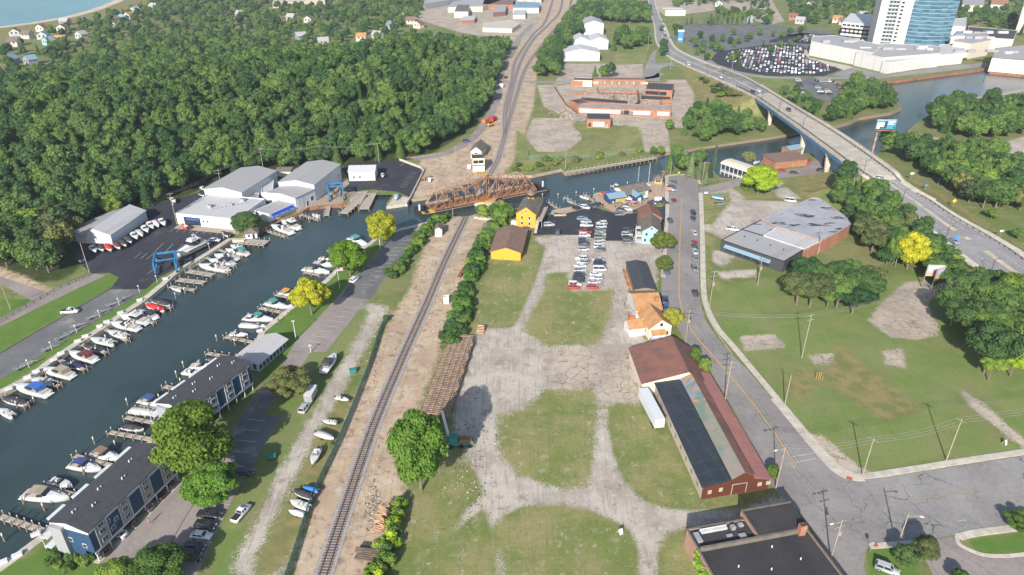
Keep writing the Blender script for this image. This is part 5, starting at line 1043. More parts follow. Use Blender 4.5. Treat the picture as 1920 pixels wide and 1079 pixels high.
HOUSES=[(18,66,'white','rf_brown','cream lakeside house with tan roof nearest the left edge'),(40,70,'cream','rf_taupe','large cream lakeside house with several gables'),(14,85,'cream','rf_taupe','beige lakeside house in the trees at the far left'),(70,72,'white','rf_blue','white lakeside house with blue-grey roof'),(80,82,'bluew','rf_blue','lakeside house with bright blue wall'),(103,80,'cream','rf_orange','yellowish lakeside house beside the blue one'),(107,57,'white','rf_red','lakeside house with bright red roof'),(68,57,'cream','rf_red','reddish lakeside house behind trees'),(112,45,'greysid','rf_grey','tall grey lakeside house near the beach'),(148,43,'white','rf_white','white lakeside cottage alone in trees'),(142,70,'white','rf_grey','small pale cottage at the forest edge'),(8,118,'greysid','rf_blue','blue-grey roofed house at the left edge below the beach houses'),(45,118,'greysid','rf_blue','second blue-grey roofed house below the beach houses'),(205,40,'cream','rf_brown','pinkish house among trees behind the hill'),(222,38,'white','rf_blue','white and blue roofed house behind the hill'),(205,50,'white','rf_taupe','white gabled house on the near slope behind the hill'),(233,33,'cream','rf_orange','house with orange-tan roof behind the hill'),(245,22,'white','rf_grey','white house near the beach grass'),(280,15,'white','rf_grey','pale house by the beach near the top'),(442,30,'white','rf_grey','white house standing alone in the forest top'),(537,36,'white','rf_grey','grey roofed house in the woods left of the far school'),(570,40,'white','rf_taupe','white gabled house in the woods'),(558,74,'greysid','rf_grey','grey house behind the ridge of the wooded hill'),(598,84,'white','rf_grey','white house with grey roof behind the ridge'),(668,75,'cream','rf_orange','tan gabled house behind the ridge'),(697,70,'white','rf_grey','white gabled house behind the ridge'),(727,52,'white','rf_blue','white house with blue-grey roof in the right group of ridge houses'),(755,28,'white','rf_grey','white house below the pale factory'),(762,43,'cream','rf_brown','brown roofed house in the right group'),(775,50,'cream','rf_red','pink roofed house in the right group'),(1478,35,'brick','rf_red','red brick house left of the tower suburb'),(1490,42,'white','rf_grey','grey roofed bungalow beside the red brick house'),(1560,40,'cream','rf_orange','tan roofed house with white gable beyond the car parks'),(1572,44,'white','rf_taupe','white gabled house beyond the car parks'),(1612,32,'white','rf_grey','grey roofed house left of the hotel tower'),(1815,60,'brick','rf_red','dark red house right of the hotel tower'),(1400,40,'greysid','rf_grey','low grey building among spruces behind the empty car park'),(1340,10,'white','rf_grey','white house in woods top right of centre'),(1420,14,'white','rf_taupe','tan house in woods beyond the empty car park'),(1520,12,'cream','rf_taupe','cream house near the top edge left of the tower'),(1700,15,'white','rf_grey','hidden house behind the tower')]
for i,(x,y,wl,rf_,lb) in enumerate(HOUSES[:-1]):
    O=G(x,y+3); building('house',lb,'house',None,None,h=4.6,axis=random.choice('xy'),rise=3,wall='offwhite' if wl=='white' else wl,rf=rf_,o=.6,loc=(O,random.uniform(-.6,.6),9.5,7.5),ops=[('F',.3,2.5,1.6,1.8,'window'),('F',.7,2.5,1.6,1.8,'window')])
# ------------------------------------------------------------ vegetation
m,n,b=newmat('foliage'); oi=N(n,'ShaderNodeObjectInfo'); p=gpos(n)
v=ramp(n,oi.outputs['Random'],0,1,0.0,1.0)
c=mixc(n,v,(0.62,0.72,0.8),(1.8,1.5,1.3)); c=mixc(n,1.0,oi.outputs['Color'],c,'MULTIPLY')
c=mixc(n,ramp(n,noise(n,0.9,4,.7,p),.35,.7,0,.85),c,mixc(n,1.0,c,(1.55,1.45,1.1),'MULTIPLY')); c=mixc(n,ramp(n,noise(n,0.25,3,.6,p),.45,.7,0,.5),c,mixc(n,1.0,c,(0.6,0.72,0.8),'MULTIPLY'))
n.links.new(c,b.inputs['Base Color']); b.inputs['Roughness'].default_value=.65; b.inputs['Specular IOR Level'].default_value=.25
tr=N(n,'ShaderNodeBsdfTranslucent'); n.links.new(mixc(n,1.0,c,(1.2,1.3,.6),'MULTIPLY'),tr.inputs[0]); mx=N(n,'ShaderNodeMixShader'); mx.inputs[0].default_value=.25
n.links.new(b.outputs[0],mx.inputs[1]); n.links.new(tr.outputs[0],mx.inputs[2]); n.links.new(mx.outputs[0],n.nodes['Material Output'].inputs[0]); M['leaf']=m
M['bark']=mat('bark',(0.2,0.16,0.12),(0.12,0.1,0.08),2,.95)
def quads_mesh(name,C_,Nn,size,mats,extra=None):
    k=len(C_); a=RS.normal(size=(k,3)); T=np.cross(Nn,a); T/=np.linalg.norm(T,axis=1)[:,None]+1e-9; B=np.cross(Nn,T)
    s=(size*RS.uniform(.6,1.3,k))[:,None]; e=RS.uniform(.55,1,k)[:,None]
    V=np.stack([C_-T*s,C_-B*s*e,C_+T*s,C_+B*s*e],1).reshape(-1,3); F=np.arange(4*k)
    fs=[4]*k
    if extra is not None:
        ev,ef=extra; off=len(V); V=np.concatenate([V,ev]); F=np.concatenate([F,(ef+off).ravel()]); fs+=[ef.shape[1]]*len(ef)
    me=bpy.data.meshes.new(name); me.vertices.add(len(V)); me.vertices.foreach_set('co',V.astype('f').ravel()); me.loops.add(len(F)); me.loops.foreach_set('vertex_index',F.astype('i'))
    me.polygons.add(len(fs)); st=np.concatenate([[0],np.cumsum(fs)[:-1]]); me.polygons.foreach_set('loop_start',st.astype('i')); me.polygons.foreach_set('loop_total',np.array(fs,'i')); me.update(calc_edges=True)
    for q_ in mats: me.materials.append(q_)
    return me
import bmesh
def ico(sub):
    bm=bmesh.new(); bmesh.ops.create_icosphere(bm,subdivisions=sub,radius=1); v=np.array([q_.co[:] for q_ in bm.verts]); f=np.array([[q_.index for q_ in t_.verts] for t_ in bm.faces]); bm.free(); return v,f
IV,IF=ico(2)
def crown_mesh(name,seed,R_,zb,zt,nl,leaf,count,flat=0.0,spread=.62,lobe=(.28,.46)):
    global RS; RS=np.random.RandomState(seed); zc=(zb+zt)/2; hz=(zt-zb)/2; L=[]
    L.append((np.array([0,0,zc]),R_*.55))
    for i in range(nl):
        u=RS.uniform(-.75,1); ph=i*2.399+RS.uniform(-.4,.4); rr=math.sqrt(max(0,1-u*u))*R_*RS.uniform(spread-.08,spread+.12); L.append((np.array([rr*math.cos(ph),rr*math.sin(ph),zc+u*hz*.72]),R_*RS.uniform(*lobe)))
    Cs=[];Ns=[];ev=[];ef=[];off=0
    tot=sum(l[1]**2 for l in L)
    for j,(c_,r_) in enumerate(L):
        k=int(count*r_*r_/tot); d=RS.normal(size=(k,3)); d/=np.linalg.norm(d,axis=1)[:,None]; d[:,2]=np.abs(d[:,2])*np.where(RS.rand(k)<.72,1,-1)
        rad=r_*RS.uniform(.78,1.2,k)[:,None]; P_=c_+d*rad*np.array([1,1,.9]); ok=np.ones(k,bool)
        for i2,(c2,r2) in enumerate(L):
            if i2!=j: ok&=(np.linalg.norm(P_-c2,axis=1)>r2*.86)
        nn=d+RS.normal(size=(k,3))*.45+np.array([0,0,.2]); nn/=np.linalg.norm(nn,axis=1)[:,None]
        Cs.append(P_[ok]);Ns.append(nn[ok])
        v_=IV*(1+RS.normal(size=(len(IV),1))*.09)*r_*.8*np.array([1,1,.88])+c_; ev.append(v_); ef.append(IF+off); off+=len(IV)
    return quads_mesh(name,np.concatenate(Cs),np.concatenate(Ns),leaf,[M['leaf']],(np.concatenate(ev),np.concatenate(ef)))
def trunk_mesh(seed,h,r,R_,zb):
    rr=random.Random(seed); mb=MB(); top=Vector((rr.uniform(-.3,.3),rr.uniform(-.3,.3),h)); mb.tube((0,0,-.6),top*.55,r*1.15,r*.8,8); mb.tube(top*.55,top,r*.8,r*.35,7)
    for i in range(5):
        a=i*1.3+rr.uniform(-.3,.3); s=top*rr.uniform(.45,.85); e=Vector((math.cos(a)*R_*.6,math.sin(a)*R_*.6,s.z+rr.uniform(.25,.5)*R_)); mb.tube(s,e,r*.4,r*.12,5)
    o=mb.build('trunk',M['bark']); me=o.data; bpy.data.objects.remove(o); return me
# prototypes (crown mesh, trunk mesh), nominal height 12 m, crown radius 5 m
PF=[(crown_mesh('crown_leaves',s,5,3.0,12.2,nl,.5,2600,lobe=lb),trunk_mesh(s,8,.3,5,3)) for s,nl,lb in ((1,13,(.3,.45)),(2,17,(.26,.4)),(3,11,(.34,.5)),(4,15,(.24,.46)),(5,20,(.22,.36)))]
PN=[(crown_mesh('crown_leaves',s,5,2.2,12.2,nl,.24,15000,lobe=lb,spread=sp_),trunk_mesh(s,8,.28,5,2.5)) for s,nl,lb,sp_ in ((11,30,(.2,.34),.68),(12,38,(.17,.3),.72),(13,26,(.22,.38),.66),(14,34,(.15,.32),.75))]
PT=[(crown_mesh('crown_leaves',s,5,5.2,12.2,nl,.26,9000,lobe=(.2,.34),spread=.72),trunk_mesh(s,8.5,.3,5,5)) for s,nl in ((41,24),(42,28),(43,22))]
PB=[(crown_mesh('bush_leaves',s,1.0,-.1,1.5,10,.13,1100,lobe=(.3,.5)),None) for s in (21,22,23)]
def conifer(name,seed,n_=2600):
    global RS; RS=np.random.RandomState(seed); t_=RS.rand(n_)**.8; z=1+t_*11; tier=(np.sin(z*5)*.12+1); r=(1-t_)*3.0*tier*np.sqrt(RS.uniform(.55,1.05,n_)); a=RS.rand(n_)*6.283
    C_=np.stack([r*np.cos(a),r*np.sin(a),z-r*.25],1); nn=np.stack([np.cos(a)*.5,np.sin(a)*.5,np.ones(n_)],1)+RS.normal(size=(n_,3))*.3; nn/=np.linalg.norm(nn,axis=1)[:,None]
    k=10; ev=[];ef=[]
    for i in range(k): th=2*math.pi*i/k; ev.append((2.1*math.cos(th),2.1*math.sin(th),1))
    ev.append((0,0,11.4)); ef=[(i,(i+1)%k,k) for i in range(k)]
    return quads_mesh(name,C_,nn,.38,[M['leaf']],(np.array(ev),np.array(ef)))
PC=[(conifer('needles',s),trunk_mesh(s,9,.22,.3,1)) for s in (31,32)]
GREEN=(0.063,0.124,0.036,1); DARK=(0.042,0.09,0.032,1); YEL=(0.23,0.27,0.018,1); YGR=(0.17,0.27,0.02,1); LGR=(0.1,0.17,0.036,1); OLV=(0.1,0.125,0.048,1); BLU=(0.1,0.15,0.1,1)
def tree(x,y,h,r,label,protos=PF,color=GREEN,name='tree',group=None,z=None,cat='tree',nominal=(12.2,5.0)):
    cr,tk=random.choice(protos); z=tz(x,y) if z is None else z
    t=thing(name,label,cat,(x,y,z),random.uniform(0,6.28),group); t.scale=(r/nominal[1],r/nominal[1],h/nominal[0]); t.color=color
    c_=link('crown',cr,t); c_.color=color
    if tk: link('trunk',tk,t)
    return t
def tree_px(base,topy,wpx,label,color=GREEN,protos=PN,name='tree',cat='tree',group=None,nominal=(12.2,5.0)):
    B=G(*base); y=-(topy-539.5)/FPX; dy=math.cos(TH)+y*math.sin(TH); dz=-math.sin(TH)+y*math.cos(TH); h=HC+dz/dy*(B.y+0)-0
    dep=B.y*math.cos(TH)+HC*math.sin(TH); r=wpx/2/(FPX/dep); h=max(h-r*.35,r*1.0)
    return tree(B.x,B.y,h,r,label,protos,color,name,group,cat=cat,nominal=nominal)
TP=tree_px
TP((585,590),510,72,'round bright yellow tree on the lawn right of the marina quay',YEL,PN[1:3])
TP((657,517),440,74,'yellow-green tree on the lawn, middle one of the three along the quay',YGR)
TP((719,461),386,56,'tall tree with yellow and green leaves at the upper end of the quay lawn',(0.24,0.27,0.02,1))
TP((378,885),748,150,'large yellow-green tree between the two navy apartment blocks',(0.13,0.2,0.022,1),PN[2:4])
TP((406,948),862,100,'round mid-green tree at the corner of the apartment car park',(0.075,0.17,0.025,1),PN[1:2])
TP((300,1095),1030,115,'leafy green tree cut by the bottom edge below the apartment car park',LGR)
TP((225,1110),1052,80,'small green tree at the bottom edge left of the larger one',LGR)
TP((545,740),684,80,'loose dull green pine on the grass beside the pavilion drive',OLV,PN[3:4])
TP((790,920),757,106,'tall dense green tree beside the railway in the foreground',(0.08,0.165,0.026,1),PN[0:1])
TP((1241,474),426,48,'round olive-green tree beside the pale blue house',(0.17,0.2,0.035,1),PN[1:2])
TP((1243,514),474,34,'smaller round olive tree just below the one by the blue house',(0.14,0.17,0.035,1),PN[1:2])
TP((1259,616),573,40,'round olive tree at the kerb beside the orange-roofed cottage',(0.17,0.2,0.035,1),PN[1:2])
TP((465,436),392,56,'dark green tree in front of the white showroom by the water',DARK)
TP((1421,364),300,68,'big yellow-green tree beside the lane near the riverside restaurant',(0.15,0.25,0.02,1),PN[0:1])
TP((1403,306),280,26,'small pale willow on the bank beside the covered boat dock',(0.2,0.24,0.08,1))
TP((1700,505),428,58,'bright yellow tree below the highway beyond the sunny lawn',YEL,PN[0:1])
TP((1678,500),430,40,'green tree touching the left side of the bright yellow tree',LGR)
TP((1254,245),222,19,'small round tree at the corner of the concrete drive by the ruin',LGR,PF); TP((1224,293),272,14,'left of two young trees on the far bank',LGR,PF); TP((1238,293),271,16,'right of two young trees on the far bank',LGR,PF)
TP((1447,900),872,26,'round shrub at the kerb beside the long warehouse corner',LGR,PN,'shrub','shrub'); TP((1692,1062),1022,44,'dark green shrub by the pavement at the bottom right corner',DARK,PN,'shrub','shrub')
TP((1727,1052),1006,52,'spiky pale green shrub in a stone ring at the bottom right',OLV,PN,'shrub','shrub'); TP((1915,992),964,60,'light green young tree at the right edge beside the side street',LGR); TP((1795,1095),1068,34,'small green tree cut by the bottom edge at the lower right',LGR)
TP((1300,690),648,26,'ivy-like tall shrub behind the brown store roof',LGR,PN,'shrub','shrub'); TP((1318,706),668,26,'second tall shrub lower along the brown store',(0.08,0.14,0.03,1),PN,'shrub','shrub')
TP((725,603),590,14,'small round bush standing alone beside the sand',DARK,PN,'shrub','shrub')
# groups of trees: (base points or polygon)
def rnd_in(poly,sp,rng):
    w=[(q_.x,q_.y) for q_ in GG(poly)]; x0=min(q_[0] for q_ in w);x1=max(q_[0] for q_ in w);y0=min(q_[1] for q_ in w);y1=max(q_[1] for q_ in w)
    P_=[(x0+(i+.5*(j%2)+rng.uniform(.15,.85))*sp,y0+(j+rng.uniform(.15,.85))*sp*.9) for j in range(int((y1-y0)/(sp*.9))+1) for i in range(int((x1-x0)/sp)+1)]
    if not P_: return []
    A=np.array(P_); s=poly_sd(w,A[:,0],A[:,1]); s2=np.maximum(poly_sd(RIVw,A[:,0],A[:,1]),0); return [tuple(a) for a,k,k2 in zip(A,s,s2) if k>0 and k2<=0]
REST=[]; rng=random.Random(5); NT=[0]
def grove(poly,sp,h,r,label,group,colors=(GREEN,),protos=PF,name='tree',cat='tree',nominal=(12.2,5.0),pts=None,jit=.2):
    w=pts or rnd_in(poly,sp,rng)
    A=np.array(w); hs=poly_sd(hwy_poly,A[:,0],A[:,1]); w=[q_ for q_,k_ in zip(w,hs) if k_<-r*.9]
    for (x,y) in w:
        if name=='tree' and r/math.hypot(x,y)<.0138 and protos is not PC:
            REST.append((x,y,r/5*rng.uniform(.85,1.1)*(.92 if h<2*r else 1.0))); continue
        f=rng.uniform(1-jit,1+jit); tree(x,y,h*f,r*f*rng.uniform(.9,1.1),label,protos,rng.choice(colors),name,group,cat=cat,nominal=nominal); NT[0]+=1
MIX=(GREEN,GREEN,DARK,LGR,OLV); pp=lambda L: [G(*q_).xy[:] for q_ in L]
grove(None,0,11,5.5,'dark green tree with bare lower trunk in the clump on the sunny lawn','clump of trees on the lawn',(GREEN,DARK,OLV),PT,pts=pp([(1493,572),(1518,576),(1550,578),(1568,578),(1597,590),(1530,556),(1562,552),(1612,574),(1622,555),(1588,548),(1508,548)]))
grove([(1545,388),(1590,345),(1640,378),(1690,420),(1760,490),(1740,500),(1660,498),(1610,470),(1600,425)],6,8.5,4.4,'bushy tree on the highway slope behind the plant building','trees on the near highway slope',MIX)
grove([(1650,400),(1705,435),(1800,510),(1885,562),(1960,610),(1940,640),(1860,590),(1790,548),(1715,505),(1655,445)],4.7,7,4.1,'leafy tree in the continuous belt along the near side of the highway','belt along the near side of the highway',MIX)
grove(None,0,13,6.5,'tall broad tree of the shady grove at the right edge of the lawn','grove at the right edge',(GREEN,DARK,LGR,GREEN),PT,pts=pp([(1782,612),(1800,590),(1840,615),(1835,655),(1845,700),(1880,650),(1915,625),(1868,596),(1930,680),(1905,585),(1812,640)]))
grove(None,0,9,3.6,'slim light green tree with pale leaning trunk at the grove front','front trees of the right grove',(YGR,LGR),PT,pts=pp([(1893,706),(1852,713)]))
grove([(1755,525),(1900,590),(1960,620),(1940,640),(1860,590),(1760,545)],6,5,3.2,'bushy shrub tree on the verge below the highway','shrub trees on the highway verge',(LGR,GREEN,YGR))
grove([(1622,266),(1665,280),(1700,288),(1745,296),(1800,299),(1850,300),(1880,330),(1960,345),(2100,350),(2150,420),(1990,400),(1920,402),(1850,398),(1800,372),(1750,345),(1690,306),(1640,282)],7.2,11,5.4,'full green tree in the wood right of the highway','wood right of the highway',MIX)
grove([(1800,385),(1850,402),(1960,460),(2000,500),(1920,462),(1830,410)],12,4,2.5,'low bush scattered on the meadow right of the highway','meadow bushes',(GREEN,LGR),name='shrub',cat='shrub')
grove([(1722,240),(1765,212),(1820,204),(1880,206),(1940,200),(2060,200),(2060,260),(1900,258),(1850,266),(1790,260)],9,11,6,'full green tree on the wooded spit beyond the channel','trees on the right spit',MIX)
grove([(1540,232),(1580,195),(1590,168),(1612,160),(1625,176),(1660,190),(1682,198),(1680,208),(1610,218),(1570,236)],8.5,9.5,5.2,'green tree on the narrow spit between basin and channel','trees on the left spit',(LGR,GREEN,OLV,LGR))
grove([(1455,182),(1480,175),(1520,195),(1540,210),(1540,228),(1510,222)],8,6,3.6,'small tree between the highway bridge and the car park','trees beside the upper bridge',(GREEN,LGR))
grove([(1275,250),(1300,215),(1330,205),(1400,225),(1432,250),(1360,262),(1300,272)],8,6.5,4.2,'bushy tree on the bank left of the road bridge','bank trees left of the bridge',(LGR,GREEN,YGR,OLV))
grove([(1305,135),(1345,145),(1400,180),(1420,215),(1360,200),(1310,165)],8,3.6,3.2,'low bush on the highway embankment above the river','embankment bushes',(LGR,GREEN,OLV),name='shrub',cat='shrub')
grove(None,0,10,4,'dark green conifer at the river end of the street','conifers at the street end',(DARK,(0.07,0.11,0.06,1)),PF[:2],pts=pp([(1272,322),(1285,328),(1300,318),(1268,305),(1312,308),(1255,318)]))
grove(None,0,11,3.4,'blue-green spruce at the river end of the street','spruces at the street end',(BLU,(0.07,0.11,0.06,1)),PC,'spruce',pts=pp([(1310,336),(1330,333),(1322,348),(1294,332),(1338,318),(1283,314)]))
grove([(1006,150),(1040,150),(1062,108),(1075,80),(1095,60),(1098,50),(1110,42),(1225,48),(1222,25),(1190,18),(1110,18),(1090,14),(1075,28),(1045,75),(1012,120)],11,10,6.2,'dense green tree in the belt between the rail yard and the white warehouses','belt of trees by the rail yard',(GREEN,LGR,GREEN))
grove([(1146,98),(1150,75),(1180,68),(1215,72),(1212,96)],12,9,5.5,'green tree beyond the mown plot right of the white warehouses','trees right of the warehouses',(GREEN,OLV,LGR))
grove(None,0,8,5,'rounded tree beside the small shed at the warehouse yard','trees by the warehouse yard',(GREEN,),pts=pp([(1115,147),(1130,148),(1143,147)]))
CP=[(1296,80),(1312,74),(1334,80),(1343,82),(1354,80),(1304,90),(1318,90),(1333,92),(1368,84),(1376,90),(1385,84),(1400,80),(1406,76),(1375,68),(1424,68),(1306,104),(1316,102),(1325,115),(1352,98),(1342,98),(1380,112),(1385,125),(1372,118),(1450,70),(1465,72),(1480,68),(1500,62),(1508,58),(1495,80),(1480,88),(1462,92),(1520,82),(1560,80),(1430,92),(1445,102),(1268,68),(1274,60),(1265,58)]
grove(None,0,8,3.3,'neat green tree on a planted strip of the hotel car parks','trees in the hotel car parks',(GREEN,DARK,LGR),pts=pp(CP),jit=.3)
SP=[(1278+9*i,48-(i%3)) for i in range(16)]
grove(None,0,11,3.6,'blue-grey spruce in the row behind the empty car park','spruces behind the empty car park',(BLU,),PC,'spruce',pts=pp(SP))
# bush rows
BN=(1.5,1.0)
grove([(845,400),(862,402),(820,425),(800,445),(785,470),(768,495),(752,520),(735,533),(718,530),(735,505),(762,478),(782,448),(815,415)],3.0,3.0,2.0,'leafy bush in the hedge strip left of the railway','hedge strip left of the railway',(LGR,GREEN,(0.08,0.16,0.03,1)),PB,'shrub','shrub',nominal=BN)
grove([(862,405),(900,396),(958,392),(960,405),(948,420),(930,440),(905,480),(893,520),(880,550),(878,500),(905,440),(935,412),(925,405),(890,403)],2.9,3.8,2.7,'leafy bush in the hedge between the railway and the yellow buildings','hedge right of the railway',(LGR,GREEN,(0.08,0.17,0.03,1)),PB,'shrub','shrub',nominal=BN)
grove([(866,545),(884,545),(880,600),(852,650),(828,655),(846,600)],2.5,3.4,2.3,'dark leafy bush between the sand and the truss pieces','bushes beside the truss',(GREEN,(0.06,0.13,0.03,1)),PB,'shrub','shrub',nominal=BN)
grove([(738,945),(755,950),(748,1020),(735,1079),(715,1110),(680,1110),(700,1050),(725,1010)],2.2,2.6,1.5,'bright green bush of the row at the bottom beside the sleepers','bushes beside the sleeper pile',(LGR,YGR),PB,'shrub','shrub',nominal=BN)
grove([(100,1030),(150,1030),(175,1055),(130,1075),(90,1060)],2.4,1.6,1.4,'garden shrub below the near apartment block','garden shrubs',(LGR,GREEN),PB,'shrub','shrub',nominal=BN)
grove([(940,310),(1050,300),(1200,282),(1200,290),(1060,312),(1000,325),(945,326)],9,2.2,2.4,'low bush along the far river bank','bank bushes',(LGR,OLV),PB,'shrub','shrub',nominal=BN)
grove([(600,760),(640,770),(610,880),(570,960),(545,1060),(520,1060),(560,940)],9,.8,.9,'low weed clump along the green fence','weeds by the fence',(LGR,OLV),PB,'shrub','shrub',nominal=BN)
grove([(1395,350),(1420,340),(1445,352),(1440,362),(1400,362)],6,2.5,2.2,'low bush beside the lane near the boathouse','bushes by the lane',(LGR,),PB,'shrub','shrub',nominal=BN)
# ---- forest on the dune: nearest trees one by one, the rest as one wood
def jgrid(poly,sp):
    w=[(q_.x,q_.y) for q_ in (GG(poly) if isinstance(poly[0],tuple) else poly)]; x0=min(q_[0] for q_ in w);x1=max(q_[0] for q_ in w);y0=min(q_[1] for q_ in w);y1=max(q_[1] for q_ in w)
    X,Y=np.meshgrid(np.arange(x0,x1,sp),np.arange(y0,y1,sp*.9)); X=X+RS.uniform(-.42,.42,X.shape)*sp; X[1::2]+=sp/2; Y=Y+RS.uniform(-.42,.42,Y.shape)*sp; X=X.ravel();Y=Y.ravel(); s=poly_sd(w,X,Y); k=s>1; return X[k],Y[k]
FX,FY=jgrid(FORw,6.6); k=(FX>-620)&(FX<40); FX=FX[k];FY=FY[k]
FZ=terrain(FX,FY); o_=np.argsort(np.hypot(FX,FY)-0.0); 
vis=lambda x,y: abs(x)/(y*math.cos(TH)+120*math.sin(TH))<0.75
print('GROVE TREES',NT[0],'REST',len(REST)); NI=max(40,285-NT[0]); near=[i for i in o_ if vis(FX[i],FY[i])][:NI]; ns=set(near)
for i in near:
    f=rng.uniform(.8,1.25); col=rng.choice((GREEN,DARK,GREEN,DARK,OLV,LGR)); tree(FX[i],FY[i],11.5*f,4.9*f,'broadleaf tree at the near edge of the wooded dune, merging with its neighbours',PF,col,'tree','trees at the edge of the dune wood',z=FZ[i]-1)
# shared collection of tree shapes for the wood
lib=bpy.data.collections.new('tree_shapes')
for i,(cr,tk) in enumerate(PF+PC[:1]):
    o=bpy.data.objects.new('tree_shape',cr); o.color=GREEN; lib.objects.link(o)
def wood(name,label,X,Y,Z,smin,smax,color,sc=None):
    me=bpy.data.meshes.new(name); me.vertices.add(len(X)); me.vertices.foreach_set('co',np.stack([X,Y,Z],1).astype('f').ravel())
    a=me.attributes.new('sc','FLOAT','POINT'); a.data.foreach_set('value',(RS.uniform(smin,smax,len(X)) if sc is None else np.asarray(sc)).astype('f'))
    a=me.attributes.new('rot','FLOAT_VECTOR','POINT'); r_=np.zeros((len(X),3)); r_[:,2]=RS.uniform(0,6.28,len(X)); a.data.foreach_set('vector',r_.astype('f').ravel())
    o=link(name,me); tag(o,label,'trees',kind='stuff'); o.color=color
    g=bpy.data.node_groups.new(name,'GeometryNodeTree'); g.interface.new_socket('Geometry',in_out='INPUT',socket_type='NodeSocketGeometry'); g.interface.new_socket('Geometry',in_out='OUTPUT',socket_type='NodeSocketGeometry')
    gi=g.nodes.new('NodeGroupInput'); go=g.nodes.new('NodeGroupOutput'); ip=g.nodes.new('GeometryNodeInstanceOnPoints'); ci=g.nodes.new('GeometryNodeCollectionInfo'); ci.inputs['Collection'].default_value=lib; ci.inputs['Separate Children'].default_value=True; ci.inputs['Reset Children'].default_value=True
    mp=g.nodes.new('GeometryNodeMeshToPoints'); na=g.nodes.new('GeometryNodeInputNamedAttribute'); na.data_type='FLOAT'; na.inputs['Name'].default_value='sc'; nb_=g.nodes.new('GeometryNodeInputNamedAttribute'); nb_.data_type='FLOAT_VECTOR'; nb_.inputs['Name'].default_value='rot'
    er=g.nodes.new('FunctionNodeEulerToRotation'); l=g.links.new
    l(gi.outputs[0],mp.inputs['Mesh']); l(mp.outputs[0],ip.inputs['Points']); l(ci.outputs[0],ip.inputs['Instance']); ip.inputs['Pick Instance'].default_value=True
    l(na.outputs['Attribute'],ip.inputs['Scale']); l(nb_.outputs['Attribute'],er.inputs[0]); l(er.outputs[0],ip.inputs['Rotation']); l(ip.outputs[0],go.inputs[0])
    md=o.modifiers.new('trees','NODES'); md.node_group=g; return o
rest=np.array([i for i in range(len(FX)) if i not in ns])
wood('wooded_dune','dense green broadleaf wood covering the high dune on the left',FX[rest],FY[rest],FZ[rest]-1.5,.6,1.3,GREEN)
A=np.array(REST)
wood('background_trees','clumps of green trees filling the farther groves around river, bridge and car parks',A[:,0],A[:,1],terrain(A[:,0],A[:,1])-.3,.7,1.2,GREEN,sc=A[:,2])
# distant tree cover between far houses, keeping open ground free
CLEAR=[LAKE,[(-400,200),(0,92),(60,72),(130,52),(190,36),(262,12),(345,-60),(210,-60),(0,20),(-400,80)],FOREST,
 [(775,60),(800,10),(880,-60),(1100,-60),(1230,-60),(1235,130),(1300,160),(1440,250),(1100,330),(700,330),(900,120)],
 [(1225,-60),(1300,-60),(1240,40),(1290,100),(1260,130)],[(1240,20),(1330,10),(1345,32),(1270,60),(1245,60)],
 [(1265,45),(1530,50),(1640,45),(1650,110),(1500,190),(1440,170),(1280,110)],[(1500,60),(1850,50),(1990,90),(2200,80),(2200,190),(1850,150),(1500,180)],
 [(1440,0),(1475,0),(1480,50),(1450,48)],[(1340,10),(1400,8),(1400,20),(1340,22)]]
CWL=[[(q_.x,q_.y) for q_ in GG(c_)] for c_ in CLEAR]
X,Y=jgrid([Vector((-1500,470,0)),Vector((1500,470,0)),Vector((2400,2400,0)),Vector((-2400,2400,0))],13.5)
ok=(np.abs(X)<(Y*.88*.75+90))&~((X>-60)&(Y<640))
for w in CWL: ok&=poly_sd(w,X,Y)<-2
hp=np.array([G(h_[0],h_[1]+3).xy[:] for h_ in HOUSES]); 
for q_ in hp: ok&=~((np.abs(X-q_[0]-6)<12)&(Y-q_[1]<10)&(Y-q_[1]>-16))
for (px,*_) in IND:
    w=[(q_.x,q_.y) for q_ in GG(px)]; ok&=poly_sd(w,X,Y)<-9
ok&=RS.rand(len(X))<.86
X=X[ok];Y=Y[ok]; wood('distant_trees','far green tree cover between suburban houses out to the edge of the picture',X,Y,terrain(X,Y)-1,.5,1.0,GREEN)
# leaves of ivy on the brick shop
iv=IVY.build('ivy',M['leaf'],IVYP); iv.color=(0.17,0.36,0.02,1)
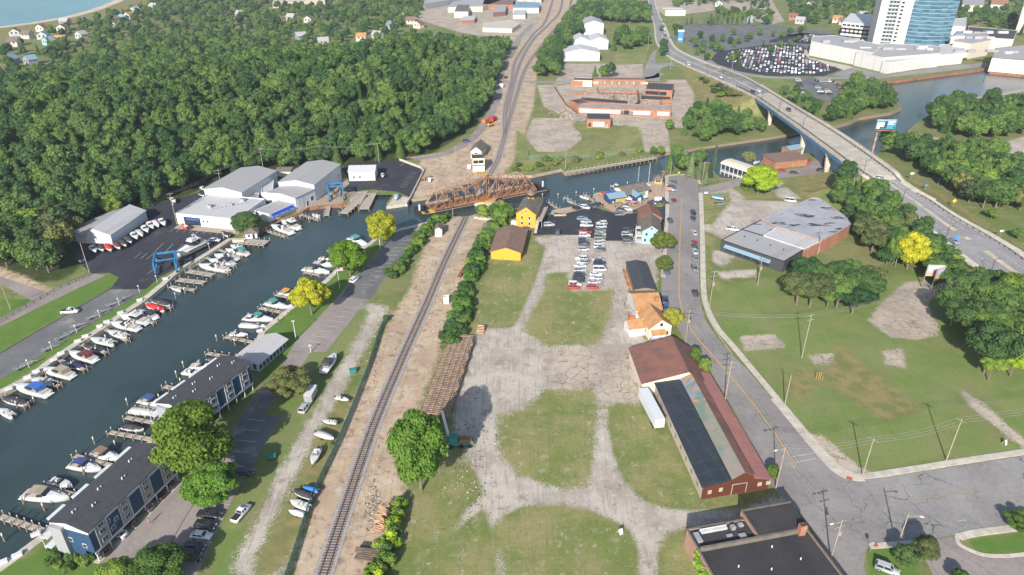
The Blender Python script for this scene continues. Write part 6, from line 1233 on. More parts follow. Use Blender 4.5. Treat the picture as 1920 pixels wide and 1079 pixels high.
# ------------------------------------------------------------ vehicles
def loft(mb,st,mi=0,smooth=True):   # st: list of (x, [(y,z)...]) closed rings
    n_=len(st[0][1]); V=[(x,y,z) for x,r_ in st for y,z in r_]
    F=[(i*n_+j,i*n_+(j+1)%n_,(i+1)*n_+(j+1)%n_,(i+1)*n_+j) for i in range(len(st)-1) for j in range(n_)]
    F+=[tuple(range(n_-1,-1,-1)),tuple(range((len(st)-1)*n_,len(st)*n_))]
    return mb.add(V,F,mi,smooth)
def me_of(mb,name,mats):
    o=mb.build(name,mats); me=o.data; bpy.data.objects.remove(o); return me
def carmesh(kind):
    P={'sedan':(4.7,.9,.72,.93,1.42,[(-1.95,-1.35),(1.0,.35)]),'suv':(4.7,.93,.8,1.02,1.72,[(-2.25,-2.0),(1.05,.45)]),'pickup':(5.5,.95,.85,1.08,1.82,[(-.6,-.45),(1.3,.65)]),'van':(5.3,.98,.8,1.1,2.05,[(-2.55,-2.5),(1.9,1.2)])}[kind]
    L,hw_,zb,zt,zr,((xb,xbr),(xf,xfr))=P; h=L/2
    def ring(w,z0,z1): return [(-w,z0+.12),(-w*.93,z0),(w*.93,z0),(w,z0+.12),(w,z1-.16),(w*.9,z1),(-w*.9,z1),(-w,z1-.16)]
    body=MB(); hood=zt-.1
    st=[(-h,ring(hw_*.86,.36,zt-.14)),(-h+.12,ring(hw_*.96,.28,zt-.03)),(xb,ring(hw_,.24,zt)),(xf,ring(hw_,.24,zt)),(xf+.55,ring(hw_,.24,hood)),(h-.35,ring(hw_*.95,.26,hood-.08)),(h-.05,ring(hw_*.82,.34,hood-.22)),(h,ring(hw_*.78,.4,hood-.34))]
    loft(body,st)
    wr=hw_*.78; roofb=MB()
    body.add([(xbr,-wr,zr-.06),(xfr,-wr,zr-.06),(xfr,wr,zr-.06),(xbr,wr,zr-.06),(xbr+.1,-wr*.9,zr),(xfr-.1,-wr*.9,zr),(xfr-.1,wr*.9,zr),(xbr+.1,wr*.9,zr)],[(4,5,6,7),(0,1,5,4),(1,2,6,5),(2,3,7,6),(3,0,4,7)])
    for sy in (-1,1):
        for (a,b_) in (((xb,hw_*.88,zt-.02),(xbr,wr,zr-.04)),((xf,hw_*.88,zt-.02),(xfr,wr,zr-.04)),(((xb+xf)/2-.1,hw_*.9,zt-.02),((xbr+xfr)/2,wr+.01,zr-.04))):
            body.bar((a[0],a[1]*sy,a[2]),(b_[0],b_[1]*sy,b_[2]),.09,.09)
        body.box(xf-.15,xf+.02,sy*(hw_+.02)-.08,sy*(hw_+.02)+.08,zt-.02,zt+.13)
    gl=MB(); gl.add([(xb+.02,-hw_*.87,zt-.03),(xf-.02,-hw_*.87,zt-.03),(xf-.02,hw_*.87,zt-.03),(xb+.02,hw_*.87,zt-.03),(xbr+.03,-wr+.02,zr-.05),(xfr-.03,-wr+.02,zr-.05),(xfr-.03,wr-.02,zr-.05),(xbr+.03,wr-.02,zr-.05)],[(0,1,5,4),(1,2,6,5),(2,3,7,6),(3,0,4,7),(4,5,6,7)])
    bed=None
    if kind=='pickup': bed=MB(); bed.box(-h+.15,xb-.12,-hw_*.82,hw_*.82,zt-.05,zt+.02)
    wheels=[]
    for sx in (-h+.95,h-.95):
        for sy in (-1,1):
            w=MB(); w.tube((sx,sy*(hw_-.2),.34),(sx,sy*(hw_+.02),.34),.34,n=12); w.tube((sx,sy*(hw_+.02),.34),(sx,sy*(hw_+.03),.34),.2,n=8,mi=1); wheels.append(w)
    hl=[];
    for sy in (-1,1):
        a=MB(); a.box(h-.16,h+.01,sy*hw_*.62-.17,sy*hw_*.62+.17,.6,.74); hl.append(('headlight',a,'chrome')); a=MB(); a.box(-h-.015,-h+.1,sy*hw_*.68-.14,sy*hw_*.68+.14,.68,.86); hl.append(('taillight',a,'redlens'))
    parts=[('body',me_of(body,'body',[M['paint']])),('window',me_of(gl,'window',[M['glass']]))]
    if bed: parts.append(('load_bed',me_of(bed,'load_bed',[M['dark']])))
    parts+=[('wheel',me_of(w,'wheel',[M['black'],M['steel']])) for w in wheels]+[(nm,me_of(a,nm,[M[mm]])) for nm,a,mm in hl]
    far=MB(); 
    for src,mi in ((body,0),(gl,1)): 
        b0=len(far.v); far.v+=src.v; far.f+=[[b0+i for i in f] for f in src.f]; far.m+=[mi]*len(src.f); far.sm+=[False]*len(src.f)
    far.box(-h+.6,h-.6,-hw_*.98,hw_*.98,.02,.4,2)
    return parts,me_of(far,'car',[M['paint'],M['glass'],M['black']])
CARS={k:carmesh(k) for k in ('sedan','suv','pickup','van')}
CC={'white':(.72,.73,.74),'silver':(.42,.44,.46),'grey':(.16,.17,.18),'black':(.016,.017,.02),'dark':(.035,.04,.055),'blue':(.03,.07,.2),'red':(.45,.012,.015),'maroon':(.14,.015,.03),'beige':(.4,.35,.27),'green':(.02,.07,.05),'lblue':(.18,.28,.38)}
NAMECOL={'dark':'dark navy','lblue':'light blue'}
def car(px,hd,kind,col,label,group=None,z=None,world=None):
    w=world or G(px[0],px[1],z or 0); zz=(z if z is not None else 0.06)
    t=thing('parked_car' if kind!='pickup' else 'pickup_truck',label,'car' if kind!='pickup' else 'pickup truck',(w.x,w.y,zz),hd,group); c=CC[col]+(1,); t.color=c
    for nm,me in CARS[kind][0]: o=link(nm,me,t); o.color=c
    return t
ORD=['first','second','third','fourth','fifth','sixth','seventh','eighth','ninth','tenth','eleventh','twelfth']
def nm(c): return NAMECOL.get(c,c)
def row(items,where,group,hd=0.0):
    for i,it in enumerate(items):
        x,y,k,c=it[:4]; h_=(it[4] if len(it)>4 else hd)+random.uniform(-.04,.04)+(math.pi if random.random()<.4 else 0)
        car((x,y+2),h_,k,c,'%s %s, %s from far end of %s'%(nm(c),{'suv':'SUV','sedan':'saloon','pickup':'pickup truck','van':'van'}[k],ORD[i],where),group)
def R7(L): return [(960+q_[0]/4,270+q_[1]/4)+tuple(q_[2:]) for q_ in L]
row(R7([(555,585,'sedan','silver'),(558,612,'pickup','white'),(550,660,'pickup','red'),(545,688,'suv','white'),(538,722,'suv','grey'),(540,745,'suv','dark'),(538,770,'sedan','grey'),(540,794,'suv','silver')]),'left row, dark car park','cars in the left row of the dark car park')
row(R7([(672,598,'suv','white'),(668,622,'suv','silver'),(662,652,'sedan','grey'),(662,678,'sedan','silver'),(660,700,'suv','grey'),(655,724,'suv','beige'),(655,748,'sedan','silver'),(655,772,'suv','white'),(655,797,'suv','grey')]),'right row, dark car park','cars in the right row of the dark car park')
row(R7([(520,862,'suv','white'),(530,890,'suv','silver'),(510,918,'sedan','white'),(510,950,'suv','silver'),(508,980,'sedan','dark'),(502,1002,'sedan','black'),(492,1028,'suv','dark'),(472,1056,'suv','white'),(468,1078,'sedan','red')]),'the left row on the gravel','cars in the left row on the gravel')
row(R7([(645,870,'sedan','silver'),(660,893,'suv','dark'),(655,915,'suv','black'),(660,945,'van','white'),(630,980,'sedan','white'),(630,1010,'suv','white'),(615,1038,'sedan','silver'),(607,1078,'sedan','red')]),'the right row on the gravel','cars in the right row on the gravel')
row(R7([(868,652,'suv','dark'),(862,682,'suv','silver'),(862,704,'sedan','black'),(872,740,'suv','grey')]),'short row by the blue house','cars beside the blue house')
row(R7([(1360,525,'suv','black',1.57),(1358,562,'sedan','dark',1.57),(1365,668,'sedan','silver',1.57),(1367,737,'sedan','red',1.57),(1367,772,'suv','dark',1.57),(1370,812,'sedan','silver',1.57),(1370,858,'suv','grey',1.57),(1368,938,'suv','grey',1.57),(1372,1120,'suv','black',1.57)]),'right kerb line on the street','cars along the right kerb')
row(R7([(1200,292,'suv','grey'),(1198,325,'sedan','maroon'),(1198,347,'suv','lblue')]),'the trio at the street end','cars at the street end')
row(R7([(1048,453,'suv','dark',-.4),(1095,445,'sedan','black',-.3),(1140,443,'suv','black',0.1)]),'the trio by the flower bed','cars by the flower bed')
OT=[((490,495),'suv','black',-.6,'black SUV at the left end of the cars by the river planter'),((548,486),'suv','white',-.5,'white SUV by the river planter'),((597,477),'suv','dark',-.4,'dark navy SUV right of the white one by the river'),((650,468),'suv','black',-.3,'black SUV at the right end of the cars by the river'),((360,543),'pickup','beige',0.05,'beige pickup parked near the yellow house'),((278,617),'suv','silver',.1,'silver SUV beside the yellow house deck'),((110,648),'sedan','dark',-.1,'dark car on the concrete pad below the yellow house'),((342,672),'suv','dark',1.5,'dark navy SUV driving toward the camera below the dark car park'),((525,569),'sedan','lblue',.1,'light blue car at the top of the left row'),((820,505),'sedan','dark',-.2,'dark saloon behind the grey jeep near the patio'),((866,499),'suv','white',-.35,'white SUV by the patio edge'),((808,537),'suv','grey',.1,'grey-purple jeep in the middle of the dark car park'),((940,515),'sedan','green',.5,'dark green car near the brown roofed house'),((1212,430),'sedan','maroon',1.57,'maroon car driving on the street near the river end'),((1183,583),'suv','dark',1.57,'dark navy SUV at the left kerb beside the blue house'),((1160,967),'suv','blue',1.5,'blue SUV at the left kerb near the olive tree'),((1557,460),'suv','grey',.1,'grey SUV on the gravel below the blue tarpaulin boat'),((1655,650),'pickup','white',-.4,'white pickup left of the grey-roofed plant building'),((1147,1180),'pickup','blue',1.5,'dark blue pickup at the kerb beside the cottage'),((1150,1232),'sedan','blue',1.5,'dark blue car just below the pickup beside the cottage'),((1085,1497),'suv','silver',.05,'silver SUV between the cottage porch and the brown store')]
for (x,y),k,c,h_,lb in OT: car((960+x/4,270+y/4),h_,k,c,lb)
def ang(a,b_): A=G(*a);B=G(*b_); return math.atan2((B-A).y,(B-A).x)
for (x,y,k,c,lb) in [(394,969,'pickup','black','black pickup truck, topmost of the row in the apartment car park'),(386,990,'suv','black','black SUV second from the top in the apartment car park row'),(379,1008,'sedan','white','white saloon in the middle of the apartment car park row'),(366,1029,'sedan','dark','dark navy saloon fourth in the apartment car park row'),(358,1047,'van','black','black van at the bottom of the apartment car park row')]: car((x,y),-.12,k,c,lb)
hA=ang((186,1054),(337,901))
for f,c,k in ((.08,'black','suv'),(.28,'white','sedan'),(.41,'black','suv'),(.6,'grey','suv'),(.75,'black','sedan'),(.9,'dark','suv')):
    w=G(186,1054).lerp(G(337,901),f)+Vector((math.cos(hA+1.57),math.sin(hA+1.57),0))*1.6; car(None,hA+1.57,k,c,'%s car in the carport under the near navy block, %s from its near end'%(nm(c),ORD[int(f*6.5)]),world=w)
car((459,889),.1,'sedan','black','black car half hidden beside the round green tree')
car((453,966),ang((440,983),(470,948)),'pickup','white','white pickup with black bed cover on the grass near the apartment car park')
car((572,768),ang((565,777),(580,757)),'suv','silver','silver off-road car towing the enclosed trailer on the grass')
car((665,527),ang((658,532),(672,520)),'suv','white','white SUV on the quay drive near the yellow-green tree')
car((132,587),.12,'pickup','white','white crew-cab pickup parked on the long left quay lot')
car((403,453),-.1,'sedan','white','white saloon alone behind the big yacht')
car((1662,1071),-.5,'suv','silver','silver SUV cut by the bottom edge at the lower right corner')
car((1468,323),.05,'sedan','red','red car outside the brown riverside restaurant'); car((1489,326),.0,'sedan','dark','dark car right of the red one outside the riverside restaurant'); car((1540,322),0,'suv','dark','dark SUV near the bridge pier'); car((1516,304),1,'suv','red','red SUV behind the motorhome'); car((1482,379),-.4,'van','white','long white van behind the plant building')
car((972,268-5),.5,'suv','blue','blue car on the rail yard road') if 0 else car((875,267),.6,'suv','blue','small blue car on the road at the forest edge'); car((949,147),1.2,'suv','black','black car by the level crossing')
for (x,y,z,k,c,lb) in [(1651,337,9,'suv','white','white SUV driving on the road bridge'),(1788,455,4.6,'sedan','lblue','grey-blue saloon driving down from the bridge'),(1479,208,12,'suv','black','black SUV on the upper part of the bridge'),(1352,147,6,'sedan','white','white car climbing toward the bridge'),(1412,174,9.9,'suv','black','black car entering the bridge deck'),(1422,172,10.2,'sedan','white','white car right of the black one entering the bridge'),(1290,122,2.6,'van','white','white van turning at the top junction'),(1247,97,0.3,'sedan','silver','silver car before the traffic island')]:
    w=G(x,y,z); b_=min(range(len(SEC)-1),key=lambda i:(SEC[i][0].lerp(SEC[i][1],.5)-w).length); d=SEC[b_+1][0]-SEC[b_][0]
    mid=SEC[b_][0]; zz=SEC[b_][0].lerp(SEC[b_+1][0],max(0,min(1,(w-mid).dot(d)/d.length_squared))).z+.05
    w=G(x,y,zz); car(None,math.atan2(d.y,d.x),k,c,lb,z=zz,world=w)
for i,(x,y,c) in enumerate([(1243,42,'dark'),(1244,50,'maroon'),(1245,56,'white'),(1246,62,'silver'),(1247,68,'black'),(1257,72,'dark')]): car((x,y),1.6,'suv',c,'%s car, %s in the queue at the top junction'%(nm(c),ORD[i]))
# far car parks: small single meshes
FARP=[]
def farlot(poly,ang_,pitch,gap,label_,fill=.9,skip=()):
    w=[(q_.x,q_.y) for q_ in GG(poly)]; c_=np.mean(w,0); ca,sa=math.cos(ang_),math.sin(ang_); n_=0
    for i in range(-60,60):
        for j in range(-26,26):
            u=i*gap; v_=j*pitch+(2.7 if j%2 else -2.7)*0+((pitch-5.6)/2 if j%2 else -(pitch-5.6)/2)*.9
            x=c_[0]+u*ca-v_*sa; y=c_[1]+u*sa+v_*ca
            if poly_sd(w,np.array([x]),np.array([y]))[0]>2.2 and rng.random()<fill: FARP.append((x,y,ang_+math.pi/2+rng.uniform(-.03,.03),label_)); n_+=1
farlot([(1352,112),(1362,98),(1440,88),(1500,88),(1514,96),(1512,108),(1572,129),(1540,141),(1440,140),(1392,131)],-.35,8.6,2.75,'in the crowded car park beside the casino',.86)
farlot([(1505,66),(1570,69),(1632,76),(1630,88),(1560,83),(1480,78)],-.05,8.6,2.75,'in the car park below the parking garage',.8)
for A_,B_,n_ in (((1496,150),(1506,175),8),((1530,160),(1540,177),6),((1548,168),(1556,178),4),((1570,158),(1588,180),9),((1531,153),(1560,154),6)):
    for i in range(n_):
        q_=G(*A_).lerp(G(*B_),i/(n_-1)); FARP.append((q_.x,q_.y,1.57 if A_==(1531,153) else .05,'in the small car park beside the channel'))
FARP.sort(key=lambda q_:math.hypot(q_[0],q_[1])); cw=['white','silver','grey','grey','black','dark','dark','dark','maroon','blue','beige','black','red','silver']
ncar=len([o for o in bpy.data.objects if o.name.startswith(('parked_car','pickup_truck'))]); lim=max(0,292-ncar); rest_=MB(); print('NEAR CARS',ncar,'FAR',len(FARP))
smallmats=[]
for c in ('white','silver','dark','maroon','grey'):
    smallmats.append(mat('paint_'+c,CC[c],CC[c],1,.35,spec=.5))
FB={}
for k in ('sedan','suv'):
    me=CARS[k][1]; FB[k]=([v.co[:] for v in me.vertices],[tuple(p_.vertices) for p_ in me.polygons],[p_.material_index for p_ in me.polygons])
for i,(x,y,h_,lb) in enumerate(FARP):
    c=rng.choice(cw); k=rng.choice(['sedan','suv'])
    if i<lim:
        o=link('parked_car',CARS[k][1]); o.location=(x,y,.07); o.rotation_euler=(0,0,h_); o.color=CC[c]+(1,); tag(o,'small %s car parked among others %s'%(nm(c),lb),'car','cars '+lb)
    else:
        ci=rng.randrange(5); ca,sa=math.cos(h_),math.sin(h_); V,F_,mm=FB[k]; b0=len(rest_.v); rest_.v+=[(x+a*ca-b_*sa,y+a*sa+b_*ca,.07+z) for a,b_,z in V]; rest_.f+=[[b0+q_ for q_ in f] for f in F_]; rest_.m+=[ci if m_==0 else 4+m_ for m_ in mm]; rest_.sm+=[False]*len(F_)
if rest_.v: tag(rest_.build('parked_cars',smallmats+[M['glass'],M['black']]),'mass of more distant cars filling the hotel and casino car parks','cars',kind='stuff')
# ------------------------------------------------------------ boats
def hull_st(L,B,H,fine=.5):
    st=[]
    for i in range(9):
        f=i/8; x=-L/2+L*f; w=B/2*(1 if f<fine else max(.02,1-((f-fine)/(1-fine))**2.1)); w*=.9+.1*min(1,f*4); zt=H*(.86+.2*f*f); zk=-.35+(.55*max(0,f-.6)/.4)**2*1.4
        st.append((x,[(0,zk),(w*.72,zk*.5+.02),(w,zt*.55),(w*1.03,zt),(w*.9,zt+.03),(0,zt+.07),(-w*.9,zt+.03),(-w*1.03,zt),(-w,zt*.55),(-w*.72,zk*.5+.02)]))
    return st
def boatmesh(kind):
    P=[]; L=8.0;B=2.8;H=1.1
    def add(nm_,mb,mats): P.append((nm_,me_of(mb,nm_,mats)))
    if kind=='yacht': L,B,H=17.5,4.8,2.6
    if kind in('open','covered','ski'): L,B,H=6.5,2.35,.9
    if kind=='fly': L,B,H=11,3.7,1.5
    if kind=='sail': L,B,H=9.5,2.9,1.1
    mb=MB(); loft(mb,hull_st(L,B,H)); add('hull',mb,[M['gel'] if kind not in('ski',) else M['canvas']])
    s=L/8
    mb=MB()
    if kind in('cruiser','canvas','fly','yacht'):
        # foredeck trunk cabin, cockpit, windscreen, arch
        w=B*.34; z=H*1.02
        V=[(-.2*s,-w,z),(2.6*s,-w*.35,z+.1),(2.6*s,w*.35,z+.1),(-.2*s,w,z),(-.1*s,-w*.85,z+.5*s),(1.9*s,-w*.35,z+.32*s),(1.9*s,w*.35,z+.32*s),(-.1*s,w*.85,z+.5*s)]
        mb.add(V,[(4,5,6,7),(0,1,5,4),(1,2,6,5),(2,3,7,6),(3,0,4,7)]); add('cabin',mb,[M['gel']])
        mb=MB(); mb.box(-3.6*s,-.35*s,-B*.38,B*.38,z+.02,z+.06); add('cockpit',mb,[M['cushion']])
        mb=MB(); V=[(.55*s,-w*1.0,z+.42*s),(.55*s,w*1.0,z+.42*s),(-.25*s,w*1.05,z+1.0*s),(-.25*s,-w*1.05,z+1.0*s),(-.9*s,-B*.42,z+.2*s),(-.9*s,B*.42,z+.2*s),(-.9*s,-B*.42,z+.75*s),(-.9*s,B*.42,z+.75*s)]
        mb.add(V,[(0,1,2,3),(0,3,6,4),(1,5,7,2)]); add('windscreen',mb,[M['glass']])
        mb=MB()
        if kind=='cruiser':
            for sy in (-1,1): mb.bar((-1.9*s,sy*B*.42,z),(-1.5*s,sy*B*.34,z+1.3*s),.3,.12)
            mb.bar((-1.5*s,-B*.34,z+1.3*s),(-1.5*s,B*.34,z+1.3*s),.35,.14); add('radar_arch',mb,[M['gel']])
        elif kind=='canvas':
            V=[(-.1*s,-B*.4,z+.95*s),(-.1*s,B*.4,z+.95*s),(-2.6*s,B*.42,z+1.05*s),(-2.6*s,-B*.42,z+1.05*s),(-1.3*s,-B*.38,z+1.3*s),(-1.3*s,B*.38,z+1.3*s),(-2.9*s,-B*.42,z+.3),(-2.9*s,B*.42,z+.3)]
            mb.add(V,[(0,1,5,4),(4,5,2,3),(3,2,7,6)]); add('canopy',mb,[M['canvas']])
        else:
            mb.box(-2.4*s,.1*s,-B*.36,B*.36,z+1.0*s,z+1.12*s); mb.box(-2.2*s,-.2*s,-B*.3,B*.3,z+.06,z+1.0*s,1); mb.box(-1.0*s,-.1*s,-B*.3,B*.3,z+1.12*s,z+1.5*s); add('flybridge',mb,[M['gel'],M['glass']])
            mb=MB()
            for sy in (-1,1): mb.bar((-1.8*s,sy*B*.33,z+1.12*s),(-1.5*s,sy*B*.3,z+1.9*s),.25,.1)
            mb.bar((-1.5*s,-B*.3,z+1.9*s),(-1.5*s,B*.3,z+1.9*s),.3,.12); mb.tube((-1.5*s,0,z+1.9*s),(-1.5*s,0,z+2.5*s),.08,n=5); add('radar_arch',mb,[M['gel']])
            if kind=='yacht':
                mb=MB()
                for sy in (-1,1): mb.box(-3.2*s,1.4*s,sy*B*.505-.03,sy*B*.505+.03,H*.5,H*.72)
                add('hull_window',mb,[M['glass']])
        mb=MB(); mb.box(-L/2-.7*s*.8,-L/2+.05,-B*.4,B*.4,.25,.4); add('swim_platform',mb,[M['gel']])
    elif kind in('open','ski'):
        z=H*.98; mb.box(-2.8,-.1,-B*.36,B*.36,z+.05,z+.09); add('cockpit',mb,[M['cushion']]); mb=MB(); mb.box(-1.1,-.6,-.35,.35,z+.05,z+.75); mb.box(-2.3,-1.8,-.8,.8,z+.05,z+.5); add('console',mb,[M['gel']])
        mb=MB(); mb.add([(.2,-B*.4,z+.05),(.2,B*.4,z+.05),(-.15,B*.38,z+.5),(-.15,-B*.38,z+.5)],[(0,1,2,3)]); add('windscreen',mb,[M['glass']])
        mb=MB(); mb.box(-3.75,-3.2,-.25,.25,.1,1.2); add('outboard_motor',mb,[M['dark']])
    elif kind=='covered':
        z=H; st=[]
        for f,wd,hh in ((-.49,.8,.05),(-.35,.96,.35),(-.05,1,.55),(.15,.92,.35),(.36,.55,.12),(.47,.1,.05)): st.append((L*f,[(-B/2*wd*1.04,z-.1),(B/2*wd*1.04,z-.1),(B/2*wd,z+.08),(0,z+hh+.05),(-B/2*wd,z+.08)]))
        loft(mb,st); add('cover',mb,[M['canvas']]); mb=MB(); mb.box(-3.75,-3.2,-.25,.25,.1,1.1); add('outboard_motor',mb,[M['dark']])
    elif kind=='sail':
        z=H; mb.box(-1.2,2,-.8,.8,z,z+.55); add('cabin',mb,[M['gel']]); mb=MB(); mb.tube((.8,0,z),(.8,0,z+13),.12,.08,6); mb.tube((.7,0,z+1.4),(-3.6,0,z+1.5),.09,n=6); mb.tube((.8,-.9,z+7),(.8,.9,z+7),.04,n=4); add('mast',mb,[M['white']])
        mb=MB(); mb.tube((.5,0,z+1.6),(-3.4,0,z+1.7),.2,n=7); add('furled_sail',mb,[M['canvas']]); mb=MB(); 
        for e in ((4.6,0),(-4.6,0),(.8,1.35),(.8,-1.35)): mb.tube((e[0],e[1],z),(.8,0,z+12.8),.02,n=3)
        add('rigging',mb,[M['steel']])
    return P,L
M['cushion']=mat('tan_upholstery',(0.42,0.36,0.29),(0.5,0.46,0.4),2,.8)
BO={k:boatmesh(k) for k in('cruiser','canvas','fly','yacht','open','covered','sail','ski')}
def boat(bow,stern,kind,col,label,z=WZ,group=None,minL=None,trailer=False):
    A=G(bow[0],bow[1],z+.5);B=G(stern[0],stern[1],z+.5); d=A-B; L=d.length; 
    P_,L0=BO[kind]; L=max(L,minL or 0); s=L/L0; c_=(A+B)/2
    t=thing('motorboat' if kind!='sail' else 'sailboat',label,'boat',(c_.x,c_.y,z+.05),math.atan2(d.y,d.x),group); sw=min(s,1.0)*.5+s*.5; t.scale=(s,sw,sw); c=col+(1,); t.color=c
    for nm_,me in P_: o=link(nm_,me,t); o.color=c
    if trailer:
        mb=MB(); mb.bar((-L0*.4,0,-.4),(L0*.65,0,-.4),.12); mb.bar((-L0*.35,-.8,-.45),(-L0*.35,.8,-.45),.1); mb.bar((L0*.1,-.7,-.4),(L0*.1,.7,-.4),.1)
        for sy in (-1,1): mb.tube((-.8,sy*.85,-.5),(-.8,sy*1.05,-.5),.3,n=10); mb.bar((-L0*.35,sy*.7,-.4),(L0*.3,sy*.35,-.4),.1)
        mb.build('trailer',M['dark'],t)
    return t
W_=(.7,.7,.68); NV=(.02,.03,.07); GY=(.3,.3,.31); TN=(.35,.28,.2); MR=(.14,.02,.03); BL=(.02,.12,.42); TE=(.03,.3,.28); RD=(.6,.02,.015); CH=(.03,.03,.04); SG=(.42,.42,.4)
LB=[((0,768),(25,782),'open',GY,'white open motorboat at the bottom end of the left quay'),((4,748),(52,758),'covered',CH,'black-covered boat at the left quay, next to the open one'),((27,724),(90,741),'canvas',BL,'white cruiser with bright blue canopy at the left quay'),((58,711),(101,721),'open',CH,'dark-hulled open boat beside the blue-canopied cruiser'),((80,693),(135,707),'canvas',TN,'white cruiser with tan canopy at the left quay'),((113,682),(156,690),'covered',NV,'navy-covered boat beside the tan-canopied cruiser'),((130,662),(178,677),'canvas',MR,'white cruiser with maroon canopy at the left quay'),((156,650),(197,658),'covered',CH,'black-covered boat beside the maroon-canopied cruiser'),((170,636),(215,647),'open',BL,'white open boat with blue seats at the left quay'),((203,622),(240,634),'open',GY,'grey fishing boat with outboards at the left quay'),((208,607),(259,618),'cruiser',W_,'white sport cruiser with orange toys on its stern'),((226,594),(276,606),'fly',W_,'white flybridge cruiser at the left quay'),((262,584),(292,597),'canvas',NV,'small cruiser with navy top right of the flybridge cruiser'),((273,573),(309,583),'covered',RD,'white boat with bright red cover at the left quay'),((282,564),(320,573),'covered',CH,'dark covered boat above the red-covered one'),
 ((320,538),(340,545),'open',GY,'small white skiff at the upper left quay'),((373,499),(426,508),'cruiser',W_,'white sport cruiser with dark stripe below the yacht yard'),((392,489),(437,496),'canvas',NV,'cruiser with navy canopy, second below the yacht yard'),((402,480),(446,486),'cruiser',W_,'white sport boat third below the yacht yard'),((423,470),(464,478),'canvas',TE,'cruiser with teal-green top below the dock house'),((432,461),(456,466),'open',GY,'small open boat closest to the dock house'),
 ((508,424),(547,438),'cruiser',W_,'white cruiser in front of the waterfront office'),((528,416),(559,430),'fly',W_,'white flybridge boat right of the cruiser at the office'),((585,402),(600,408),'open',GY,'small open boat inside the white-fenced dock'),
 ((131,936),(47,929),'canvas',TN,'large cruiser with navy stripe and tan canopy by the near apartment block'),((136,912),(94,902),'open',GY,'small open boat beside the large striped cruiser'),((191,882),(133,872),'canvas',(.03,.05,.2),'white cruiser with blue stern canopy by the near apartment block'),((227,862),(174,850),'canvas',(.25,.14,.09),'white cruiser with brown canopy by the near apartment block'),
 ((270,806),(231,800),'covered',CH,'black covered boat between the two apartment blocks'),((293,776),(245,770),'covered',SG,'grey covered boat on a lift by the far apartment block'),((314,762),(264,751),'canvas',(.03,.07,.22),'boat with navy blue canopy on a lift by the far apartment block'),((381,702),(343,698),'open',W_,'white centre-console boat behind the far apartment block'),((406,690),(358,688),'cruiser',W_,'white cruiser behind the far apartment block'),((410,675),(388,672),'covered',CH,'dark covered boat close to the pavilion end of the far block'),
 ((465,628),(431,627),'cruiser',W_,'small white boat on a dock left of the promenade bend'),((487,613),(450,610),'covered',SG,'light grey covered boat by the promenade'),((490,601),(457,597),'fly',W_,'white boat with blue flag beside the grey covered boat'),((540,578),(499,569),'canvas',TE,'white boat with green canopy beside the yellow tree'),((513,601),(470,596),'canvas',TE,'white boat with teal cover on the promenade side'),((498,612),(478,608),'open',W_,'small white tender near the promenade steps'),((562,555),(524,550),'canvas',(.7,.3,.02),'boat with orange and yellow cover behind the yellow tree'),
 ((618,513),(571,505),'canvas',NV,'large boat with navy canopy above the yellow tree'),((630,499),(588,495),'cruiser',W_,'white cruiser second above the yellow tree'),((629,488),(600,484),'canvas',NV,'boat with navy bimini third above the yellow tree'),((642,473),(616,469),'cruiser',W_,'white boat half hidden behind the middle quay tree'),((690,462),(655,448),'canvas',TE,'boat with green canopy above the middle quay tree'),
 ((1086,368),(1104,373),'cruiser',W_,'white boat at the small docks left of the patio'),((1062,375),(1074,380),'covered',BL,'small blue-covered boat at the small docks'),((1166,356),(1149,349),'fly',W_,'white flybridge boat behind the restaurant'),((1177,353),(1164,350),'open',GY,'small boat beside the one behind the restaurant'),
 ((1204,346),(1184,351),'sail',W_,'left sailboat with shorter mast behind the restaurant'),((1224,354),(1203,344),'sail',NV,'right sailboat with tall mast behind the restaurant')]
for a,b_,k,c,lb in LB: boat(a,b_,k,c,lb)
boat((329,484),(386,456),'yacht',W_,'very large white motor yacht propped up on the asphalt yard',z=1.0)
TR=[((700,790),CH,'open'),((755,780),CH,'covered'),((815,780),RD,'covered'),((880,765),MR,'covered'),((925,745),CH,'covered'),((965,720),CH,'covered'),((1010,690),TN,'open'),((1050,670),SG,'covered'),((1090,640),CH,'open'),((1130,612),TN,'open'),((1170,600),(.6,.5,.5),'covered'),((1218,588),SG,'open')]
cn={CH:'black',RD:'bright red',MR:'maroon',TN:'tan',SG:'light grey',(.6,.5,.5):'pinkish white'}
for i,((x,y),c,k) in enumerate(TR): boat((x/4+5,270+y/4+5),(x/4-4,270+y/4-5),k,c,'%s %s trailered boat, %s from left beside the white shed'%(cn[c],'covered' if k=='covered' else 'open',ORD[i]),z=.85,group='trailered boats beside the white shed',minL=6,trailer=True)
